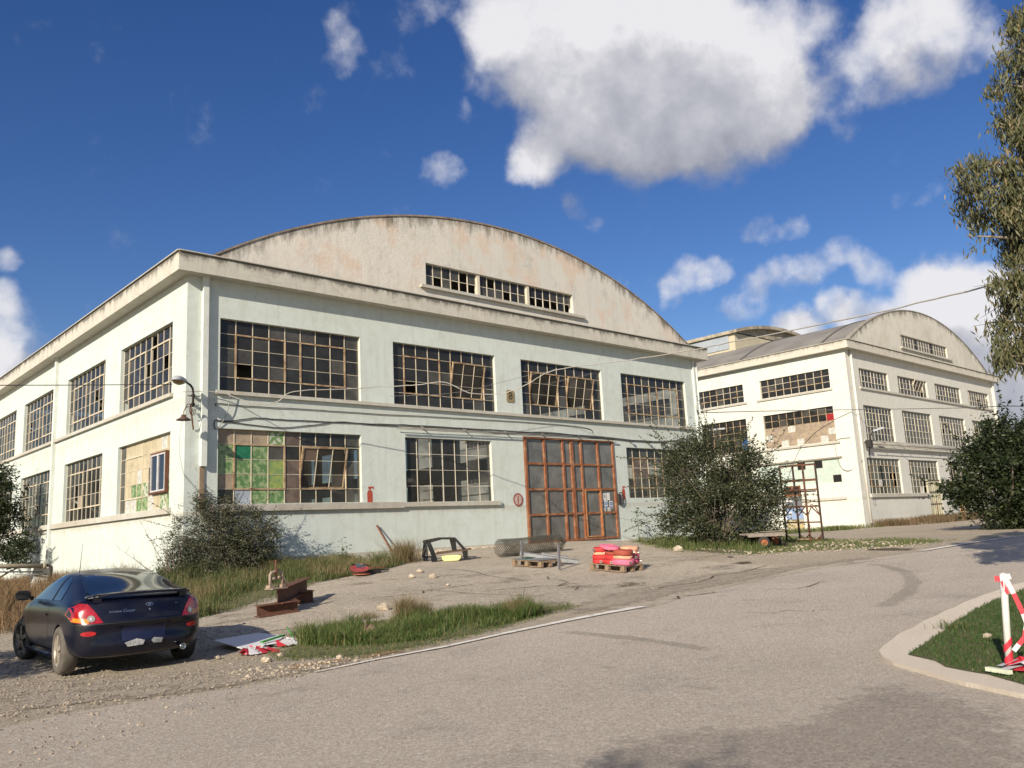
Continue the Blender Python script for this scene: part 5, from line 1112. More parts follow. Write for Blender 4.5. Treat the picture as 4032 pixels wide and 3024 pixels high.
def decal(name, poly, axis, off, mat_, parent=None, step=.04, wp=None, side=-1):
    pl = []
    for i in range(len(poly)):
        a, b = Vector(poly[i]), Vector(poly[(i+1) % len(poly)]); n_ = max(1, int((b-a).length/step)); pl += [a.lerp(b, k/n_) for k in range(n_)]
    xs = [p_.x for p_ in pl]; ys = [p_.y for p_ in pl]; gx, gy = np.meshgrid(np.arange(min(xs), max(xs), step), np.arange(min(ys), max(ys), step)); gx = gx.ravel()+.003; gy = gy.ravel()+.004
    k = inpoly(gx, gy, pl); pts = pl+[Vector((a, b)) for a, b in zip(gx[k], gy[k])]
    V, _, Fc, *_r = delaunay_2d_cdt(pts, [], [list(range(len(pl)))], 2, 1e-6); out = []
    for v in V:
        if axis == 'rear': o_, d_ = Vector((v.x, -4, v.y)), Vector((0, 1, 0))
        elif axis == 'side': o_, d_ = Vector((side*3, v.x, v.y)), Vector((-side, 0, 0))
        else: o_, d_ = Vector((v.x, v.y, 3)), Vector((0, 0, -1))
        h, nn, _i, _d = bvh.ray_cast(o_, d_)
        if h is None: h = o_+d_*(1.95 if axis == 'rear' else 2.14 if axis == 'side' else 2); nn = -d_
        out.append(h-d_*off)
    m = MB(); m.add(out, [tuple(f_) for f_ in Fc], 0, True); return m.build(name, mat_, parent or car)
def ell(cx_, cz, rx, rz, n=20): return [(cx_+rx*math.cos(2*math.pi*k/n), cz+rz*math.sin(2*math.pi*k/n)) for k in range(n)]
decal('rear_window', [(-.56, -1.66), (-.60, -1.5), (-.56, -1.1), (-.49, -.82), (0, -.75), (.49, -.82), (.56, -1.1), (.60, -1.5), (.56, -1.66), (0, -1.74)], 'top', .006, CGL)
for sd in (-1, 1):
    decal('side_window', [(-1.02, .955), (.78, .93), (.55, 1.08), (.28, 1.22), (0, 1.275), (-.45, 1.265), (-.75, 1.2), (-.93, 1.08)], 'side', .006, CGL, side=sd)
    decal('window_pillar', [(-.56, .95), (-.50, .95), (-.40, 1.27), (-.46, 1.27)], 'side', .012, BLKP, side=sd)
    decal('door_seam', [(-.62, .32), (-.605, .32), (-.535, .92), (-.55, .92)], 'side', .003, BLKP, side=sd)
    decal('door_seam', [(.80, .35), (.815, .35), (.80, .88), (.785, .88)], 'side', .003, BLKP, side=sd)
    decal('door_handle', [(-.50, .74), (-.30, .735), (-.30, .77), (-.50, .775)], 'side', .02, NAVY.m, side=sd)
    decal('side_skirt', [(-.9, .2), (.9, .2), (.9, .27), (-.9, .27)], 'side', .012, NAVY.m, side=sd)
    # tail lights
    tl = [(sd*.50, .675), (sd*.70, .665), (sd*.83, .70), (sd*.855, .79), (sd*.83, .875), (sd*.74, .93), (sd*.66, .92), (sd*.60, .84)]
    L = decal('tail_light', tl, 'rear', .012, simple('red_lens', (.40, .012, .015), .12, 0, .5, 14, spec=.8, coat=.5), step=.03)
    decal('turn_signal', [(sd*.66, .675), (sd*.83, .705), (sd*.845, .755), (sd*.66, .735)], 'rear', .018, simple('amber_lens', (.65, .24, .02), .12, 0, .4, 14, coat=.5), L, step=.03)
    decal('reversing_lamp', ell(sd*.635, .735, .042, .042), 'rear', .024, simple('clear_lens', (.30, .30, .26), .1, 0, .3, 14, coat=.5), L, step=.02)
    decal('lamp_bulb', ell(sd*.635, .737, .016, .016), 'rear', .03, CHROME, L, step=.01)
    decal('reflector', ell(sd*.66, .545, .085, .032), 'rear', .01, simple('red_reflector', (.42, .015, .02), .15, 0, .3, 20, coat=.5), step=.02)
decal('bumper_seam', [(-.82, .665), (.82, .665), (.82, .655), (-.82, .655)], 'rear', .004, BLKP)
decal('number_plate_recess', [(-.27, .42), (.27, .42), (.29, .60), (-.29, .60)], 'rear', .006, simple('dark_blue_plate', (.008, .012, .045), .4))  # flat decal in the plate area's own dark blue
decal('bumper_panel', [(-.25, .40), (-.21, .345), (-.02, .355), (.0, .41), (-.1, .44)], 'rear', .02, simple('crumpled_silver', (.42, .43, .44), .45, .2, .5, 22, bump=.6))
decal('bumper_panel', [(.08, .40), (.11, .36), (.22, .355), (.24, .415), (.12, .43)], 'rear', .02, simple('crumpled_silver_two', (.38, .39, .40), .45, .2, .5, 22, bump=.6))
decal('tailgate_badge', ell(.07, .865, .052, .024), 'rear', .006, CHROME, step=.012)
decal('lock', ell(.065, .80, .013, .013), 'rear', .008, CHROME, step=.01)
decal('badge_inner', ell(.07, .865, .042, .017), 'rear', .008, NAVY.m, step=.01)
decal('badge_letter', [(.05, .85), (.062, .85), (.068, .863), (.078, .863), (.074, .85), (.086, .85), (.093, .88), (.081, .88), (.078, .868), (.068, .868), (.07, .88), (.058, .88)], 'rear', .010, CHROME, step=.01)
def rear_text(name, body_, x, z, size, it):
    h, *_ = bvh.ray_cast(Vector((x, -4, z)), Vector((0, 1, 0))); h2, *_ = bvh.ray_cast(Vector((x+.1, -4, z)), Vector((0, 1, 0))); ang = math.atan2(h2.y-h.y, .1)
    M4 = Matrix.Translation(h-Vector((0, .010, 0))) @ Matrix.Rotation(ang, 4, 'Z') @ Matrix.Rotation(math.pi/2-.25, 4, 'X'); return textmesh(name, body_, size, CHROME, car, .002, M4, it)
rear_text('badge_text', 'HYUNDAI', -.36, .80, .034, .2); rear_text('badge_text', 'Coupe', -.20, .805, .055, .35); rear_text('badge_text', 'FX', .44, .845, .036, 0)
# spoiler
m = MB(); pts = []
for k in range(13):
    x = -.66+1.32*k/12; e = abs(x)/.66; y = -2.02+.20*e**2.4; pts.append((x, y, 1.03-.035*e**3))
for a, b in zip(pts, pts[1:]): m.add([(a[0], a[1]-.06, a[2]), (b[0], b[1]-.06, b[2]), (b[0], b[1]+.10, b[2]+.022), (a[0], a[1]+.10, a[2]+.022), (a[0], a[1]-.05, a[2]-.02), (b[0], b[1]-.05, b[2]-.02), (b[0], b[1]+.10, b[2]-.005), (a[0], a[1]+.10, a[2]-.005)], [(0,1,2,3), (4,7,6,5), (0,4,5,1), (3,2,6,7)], 0, True)
for x in (-.55, .55): m.box((x-.05, -1.93, .93), (x+.05, -1.84, 1.03))
m.build('spoiler', NAVY.m, car)
m = MB(); m.lathe([(.0, -2.02), (.038, -2.02), (.042, -2.13), (.036, -2.14), (.034, -2.06), (0, -2.06)], 20, 'Y', (.50, 0, .27)); m.build('exhaust_tip', CHROME, car)
m = MB(); m.tube([(-.46, -.5, 1.3), (-.46, -.62, 1.72)], [.005, .002], 4); m.build('antenna', BLKP, car)
for sd in (-1, 1):
    m = MB(); m.obox((sd*.99, .55, 1.0), .20, .11, .14, Matrix.Rotation(sd*.15, 3, 'Z')); m.obox((sd*.86, .6, .95), .1, .06, .06)
    m.build('wing_mirror', BLKP, car, bevel=.025)
def wheel(x, y, steer=0, dusty=False):
    s_ = 1 if x > 0 else -1; w = bpy.data.objects.new('wheel', None); COL.objects.link(w); w.parent = car; w.matrix_basis = Matrix.Translation((x, y, .315)) @ Matrix.Rotation(steer, 4, 'Z')
    a = s_*.10; m = MB(); m.lathe([(.20, -a), (.29, -a), (.315, -a*.7), (.318, 0), (.315, a*.7), (.292, a), (.21, a*1.03), (.205, a*.8)], 40, 'X'); m.build('tyre', DUSTR if dusty else RUB, w)
    m = MB(); m.lathe([(.205, a*.95), (.195, a*.9), (.19, a*.3), (0, a*.3)], 32, 'X')
    for k in range(5):
        an = 2*math.pi*k/5+.3; p0 = Vector((a*.85, .03*math.cos(an), .03*math.sin(an))); p1 = Vector((a*.8, .195*math.cos(an), .195*math.sin(an))); m.bar(p0, p1, .06, .03, 0, (1, 0, 0))
    m.lathe([(.0, a*.95), (.045, a*.93), (.05, a*.5)], 16, 'X'); m.build('rim', ALLOY if dusty else simple('dark_alloy', (.10, .095, .09), .35, .5, .3, 9), w)
wheel(-.775, -1.27, 0, True); wheel(.775, -1.27); wheel(-.775, 1.26, .2); wheel(.775, 1.26, .2)
# ------------------------------------------------------------------ lamps and cables on the hangars
GREY = simple('lamp_grey', (.40, .42, .45), .45, 0, .15, 5); DARKM = simple('dark_metal', (.045, .04, .035), .7, .2, .4, 10)
t = thing('wall_lamp', 'grey cobra-head street lamp on a black bent pole at the hangar corner', 'street lamp', (10.35, D, 6.05))
def rel(t, lst): b = t.matrix_basis.translation; return [Vector(p)-b for p in lst]
m = MB(); m.tube(rel(t, [(10.22, D-.18, 5.95), (10.22, D-.2, 6.38), (10.18, D-.24, 6.52), (10.08, D-.32, 6.6), (9.96, D-.42, 6.63)]), .035, 8)
for z in (6.05, 6.32): m.bar(*rel(t, [(10.22, D-.2, z), (10.3, D+.0, z)]), .12, .04)
for k in range(5): m.tube(rel(t, [(10.15+.05*k, D-.1, 5.9), (10.1+.04*k, D-.22, 5.8-.03*k), (10.2, D-.12, 5.68)]), .012, 4)
m.build('pole', DARKM, t)
a, b = rel(t, [(9.98, D-.40, 6.63), (9.33, D-.90, 6.62)]); d_ = (b-a).normalized()
def lampshell(name, mt, prof, parent, flat=.6, up=0):
    m = MB(); n = 14; vs = []; s_ = d_.cross(Vector((0, 0, 1))).normalized()
    for (u, w_, h) in prof:
        c = a.lerp(b, u)
        for k in range(n): an = math.pi*k/(n-1); vs.append(c+s_*math.cos(an)*w_+Vector((0, 0, 1))*math.sin(an)*h)
    m.add(vs, [(i*n+k, i*n+k+1, (i+1)*n+k+1, (i+1)*n+k) for i in range(len(prof)-1) for k in range(n-1)], 0, True); return m.build(name, mt, parent)
lampshell('head', GREY, [(-.02, .03, .03), (.15, .07, .06), (.35, .13, .13), (.6, .165, .17), (.85, .15, .14), (.97, .09, .08), (1.0, .0, .0)], t)
lampshell('lens', simple('amber_lens_old', (.30, .20, .09), .3, 0, .3, 12), [(.3, .02, -.02), (.4, .11, -.08), (.6, .145, -.13), (.82, .13, -.11), (.95, .05, -.04)], t)
t = thing('wall_lamp', 'small rusty shade lamp on a bent bracket below the street lamp at the hangar corner', 'lamp', (10.1, D-.1, 5.85))
q0 = Vector((10.3, D-.05, 5.25)); q1 = Vector((10.05, D-.42, 5.98)); q2 = Vector((9.92, D-.52, 5.97)); q3 = Vector((9.78, D-.6, 5.72)); q4 = Vector((9.78, D-.6, 5.52))
m = MB(); m.bar(*rel(t, [q0, q1]), .04, .03); m.tube(rel(t, [q1, q2, q3, q4]), .014, 6); m.build('bracket', RUST, t)
m = MB(); m.lathe([(.03, .10), (.07, .09), (.08, .03), (.12, 0), (.23, -.07), (.225, -.075), (.11, -.01), (.0, .0)], 24, 'Z', rel(t, [q4])[0]); m.build('shade', simple('rusty_shade', (.11, .06, .045), .7, 0, .4, 10), t)
m = MB(); m.lathe([(.0, -.02), (.035, -.05), (.03, -.10), (0, -.12)], 12, 'Z', rel(t, [q4])[0]); m.build('bulb', simple('clear_bulb', (.6, .6, .6), .1), t)
t = thing('wall_lamp', 'grey flat-headed lamp on the corner of the cream hangar with long diagonal shadow', 'street lamp', (56.75, D-.2, 6.45))
m = MB(); m.tube([(0, 0, -.9), (0, -.2, .3), (.1, -.4, .75)], .05, 6); m.obox((0, -.1, -.1), .35, .35, .5); m.build('bracket', DARKM, t)
m = MB(); m.bar((.1, -.4, .75), (.55, -.95, .92), .28, .12); m.build('head', GREY, t)
t = thing('wall_lamp', 'white tube lamp on an arm above the big bush at the hangar corner', 'lamp', (37.6, D, 6.2))
m = MB(); m.tube([(0, 0, -.1), (.05, -.15, .1), (.5, -.3, .25)], .02, 5); m.bar((0, -.1, -.4), (0, -.1, .1), .14, .1); m.build('arm', DARKM, t)
m = MB(); m.bar((.4, -.3, .25), (1.65, -.35, .38), .13, .09); m.build('head', simple('white_lamp', (.8, .8, .78), .4), t)
# flood/odd wall fittings: small spikes above the right window
for k, x in enumerate((31.6, 32.9, 34.2, 35.4)):
    m = MB(); m.tube([(x, D+.0, 5.62), (x, D-.14, 5.62)], .03, 6); m.box((x-.05, D-.2, 5.58), (x+.05, D-.14, 5.68)); tag(m.build('wall_insulator', DARKM), ['leftmost dark insulator over the window right of the doors', 'second insulator from the left over the window right of the doors', 'third insulator from the left over the window right of the doors', 'rightmost dark insulator over the window right of the doors'][k], 'insulator', 'insulators over the right window')
def cable(name, label, pts, r, c=(.05, .048, .045), n=5, wob=0, seed=0):
    P2 = []; rr = random.Random(seed)
    for i in range(len(pts)-1):
        for k in range(6):
            t_ = k/6; p0, p1, p2, p3 = (Vector(pts[max(0, min(len(pts)-1, j))]) for j in (i-1, i, i+1, i+2))
            P2.append(.5*((2*p1)+(p2-p0)*t_+(2*p0-5*p1+4*p2-p3)*t_*t_+(-p0+3*p1-3*p2+p3)*t_**3)+Vector((0, 0, rr.uniform(-wob, wob))))
    P2.append(Vector(pts[-1])); m = MB(); m.tube(P2, r, n); return tag(m.build(name, simple(name+'_sheath', c, .6)), label, 'cable')
def WP(px, py, off=.03):    # point on (or just off) the front facade
    d = pdir(px, py); t = (D-off)/d.y; return CAM+d*t
cable('wall_cable', 'upper thin black cable clipped along the facade under the sill line', [WP(853, 1600), WP(856, 1588), WP(960, 1598), WP(1220, 1613), WP(1480, 1630), WP(1700, 1641), WP(1950, 1655), WP(2200, 1672), WP(2315, 1687), WP(2335, 1705)], .014, wob=.006)
cable('wall_cable', 'black cable clipped along the facade above the lower windows', [WP(845, 1688), WP(848, 1655), WP(900, 1658), WP(1007, 1646), WP(1080, 1650), WP(1260, 1659), WP(1500, 1670), WP(1620, 1674), WP(1816, 1686), WP(1980, 1695), WP(2155, 1706), WP(2350, 1718), WP(2500, 1733), WP(2620, 1738), WP(2720, 1725)], .017, wob=.01, seed=1)
cable('wall_cable', 'second black cable drooping below the first along the facade', [WP(845, 1655), WP(950, 1668), WP(1110, 1684), WP(1250, 1672), WP(1335, 1661), WP(1500, 1674), WP(1816, 1690), WP(2000, 1705), WP(2155, 1702), WP(2350, 1724), WP(2560, 1742), WP(2650, 1735)], .015, wob=.01, seed=2)
cable('wall_cable', 'short grey cable hanging from the sill at the hangar corner', [WP(908, 1545, .15), WP(895, 1620, .12), WP(870, 1670, .05), WP(848, 1690, .03)], .014, (.3, .29, .26))
def DP(px, py, dist): return AT(px, py, dist)
ov = [(720, 1542, 27.7), (865, 1545, 28), (1000, 1590, 28), (1090, 1583, 28), (1160, 1541, 28), (1360, 1533, 28.5), (1500, 1523, 29), (1640, 1516, 29), (1747, 1505, 29), (1840, 1545, 29), (1918, 1553, 29.2), (2006, 1543, 29.2), (2090, 1505, 29), (2183, 1458, 29), (2437, 1423, 27), (2702, 1382, 25), (2900, 1344, 23), (3177, 1289, 21), (3495, 1222, 19), (3873, 1130, 17), (4300, 1020, 15)]
cable('overhead_cable', 'pale twisted overhead wire crossing in front of both hangars to the eucalyptus', [DP(*o) for o in ov], .016, (.42, .40, .36), wob=.012, seed=3)
cable('overhead_cable', 'thin dark wire leading left from the corner lamp past the side wall', [DP(-400, 1519, 20), DP(0, 1517, 23), DP(350, 1516, 26), DP(678, 1513, 27.2)], .012)
cable('overhead_cable', 'thin wire crossing the front of the cream hangar', [DP(2760, 1625, 46), DP(3100, 1617, 58), DP(3370, 1613, 61), DP(3800, 1606, 62), DP(3960, 1599, 55), DP(4200, 1603, 45)], .025, (.12, .12, .12))
cable('overhead_cable', 'faint thin wire running above the door number plate', [WP(1530, 1560, 1), WP(1800, 1545, 1.2), WP(2080, 1478, 1.5), WP(2183, 1460, 2)], .008, (.25, .25, .24))
m = MB(); m.tube([(57.3, D-.35, 6.42), (84, D-.35, 6.42)], .11, 10); m.tube([(57.3, D-.18, 6.1), (84, D-.18, 6.1)], .04, 6); m.tube([(57.3, D-.5, 6.22), (84, D-.5, 6.22)], .03, 6)
for x in range(59, 84, 4): m.bar((x, D-.5, 6.28), (x, D, 6.28), .06, .04)
tag(m.build('wall_pipe', simple('lagged_grey_pipe', (.30, .29, .26), .6, 0, .3, 1, obj=False)), 'long grey lagged pipe along the front of the cream hangar', 'pipe')
cable('wall_cable', 'loose grey cable loop at the corner of the cream hangar', [(56.3, D-.06, 9.1), (56.6, D-.08, 7.8), (56.4, D-.06, 6.2), (55.9, D-.05, 5.2), (55.37-.04, D+.5, 4.6), (55.37-.04, D+1.2, 4.9), (55.37-.04, D+1.4, 6.6), (55.37-.04, D+.3, 6.8)], .022, (.35, .33, .28))
# ------------------------------------------------------------------ signs
def wallsign(name, label, x, z, build, group=None, cat='sign'):
    t = thing(name, label, cat, (x, D, z), group=group); build(t); return t
def b8(t):
    m = MB(); m.add([(-.17, -.03, -.26), (.17, -.03, -.26), (.22, -.03, -.2), (.22, -.03, .2), (.17, -.03, .26), (-.17, -.03, .26), (-.22, -.03, .2), (-.22, -.03, -.2)], [tuple(range(8))]); m.box((-.2, -.028, -.24), (.2, 0, .24)); m.build('plate', simple('ochre_plate', (.30, .23, .12), .8, 0, .35, 9), t)
    textmesh('number', '8', .46, simple('black_number', (.02, .02, .02), .7), t, .002, Matrix.Translation((0, -.034, 0)) @ Matrix.Rotation(math.pi/2, 4, 'X'))
p_ = WP(2010, 1560); wallsign('number_plate_sign', 'small ochre plate with black number 8 between the upper windows', p_.x, p_.z, b8)
def ext_(t):
    m = MB(); m.add([(-.11, -.008, -.30), (.11, -.008, -.30), (.11, -.008, .12), (.07, -.008, .2), (-.07, -.008, .2), (-.11, -.008, .12)], [tuple(range(6))]); m.add([(-.04, -.008, .22), (.04, -.008, .22), (.05, -.008, .28), (.15, -.008, .26), (.16, -.008, .22), (.19, -.008, .24), (.16, -.008, .33), (-.08, -.008, .33)], [tuple(range(8))]); m.build('painted_mark', simple('faded_red_paint', (.42, .07, .04), .85, 0, .25, 14), t)
p_ = WP(1458, 1952); wallsign('extinguisher_mark', 'painted red fire extinguisher mark between the lower left windows', p_.x, p_.z, ext_, 'painted extinguisher marks')
p_ = WP(2457, 1942); wallsign('extinguisher_mark', 'painted red fire extinguisher mark right of the orange doors', p_.x, p_.z, ext_, 'painted extinguisher marks')
def ring(t):
    m = MB(); m.disc((0, -.03, 0), .27, (0, -1, 0), 28); m.build('face', simple('faded_pink_face', (.50, .40, .36), .7), t); m = MB(); m.disc((0, -.034, 0), .27, (0, -1, 0), 28, 0, .21); m.box((-.025, -.036, -.17), (.025, -.032, .17)); m.build('ring', simple('faded_red_ring', (.32, .06, .045), .7), t)
p_ = WP(2040, 1967); wallsign('round_sign', 'small round red-ringed sign on the wall left of the orange doors', p_.x, p_.z, ring)
def hoop(t):
    m = MB(); m.tube([(.26*math.cos(k*math.pi/10)*.75-.0, -.12, .28*math.sin(k*math.pi/10)) for k in range(20)], .022, 6, closed=True); m.box((-.2, -.2, -.22), (-.08, -.02, .2)); m.build('hoop', DARKM, t)
p_ = WP(2434, 1963); wallsign('pull_ring', 'dark metal ring fixed at the right edge of the orange doors', p_.x+.1, p_.z, hoop, cat='ring')
def t12(t): textmesh('painted_digits', '12', .62, simple('faint_grey_paint', (.2, .19, .17), .9), t, .001, Matrix.Translation((0, -.006, 0)) @ Matrix.Rotation(math.pi/2, 4, 'X'))
wallsign('painted_number', 'faint hand-painted number 12 on the wall of the cream hangar', 57.1, 2.35, t12)
def notice(px, py, w, h, kind, label):
    d = pdir(px, py); q = CAM+d*((D-.0-.0)/d.y); t = thing('door_notice', label, 'notice', (q.x, D+.0, q.z), group='notices taped to the door glass'); y = -.0
    m = MB(); m.box((-w/2, y, -h/2), (w/2, y+.004, h/2)); m.build('sheet', simple('notice_paper', (.68, .68, .64), .7, 0, .12, 9), t)
    if kind == 'blue':
        m = MB(); m.disc((0, y-.003, h*.13), w*.40, (0, -1, 0), 20); m.box((-w*.4, y-.004, -h*.42), (w*.4, y-.002, -h*.25)); m.build('blue_mark', simple('sign_blue', (.05, .16, .42), .6), t)
        m = MB(); m.disc((0, y-.006, h*.13), w*.17, (0, -1, 0), 12); m.build('pictogram', simple('notice_white', (.6, .66, .72), .6), t)
    elif kind == 'tri':
        m = MB(); m.add([(-w*.4, y-.003, -h*.1), (w*.4, y-.003, -h*.1), (0, y-.003, h*.42)], [(0, 1, 2)]); m.build('triangle', simple('dark_triangle', (.12, .12, .11), .6), t)
        m = MB(); m.add([(-w*.26, y-.005, -h*.05), (w*.26, y-.005, -h*.05), (0, y-.005, h*.30)], [(0, 1, 2)]); m.box((-.012, y-.008, h*.0), (.012, y-.006, h*.14)); m.build('triangle_face', simple('pale_triangle', (.55, .54, .45), .6), t)
    elif kind == 'dot':
        m = MB(); m.disc((0, y-.003, h*.15), w*.2, (0, -1, 0), 12); m.disc((.02, y-.003, -h*.02), w*.14, (0, -1, 0), 12); m.build('black_mark', simple('notice_black', (.03, .03, .03), .6), t)
for a_ in ((2372, 1957, .1, .30, 'plain', 'narrow torn white notice, left one of the top row'), (2381, 1957, .2, .34, 'dot', 'white notice with a black mark in the top row'), (2395, 1955, .22, .34, 'plain', 'blank round-topped white notice, right one of the top row'),
    (2373, 1985, .12, .38, 'blue', 'partly hidden blue round notice, left one of the middle row'), (2387, 1986, .21, .36, 'blue', 'dark blue round-symbol notice in the middle of the row'), (2406, 1987, .22, .34, 'blue', 'light blue round-symbol notice, right one of the middle row'),
    (2381, 2012, .19, .33, 'tri', 'white triangle warning notice, left one of the bottom row'), (2399, 2012, .19, .33, 'tri', 'white triangle warning notice, right one of the bottom row')): notice(*a_)
# ------------------------------------------------------------------ things on the ground
WOOD = simple('weathered_wood', (.30, .21, .13), .85, 0, .45, 12, c2=(.17, .12, .08), bump=.3); WOODG = simple('grey_board', (.28, .24, .20), .85, 0, .4, 9)
def pallet(label, px, py, rz=0, Lx=.8, Ly=1.2):
    n0 = G(px, py); c = Vector((n0.x+Lx/2, n0.y+Ly/2)); t = thing('wooden_pallet', label, 'pallet', (c.x, c.y, TZ(c.x, c.y)+.03), rz, None, TN(c.x, c.y))
    m = MB()
    for x in (-Lx/2+.05, 0, Lx/2-.05): m.box((x-.05, -Ly/2, 0), (x+.05, Ly/2, .022))
    for y in (-Ly/2+.05, 0, Ly/2-.05): m.box((-Lx/2, y-.05, .122), (Lx/2, y+.05, .144))
    for k in range(7): x = -Lx/2+.05+k*(Lx-.1)/6; m.box((x-.048, -Ly/2, .1445), (x+.048, Ly/2, .1665))
    m.build('boards', WOOD, t)
    for x in (-Lx/2+.05, 0, Lx/2-.05):
        for y in (-Ly/2+.07, 0, Ly/2-.07): m = MB(); m.box((x-.05, y-.07, .0225), (x+.05, y+.07, .1215)); m.build('block', WOOD, t)
    return t
pA = pallet('wooden pallet carrying the red and pink coiled hoses', 2458, 2258)
HC = {'red': (.62, .035, .035), 'pink': (.68, .16, .26), 'peach': (.72, .38, .24), 'brick': (.36, .07, .04), 'salmon': (.74, .30, .24), 'hot': (.62, .10, .18)}
HM = {k: simple('hose_'+k, v, .75, 0, .22, 9) for k, v in HC.items()}
def hose(base, x, y, z, r_, h, col, label, ca, tilt=(0, 0), sq=1):
    W = wpos(base); p_ = W @ Vector((x, y, z)); t = thing('fire_hose', label, 'hose', p_, 0, 'coiled hoses on the pallet'); t.matrix_basis = Matrix.Translation(p_) @ W.to_3x3().to_4x4() @ Matrix.Rotation(tilt[0], 4, 'X') @ Matrix.Rotation(tilt[1], 4, 'Y')
    rr = random.Random(int(x*100+z*1000)); m = MB(); prof = [(.03, h*.6), (.035, h*.95)]; k = .045
    while k < r_-.01: prof += [(k, h*.90), (k+.006, h*(1.0+rr.uniform(-.06, .04))), (k+.016, h*(.99+rr.uniform(-.06, .04)))]; k += .021
    prof += [(r_-.004, h*.93), (r_, h*.7), (r_+.004, h*.5), (r_, h*.28), (r_-.006, .03*h), (r_*.5, 0), (0, 0)]
    n = 28; vs = []
    for (q, zz) in prof:
        for a in range(n): an = 2*math.pi*a/n; wv = 1+.05*math.sin(2*an+x*9)+.025*math.sin(5*an+z*30); vs.append((q*wv*math.cos(an)*sq, q*wv*math.sin(an), zz+.008*math.sin(3*an+y*7)*(q/r_)))
    m.add(vs, [(i*n+a, i*n+(a+1) % n, (i+1)*n+(a+1) % n, (i+1)*n+a) for i in range(len(prof)-1) for a in range(n)], 0, True); m.build('coil', HM[col], t)
    m = MB(); c_ = Vector((math.cos(ca)*(r_+.035), math.sin(ca)*(r_+.035), h*.5)); ax_ = Vector((math.cos(ca), math.sin(ca), 0)); s2 = Vector((-ax_.y, ax_.x, 0))
    for (ra, l0, l1) in ((.036, -.02, .03), (.03, -.06, -.02)):
        m.tube([c_+ax_*l0, c_+ax_*l1], ra, 14, cap=False)
    m.disc(c_+ax_*.03, .036, ax_, 14, 0, .018); m.disc(c_+ax_*.0, .03, ax_, 14, 1); m.build('coupling', [simple('alloy_coupling', (.55, .52, .46), .35, .7, .3, 20), BLKP], t)
hs_ = [(-.17, .40, .167, .22, .11, 'red', 'red hose coil lying lowest in the left rear stack', -2.4), (-.17, .40, .28, .22, .10, 'red', 'red hose coil second from the bottom in the left rear stack', -2.0), (-.15, .42, .385, .20, .08, 'peach', 'yellowish peach hose coil third up in the left rear stack', -1.2), (-.16, .40, .47, .20, .11, 'red', 'orange-red hose coil topping the left rear stack', 3),
  (-.12, 0.0, .167, .25, .12, 'red', 'bright red hose coil at the bottom of the middle stack', -2.6), (-.12, 0.0, .29, .25, .12, 'red', 'bright red hose coil in the middle of the middle stack', 1.8), (-.10, .02, .415, .23, .08, 'brick', 'darker red hose coil near the top of the middle stack', 2),
  (-.14, -.36, .167, .30, .15, 'pink', 'wide pink hose coil at the bottom of the front stack', -1.9), (-.13, -.35, .32, .26, .09, 'peach', 'thin peach hose coil in the middle of the front stack', 0.5), (-.13, -.35, .412, .26, .14, 'brick', 'brick-red domed hose coil on top of the front stack', -.9),
  (.27, -.32, .167, .20, .11, 'hot', 'pink-red hose coil at the bottom of the right stack', -.9), (.27, -.32, .28, .20, .12, 'hot', 'second pink-red hose coil in the right stack', -2.0), (.27, -.3, .405, .18, .08, 'salmon', 'small salmon hose coil third in the right stack', -1.2), (.26, -.25, .49, .24, .12, 'peach', 'large pale peach hose coil topping the right stack', -.6),
  (.25, .2, .167, .22, .3, 'red', 'tall red hose bundle at the back of the pallet', 2.0), (.2, .1, .47, .18, .08, 'red', 'red hose coil at the back peeking over the stacks', 1.0)]
for (x, y, z, r_, h, cl, lab, ca) in hs_: hose(pA, x, y, z, r_, h, cl, lab, ca)
hose(pA, -.12, .12, .555, .30, .09, 'pink', 'long pink hose coil draped over the left and middle stacks', -.4, (.12, 0), .75)
# pallet with galvanised profiles
pB = pallet('wooden pallet under the grey metal profiles', 2131, 2240)
GALV = simple('galvanised_steel', (.30, .31, .32), .45, .55, .25, 12)
W = wpos(pB)
def on(base, x, y, z): return wpos(base) @ Vector((x, y, z))
m = MB(); q = [on(pB, *p_) for p_ in ((-.42, -.5, .18), (.36, -.55, .18), (.36, .66, .18), (-.42, .62, .18))]; m.add(q+[p_+Vector((0, 0, .012)) for p_ in q], [(3,2,1,0), (4,5,6,7), (0,1,5,4), (1,2,6,5), (2,3,7,6), (3,0,4,7)]); tag(m.build('metal_sheet', GALV), 'flat grey metal sheet lying on the left pallet', 'metal sheet')
def channel(m, a, b, w=.1, h=.1, tk=.006, upv=(0, 0, 1)):
    a, b = Vector(a), Vector(b); d = (b-a).normalized(); s_ = d.cross(Vector(upv)).normalized(); u = s_.cross(d)
    m.bar(a, b, tk, h, 0, upv)
    for sg in (-1, 1): m.bar(a+u*sg*(h/2)+s_*w/4, b+u*sg*(h/2)+s_*w/4, w/2, tk, 0, upv)
e1 = AT(2047, 2178, hd(on(pB, -.4, .6, 0))+.1); e2 = AT(2278, 2212, hd(on(pB, .4, -.3, 0))+.2)
m = MB(); channel(m, e1, e2, .10, .11); tag(m.build('metal_channel', GALV), 'long grey steel channel lying slanted across the left pallet', 'metal profile')
m = MB(); channel(m, e1.lerp(e2, .4)+Vector((.02, .08, .09)), e1.lerp(e2, .86)+Vector((.02, .08, .09)), .08, .06); tag(m.build('metal_channel', GALV), 'shorter grey steel channel resting on top of the long one', 'metal profile')
g1 = G(2045, 2198); m = MB(); channel(m, (e1.x, e1.y-.1, g1.z+.02), (e1.x-.0, e1.y-.1, g1.z+.6), .06, .05, .006, (1, 0, 0)); tag(m.build('metal_post', GALV), 'upright grey metal post at the left end of the profiles', 'metal post')
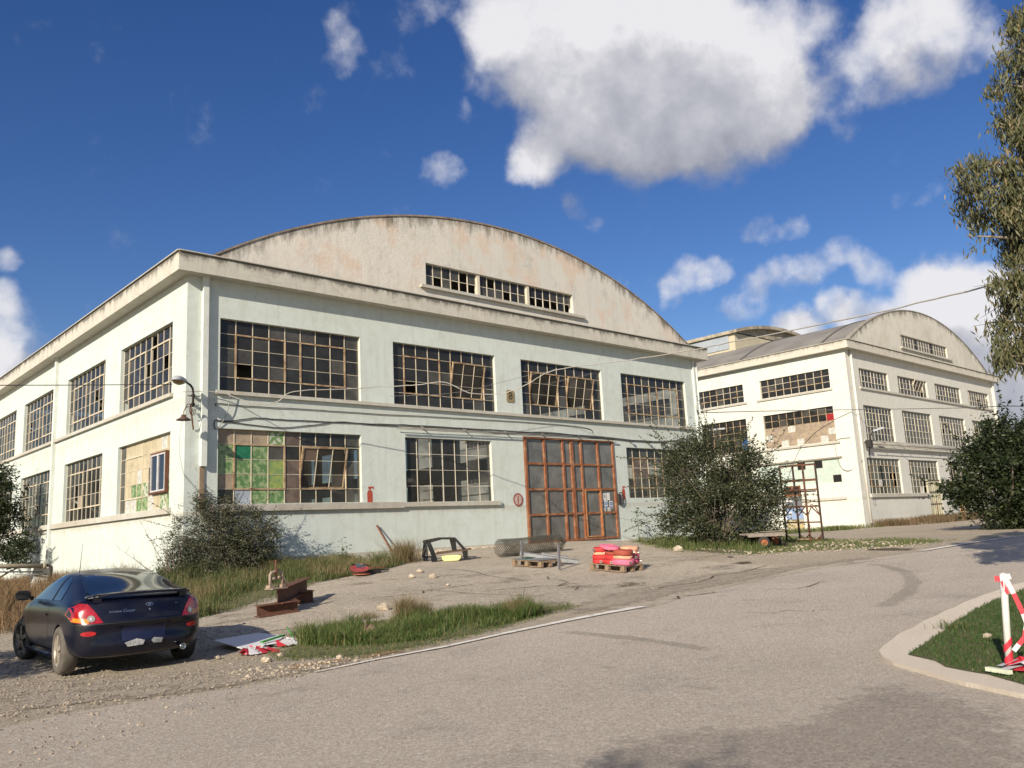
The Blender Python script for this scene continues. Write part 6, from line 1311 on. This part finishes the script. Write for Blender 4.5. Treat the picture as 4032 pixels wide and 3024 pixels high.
g2 = G(2204, 2246); m = MB(); channel(m, (g2.x, g2.y, g2.z+.03), (g2.x+.03, g2.y, g2.z+.68), .08, .07, .006, (1, 0, 0)); tag(m.build('metal_post', GALV), 'taller upright grey metal post in front of the profiles', 'metal post')
m = MB(); p_ = on(pB, -.1, .25, .2); m.obox(p_, .3, .2, .02); tag(m.build('plastic_sheet', simple('dark_green', (.01, .10, .06), .6)), 'small dark green sheet between pallet and profiles', 'sheet')
# chain-link roll
def XAT(px, py, Y): d = pdir(px, py); t = Y/d.y; return d.x*t
c0 = G(1968, 2198); RL = .30; xe = XAT(2205, 2190, c0.y); t = thing('chain_link_roll', 'roll of grey chain-link mesh lying in front of the orange doors', 'wire mesh roll', (c0.x, c0.y, c0.z))
LL = xe-c0.x; z1_ = TZ(xe, c0.y)-c0.z; m = MB(); r = random.Random(3)
print('roll', c0, LL, RL)
for ly, (Rr, nh) in enumerate(((RL, 19), (RL*.85, 15))):
    for sgn in (-1, 1):
        for k in range(nh):
            pts = []
            for j in range(int(LL/.06)+1):
                u = j*.06; an = 2*math.pi*k/nh+sgn*u/(Rr)*1.0+ly; rr_ = Rr*(1+.05*math.sin(u*3+an)); pts.append((u+r.uniform(-.004, .004), .05*math.sin(u*2)+rr_*math.cos(an), RL+rr_*math.sin(an)*(.95)+z1_*u/LL+.02))
            m.tube(pts, .0055, 3, cap=False)
for k in range(26):
    an = r.uniform(0, 6.3); pts = [(LL+.02+.1*r.random(), RL*r.random()*math.cos(an+j*.5), RL+RL*.9*r.random()*math.sin(an+j*.5)+z1_) for j in range(5)]; m.tube(pts, .005, 3, cap=False)
m.build('mesh', simple('weathered_wire', (.10, .095, .075), .7, .2, .3, 5), t)
# black pickup roll frame
c0 = G(1690, 2213); dF = hd(c0); az = math.atan2(c0.x, c0.y); t = thing('truck_roof_frame', 'black moulded truck roof frame with open sides standing on the apron by the wall', 'vehicle part', (c0.x, c0.y, c0.z), -az-.12)
s_ = .0027
def Q(x, y, dep=0): return Vector(((x-215)*s_, dep, (404-y)*s_+.0))
m = MB()
def slab(pts, y0, y1, mi=0):
    n = len(pts); m.add([(p_.x, y0, p_.z) for p_ in pts]+[(p_.x, y1, p_.z) for p_ in pts], [tuple(range(n))[::-1], tuple(range(n, 2*n))]+[(i, (i+1) % n, n+(i+1) % n, n+i) for i in range(n)], mi)
slab([Q(150, 140), Q(340, 114), Q(540, 122), Q(530, 150), Q(380, 142), Q(240, 172), Q(150, 180)], -.06, .22)
slab([Q(190, 165), Q(245, 168), Q(312, 340), Q(255, 345)], -.14, -.02)
slab([Q(140, 160), Q(180, 165), Q(160, 335), Q(112, 335)], .25, .38)
slab([Q(465, 135), Q(540, 128), Q(552, 280), Q(495, 285)], .12, .24)
slab([Q(515, 128), Q(545, 122), Q(680, 280), Q(640, 285)], -.10, .04)
slab([Q(130, 345), Q(190, 345), Q(185, 402), Q(135, 402)], .22, .4); slab([Q(245, 340), Q(315, 340), Q(318, 424), Q(255, 424)], -.2, -.04); slab([Q(620, 280), Q(690, 280), Q(690, 385), Q(640, 385)], -.08, .12)
m.bar(Q(115, 340, .33), Q(305, 345, -.12), .05, .05); m.bar(Q(150, 160, .3), Q(215, 168, -.08), .12, .08); m.bar(Q(175, 200, .26), Q(185, 335, .22), .06, .06)
m.build('frame', simple('black_gelcoat', (.008, .009, .013), .18, 0, .3, 8, coat=.5), t, bevel=.012)
W = wpos(t)
m = MB(); q = [W @ v for v in (Q(300, 322, -.3), Q(735, 283, -.1), Q(725, 270, .35), Q(300, 300, .4))]; q = [v+Vector((0, 0, .0)) for v in q]; m.add(q+[p_+Vector((0, 0, .025)) for p_ in q], [(3,2,1,0), (4,5,6,7), (0,1,5,4), (1,2,6,5), (2,3,7,6), (3,0,4,7)])
tag(m.build('plywood_board', simple('brown_board', (.14, .085, .05), .85, 0, .4, 8)), 'brown flat board resting across the black frame', 'board')
m = MB(); q = [(375, 345), (440, 335), (560, 335), (620, 345), (618, 372), (585, 405), (410, 408), (382, 385)]; n = len(q)
for k, (f_, y_) in enumerate(((.9, -.28), (1, -.24), (1, .0), (.9, .08))):
    for (x, y) in q: m.v.append(tuple(W @ Vector(((500+(x-500)*f_-215)*s_, y_, (404-(372+(y-372)*f_))*s_+.01))))
for k in range(3):
    for i in range(n): m.f.append((k*n+i, k*n+(i+1) % n, (k+1)*n+(i+1) % n, (k+1)*n+i)); m.m.append(0); m.sm.append(True)
m.f += [tuple(range(n))[::-1], tuple(range(3*n, 4*n))]; m.m += [0, 0]; m.sm += [False, False]
tag(m.build('plastic_tank', simple('pale_yellow_plastic', (.66, .62, .26), .5, 0, .15, 6)), 'pale yellow plastic tank lying under the brown board', 'plastic tank')
# red discs heap
c0 = G(1405, 2268); 
def disc_thing(label, dx, dy, dz, r_, tx, ty, col, cat='metal disc', sx=1):
    t = thing('metal_disc', label, cat, (c0.x+dx, c0.y+dy, c0.z+dz), group='discs piled beside the weeds'); t.matrix_basis = Matrix.Translation((c0.x+dx, c0.y+dy, c0.z+dz)) @ Matrix.Rotation(tx, 4, 'X') @ Matrix.Rotation(ty, 4, 'Y')
    m = MB(); m.lathe([(.0, .012), (.03, .02), (.05, .012), (r_*.93, .012), (r_, .022), (r_, 0), (.02, 0)], 30); m.build('plate', simple('disc_'+label.split()[0]+'_paint', col, .7, 0, .35, 9), t)
disc_thing('faded red round plate on top of the scrap heap', .0, -.15, .20, .27, .30, -.1, (.34, .06, .06))
disc_thing('orange round plate at the bottom of the scrap heap', .05, -.18, .05, .25, .06, 0, (.42, .14, .05)); disc_thing('rusty round plate second from the bottom of the scrap heap', .06, -.12, .09, .26, .12, .05, (.16, .06, .04)); disc_thing('dark round plate under the faded red one', .03, -.1, .14, .25, .2, 0, (.08, .05, .05))
m = MB(); 
for k in range(8):
    a0, a1 = k/8*math.pi*.8, (k+1)/8*math.pi*.8; f = lambda a, x: (c0.x+.05+x, c0.y+.05-.16*math.cos(a), c0.z+.24+.10*math.sin(a)); m.add([f(a0, -.12), f(a1, -.12), f(a1, .2), f(a0, .2)], [(0,1,2,3)], 0, True)
tag(m.build('bent_sheet', simple('slate_blue_sheet', (.10, .15, .18), .4, .2, .4, 9)), 'bent slate-blue metal sheet on the scrap heap', 'metal sheet')
for (lab, nm, a, b, w_, h_, cl) in (('flat orange strip on the scrap heap', 'metal_strip', (.1, -.1, .32), (.5, .12, .26), .1, .012, (.45, .17, .07)), ('flat red plate at the right end of the scrap heap', 'metal_strip', (.35, -.05, .2), (.95, .1, .18), .24, .012, (.40, .07, .06)), ('dark rusty bar pointing right from the scrap heap', 'metal_bar', (.2, -.15, .14), (1.1, .05, .1), .05, .04, (.05, .035, .03)), ('dark bracket piece in the scrap heap', 'metal_bar', (.25, -.1, .05), (.75, -.02, .1), .16, .12, (.04, .03, .028))):
    m = MB(); m.bar(c0+Vector(a), c0+Vector(b), w_, h_); tag(m.build(nm, simple(nm+lab[5:9].strip()+'_paint', cl, .8, 0, .4, 8)), lab, 'scrap metal')
# leaning rusty pole
gp = G(1565, 2205); tp = WP(1484, 2068, .1); m = MB(); m.tube([(gp.x, 25.3, TZ(gp.x, 25.3)), tp], .06, 8)
gp = WP(1555, 2200, .6); m = MB(); m.bar((gp.x, gp.y, TZ(gp.x, gp.y)), tp, .12, .05); tag(m.build('rusty_pole', simple('brown_rust_bar', (.20, .09, .065), .85, 0, .3, 5)), 'rusty brown post leaning against the hangar wall above the weeds', 'post')
# rusty beams
IB = RUST
def ibeam(name, label, a, b, h, w, upv=(0, 0, 1), tk=.014, boxed=False):
    a, b = Vector(a), Vector(b); d = (b-a).normalized(); s2 = d.cross(Vector(upv)).normalized(); u = s2.cross(d); m = MB()
    m.bar(a, b, tk if not boxed else w*.8, h-.03, 0, upv); m.bar(a+u*(h/2-.008), b+u*(h/2-.008), w, .016, 0, upv); m.bar(a-u*(h/2-.008), b-u*(h/2-.008), w, .016, 0, upv); return tag(m.build(name, IB), label, 'steel beam', 'rusty steel beams')
L0, L1 = G(1022, 2436), G(1182, 2417); L1 = Vector((L0.x+.86, L0.y-.02, TZ(L0.x+.86, L0.y)))
print('beam', L0, L1)
ibeam('steel_beam', 'short rusty I-beam lying lowest and nearest on the concrete', L0+Vector((0, .12, .13)), L1+Vector((0, .12, .12)), .22, .26)
u0 = L0+Vector((.38, .02, .38)); u1 = u0+Vector((1.6, 1.75, .10)); ibeam('steel_beam', 'long rusty I-beam resting on the others and pointing away', u0, u1, .29, .22)
bb = u0.lerp(u1, .62); bz = TZ(bb.x, bb.y); ibeam('steel_beam', 'short dark beam supporting the far end of the long one', (bb.x-.25, bb.y+.2, bz+.15), (bb.x+.45, bb.y+.1, bz+.16), .24, .22)
t = thing('pipe_vise', 'rusty screw vise with a tall yoke standing on the long beam', 'vise', u0+Vector((-.02, .02, .15)), .25); VM = frame_mat('chipped_vise', (.34, .26, .20), (.14, .065, .04), .08)
m = MB(); m.box((-.18, -.12, 0), (.2, .12, .02)); m.tube([(-.15, 0, .02), (-.15, 0, .27), (-.12, 0, .32), (-.04, 0, .335), (.08, 0, .335), (.14, 0, .31), (.16, 0, .26), (.16, 0, .02)], .026, 8); m.box((-.2, -.06, .02), (-.11, .06, .08)); m.box((.11, -.06, .02), (.2, .06, .08)); m.build('yoke', VM, t)
m = MB(); m.tube([(0, 0, .2), (0, 0, .56)], .022, 8); m.lathe([(.04, .32), (.045, .37), (.03, .39)], 12); m.build('screw', RUST, t)
m = MB(); m.tube([(-.17, 0, .53), (.16, .02, .56)], .011, 6); m.build('handle', RUST, t)
m = MB(); m.tube([(-.1, 0, .2), (-.01, 0, .21)], .03, 8); m.tube([(.03, 0, .22), (.12, 0, .22)], .032, 8); m.tube([(.17, 0, .22), (.23, 0, .15), (.26, 0, .04)], .022, 6); m.build('jaw', VM, t)
# hand cart
c0 = G(3013, 2158); az = math.atan2(c0.x, c0.y); t = thing('flatbed_cart', 'old wooden flat cart with orange-hubbed wheels beside the big bush', 'cart', (c0.x, c0.y, c0.z), -az+.25)
m = MB(); 
for k in range(6): m.obox((-.02+.02*math.sin(k*3), -.25+k*.17, .46+.01*math.sin(k*2)), 1.28+.05*math.sin(k*5), .15, .04, Matrix.Rotation(.03*math.sin(k*7), 3, 'Z'))
m.obox((0, -.3, .41), 1.2, .06, .07); m.obox((0, .55, .41), 1.2, .06, .07); m.obox((.3, .1, .53), .75, .2, .03, Matrix.Rotation(.3, 3, 'Z')); m.obox((.1, .2, .515), .6, .25, .02, Matrix.Rotation(-.1, 3, 'Z'), 1)
m.build('deck', [WOODG, simple('bleached_board', (.45, .40, .34), .85)], t)
m = MB(); m.tube([(-.12, -.33, .2), (-.12, .55, .2)], .02, 6)
for y in (-.2, .45): m.bar((-.12, y, .2), (-.12, y, .4), .08, .05)
m.box((.2, -.25, .28), (.26, .5, .4)); m.bar((.25, -.3, .38), (.4, -.3, .3), .03, .03); m.build('axle', RUST, t)
for (x, y) in ((-.12, -.38), (-.12, .6), (.5, .55)):
    w = bpy.data.objects.new('wheel', None); COL.objects.link(w); w.parent = t; w.matrix_basis = Matrix.Translation((x, y, .19))
    m = MB(); m.lathe([(.11, -.05), (.17, -.05), (.19, -.03), (.195, 0), (.19, .03), (.17, .05), (.11, .05)], 26, 'Y'); m.build('tyre', RUB, w)
    m = MB(); m.lathe([(0, -.035), (.03, -.05), (.035, -.03), (.11, -.035), (.115, -.05)], 20, 'Y'); m.lathe([(0, .035), (.11, .035)], 20, 'Y'); m.build('hub', simple('orange_hub', (.45, .14, .05), .7, 0, .4, 20), w)
# rusty scaffold tower
fd, fc = G(3240, 2134), G(3190, 2134); dS = (hd(fd)+hd(fc))/2; print('scaffold', fd, fc)
legs = []
for (px, dd_, yb) in ((3098, .75, 2120), (3150, .45, 2116), (3190, 0, 2134), (3241, -.1, 2134)):
    q = AT(px, 2120, dS+dd_); legs.append(Vector((q.x, q.y, TZ(q.x, q.y))))
H = (2133-1850)/FPX*dS*1.0; t = thing('scaffold_tower', 'tall rusty open angle-iron tower in front of the cream hangar', 'scaffold', legs[2]); inv = wpos(t).inverted(); base = legs[2]
def SP(i, f): return legs[i]+Vector((0, 0, H*f))
for i in range(4):
    m = MB(); m.bar(SP(i, 0), SP(i, 1), .06, .05); m.build('leg', RUST if i == 2 else simple('dark_rust', (.06, .035, .028), .85, 0, .4, 9), t).matrix_basis = inv
for f, w_ in ((1.0, .07), (.80, .08), (.675, .05), (.46, .06), (.255, .05)):
    m = MB()
    for a, b in ((0, 1), (1, 3), (0, 2), (2, 3)): m.bar(SP(a, f-.002*a), SP(b, f-.002*a), .05, w_)
    m.build('cross_rail', RUST, t).matrix_basis = inv
for i, j in ((0, 2), (1, 3), (2, 0), (3, 1), (2, 3), (3, 2)): 
    for a_, b_ in ((SP(i, .33), SP(i, .45).lerp(SP(j, .45), .35)), (SP(i, .1), SP(i, .0).lerp(SP(j, .0), .3)+Vector((0, 0, .04)))): m = MB(); m.bar(a_, b_, .04, .03); m.build('brace', RUST, t).matrix_basis = inv
m = MB(); a, b = SP(0, .655), SP(3, .65); m.bar(a.lerp(b, .2), a.lerp(b, .9), .25, .05); m.build('shelf_board', simple('black_board', (.02, .02, .02), .9), t).matrix_basis = inv
m = MB(); q = legs[2].lerp(legs[3], .3); m.obox(q+Vector((.1, .25, .12)), .9, .35, .05, Matrix.Rotation(-.9, 3, 'Z')); tag(m.build('timber_board', WOOD), 'dark board lying at the foot of the rusty tower', 'board')
# white post with barrier tape
TW = simple('white_tape', (.58, .57, .58), .5, 0, .15); TR = simple('red_tape', (.60, .03, .05), .45, 0, .1)
c0 = G(3978, 2658); c0.z += .055; top = AT(3951, 2272, hd(c0)); t = thing('barrier_post', 'white post wrapped in red and white barrier tape on the lawn corner', 'post', c0); rt_ = top-c0
m = MB(); m.tube([(0, 0, 0), rt_*.5, rt_], .030, 16); m.lathe([(.03, 0), (.034, .03), (.0, .04)], 12, 'Z', rt_); m.build('post', simple('white_plastic_pipe', (.60, .59, .54), .45, 0, .1, 6), t)
vr = Vector((math.cos(YAW+.5), -math.sin(YAW+.5), 0)); vf = Vector((math.sin(YAW+.5), math.cos(YAW+.5), 0))
def ribbon(name, pts, w, cols, parent, wdir=None, seed=0):
    rr = random.Random(seed); m = MB(); P2 = [Vector(p_) for p_ in pts]; n = len(P2)
    for i in range(n-1):
        d0_ = (P2[i+1]-P2[i]).normalized(); wd = [Vector(wdir) if wdir else Vector((rr.uniform(-1, 1), rr.uniform(-1, 1), rr.uniform(-.3, .3))) for _ in range(2)]
        if i: wa = last
        else: wa = (wd[0]-d0_*wd[0].dot(d0_)).normalized()
        wb = (wa+(wd[1].normalized()*.5 if not wdir else Vector((0, 0, 0)))); wb = (wb-d0_*wb.dot(d0_)).normalized(); last = wb
        m.add([P2[i]-wa*w/2, P2[i]+wa*w/2, P2[i+1]+wb*w/2, P2[i+1]-wb*w/2], [(0,1,2,3)], cols[i % len(cols)])
    return m.build(name, [TW, TR], parent)
def TP(u, f, dpt=-.035): return rt_*f+vr*u*.72+vf*dpt
m = MB()
for k, (f0, f1, cl) in enumerate(((.02, .16, 1), (.22, .30, 1), (.86, 1.0, 0))):
    n = 16; vs = []
    for j in range(n+1):
        an = 2*math.pi*j/n; o_ = vr*math.cos(an)*.036+vf*math.sin(an)*.036; sk = .05*math.cos(an); vs += [rt_*(f0+sk)+o_, rt_*(f1+sk)+o_]
    m.add(vs, [(2*j, 2*j+2, 2*j+3, 2*j+1) for j in range(n)], cl, True)
m.build('tape_wrap', [TW, TR], t)
ribbon('tape_end', [TP(.02, .99), TP(.05, .93), TP(.1, .82), TP(.15, .70), TP(.19, .60), TP(.22, .50), TP(.205, .42), TP(.19, .35), TP(.12, .27), TP(.06, .20)], .04, [0, 0, 1, 1, 0, 0, 1, 1, 0], t, tuple(vr))
ribbon('tape_end', [TP(-.02, .97), TP(.0, .9), TP(.04, .82)], .03, [1, 1], t, tuple(vr))
ribbon('tape_end', [TP(-.1, .985), TP(-.04, .985), TP(.02, 1.0), TP(.08, 1.01)], .05, [1, 0, 0], t, (0, 0, 1))
def crumple(name, label, c, sx, sy, h, seed, cols=(0, 1), cat='barrier tape', n=26):
    rr = random.Random(seed); m = MB(); 
    for k in range(n):
        p_ = Vector((c.x+rr.gauss(0, sx), c.y+rr.gauss(0, sy), c.z+.02)); a = rr.random()*6.3; L = rr.uniform(.08, .2); w_ = .07; d_ = Vector((math.cos(a), math.sin(a), 0)); s2 = Vector((-d_.y, d_.x, 0)); b_ = rr.uniform(.02, h)
        m.add([p_-d_*L-s2*w_, p_-d_*L+s2*w_, p_+s2*w_*.8+Vector((0, 0, b_)), p_-s2*w_*.9+Vector((0, 0, b_*.7)), p_+d_*L+s2*w_*.7+Vector((0, 0, b_*.2)), p_+d_*L-s2*w_+Vector((0, 0, .0))], [(0, 1, 2, 3), (3, 2, 4, 5)], rr.choice(cols))
    return tag(m.build(name, [TW, TR]), label, cat)
crumple('barrier_tape', 'crumpled red and white tape heap at the foot of the white post', c0+vr*.12, .06, .05, .10, 3, n=12)
crumple('barrier_tape', 'crumpled red and white tape heap in front of the white board', G(1005, 2575), .12, .05, .11, 4)
crumple('barrier_tape', 'small red and white tape scrap at the right end of the white board', G(1130, 2540), .09, .05, .1, 5, n=14)
a_, b_ = G(3893, 2674), G(3985, 2690); m = MB(); m.bar(a_+Vector((0, 0, .09)), b_+Vector((0, 0, .09)), .05, .035); tag(m.build('plastic_strip', simple('pale_green_white', (.62, .66, .50), .6, 0, .15, 9)), 'pale greenish strip lying at the foot of the white post', 'plastic strip')
# white board, green straps
q = [G(838, 2551), G(950, 2570), G(1090, 2548), G(1118, 2521), G(1022, 2507)]; q = [v+Vector((0, 0, .055)) for v in q]; n = 5; q[0].z += .05
m = MB(); m.add(q+[v+Vector((0, 0, .012)) for v in q], [tuple(range(n))[::-1], tuple(range(n, 2*n))]+[(i, (i+1) % n, n+(i+1) % n, n+i) for i in range(n)]); tag(m.build('white_board', simple('white_panel', (.72, .72, .74), .5, 0, .06, 3)), 'flat white board lying on the ground right of the car', 'board')
GS = simple('green_strap', (.03, .30, .04), .5, 0, .2)
a_, b_ = G(1030, 2556), G(1118, 2532); m = MB(); m.bar(a_+Vector((0, 0, .10)), b_+Vector((0, 0, .12)), .06, .02); tag(m.build('plastic_strap', GS), 'green plastic strip lying across the white board', 'plastic strip')
a_ = G(1155, 2512); b_ = AT(1130, 2472, hd(a_)); m = MB(); m.bar(a_+Vector((0, 0, .02)), b_, .055, .015); tag(m.build('plastic_strap', GS), 'green plastic strip sticking up at the left end of the grass', 'plastic strip')
# pipes at the far left
CP = simple('dull_cream_pipe', (.36, .31, .23), .7, 0, .3, 3, obj=False)
d1, d2 = 33, 33; a_, b_ = AT(-300, 2233, d1), AT(168, 2228, d2)
m = MB(); m.tube([a_, a_.lerp(b_, .5), b_], .075, 12); m.tube([b_, b_+Vector((.1, 0, 0))], .11, 12); tag(m.build('thick_pipe', CP), 'thick dull cream pipe running at knee height to the side wall', 'pipe')
m = MB(); c_ = AT(180, 2226, d2); e_ = AT(202, 2233, d2); f_ = AT(200, 2262, d2); g_ = AT(190, 2290, d2); m.tube([c_, c_.lerp(e_, .6)+Vector((0, 0, .03)), e_, f_, g_], .05, 8); m.lathe([(.12, -.01), (.135, 0), (.12, .01)], 16, 'Y', AT(163, 2222, d2)); tag(m.build('pipe_elbow', DARKM), 'dark valve elbow bending down at the end of the cream pipe', 'pipe fitting')
for (ya, yb, xa, xb, lb) in ((2254, 2251, -300, 168, 'upper of two thin pipes below the thick cream pipe'), (2262, 2262, 60, 186, 'lower of two thin pipes below the thick cream pipe')):
    m = MB(); m.tube([AT(xa, ya, d1+.1), AT(xb, yb, d2+.1)], .028, 6); tag(m.build('thin_pipe', simple('grey_thin_pipe', (.25, .25, .24), .6)), lb, 'pipe')
q = AT(160, 2262, d2+.4); gz_ = TZ(q.x, q.y); m = MB(); m.box((q.x-.25, q.y-.2, gz_-.1), (q.x+.3, q.y+.25, q.z+.25)); tag(m.build('concrete_pier', simple('white_pier', (.62, .60, .54), .85, 0, .15, 3), None, bevel=.02), 'short white concrete pier supporting the pipes at the left', 'pier')
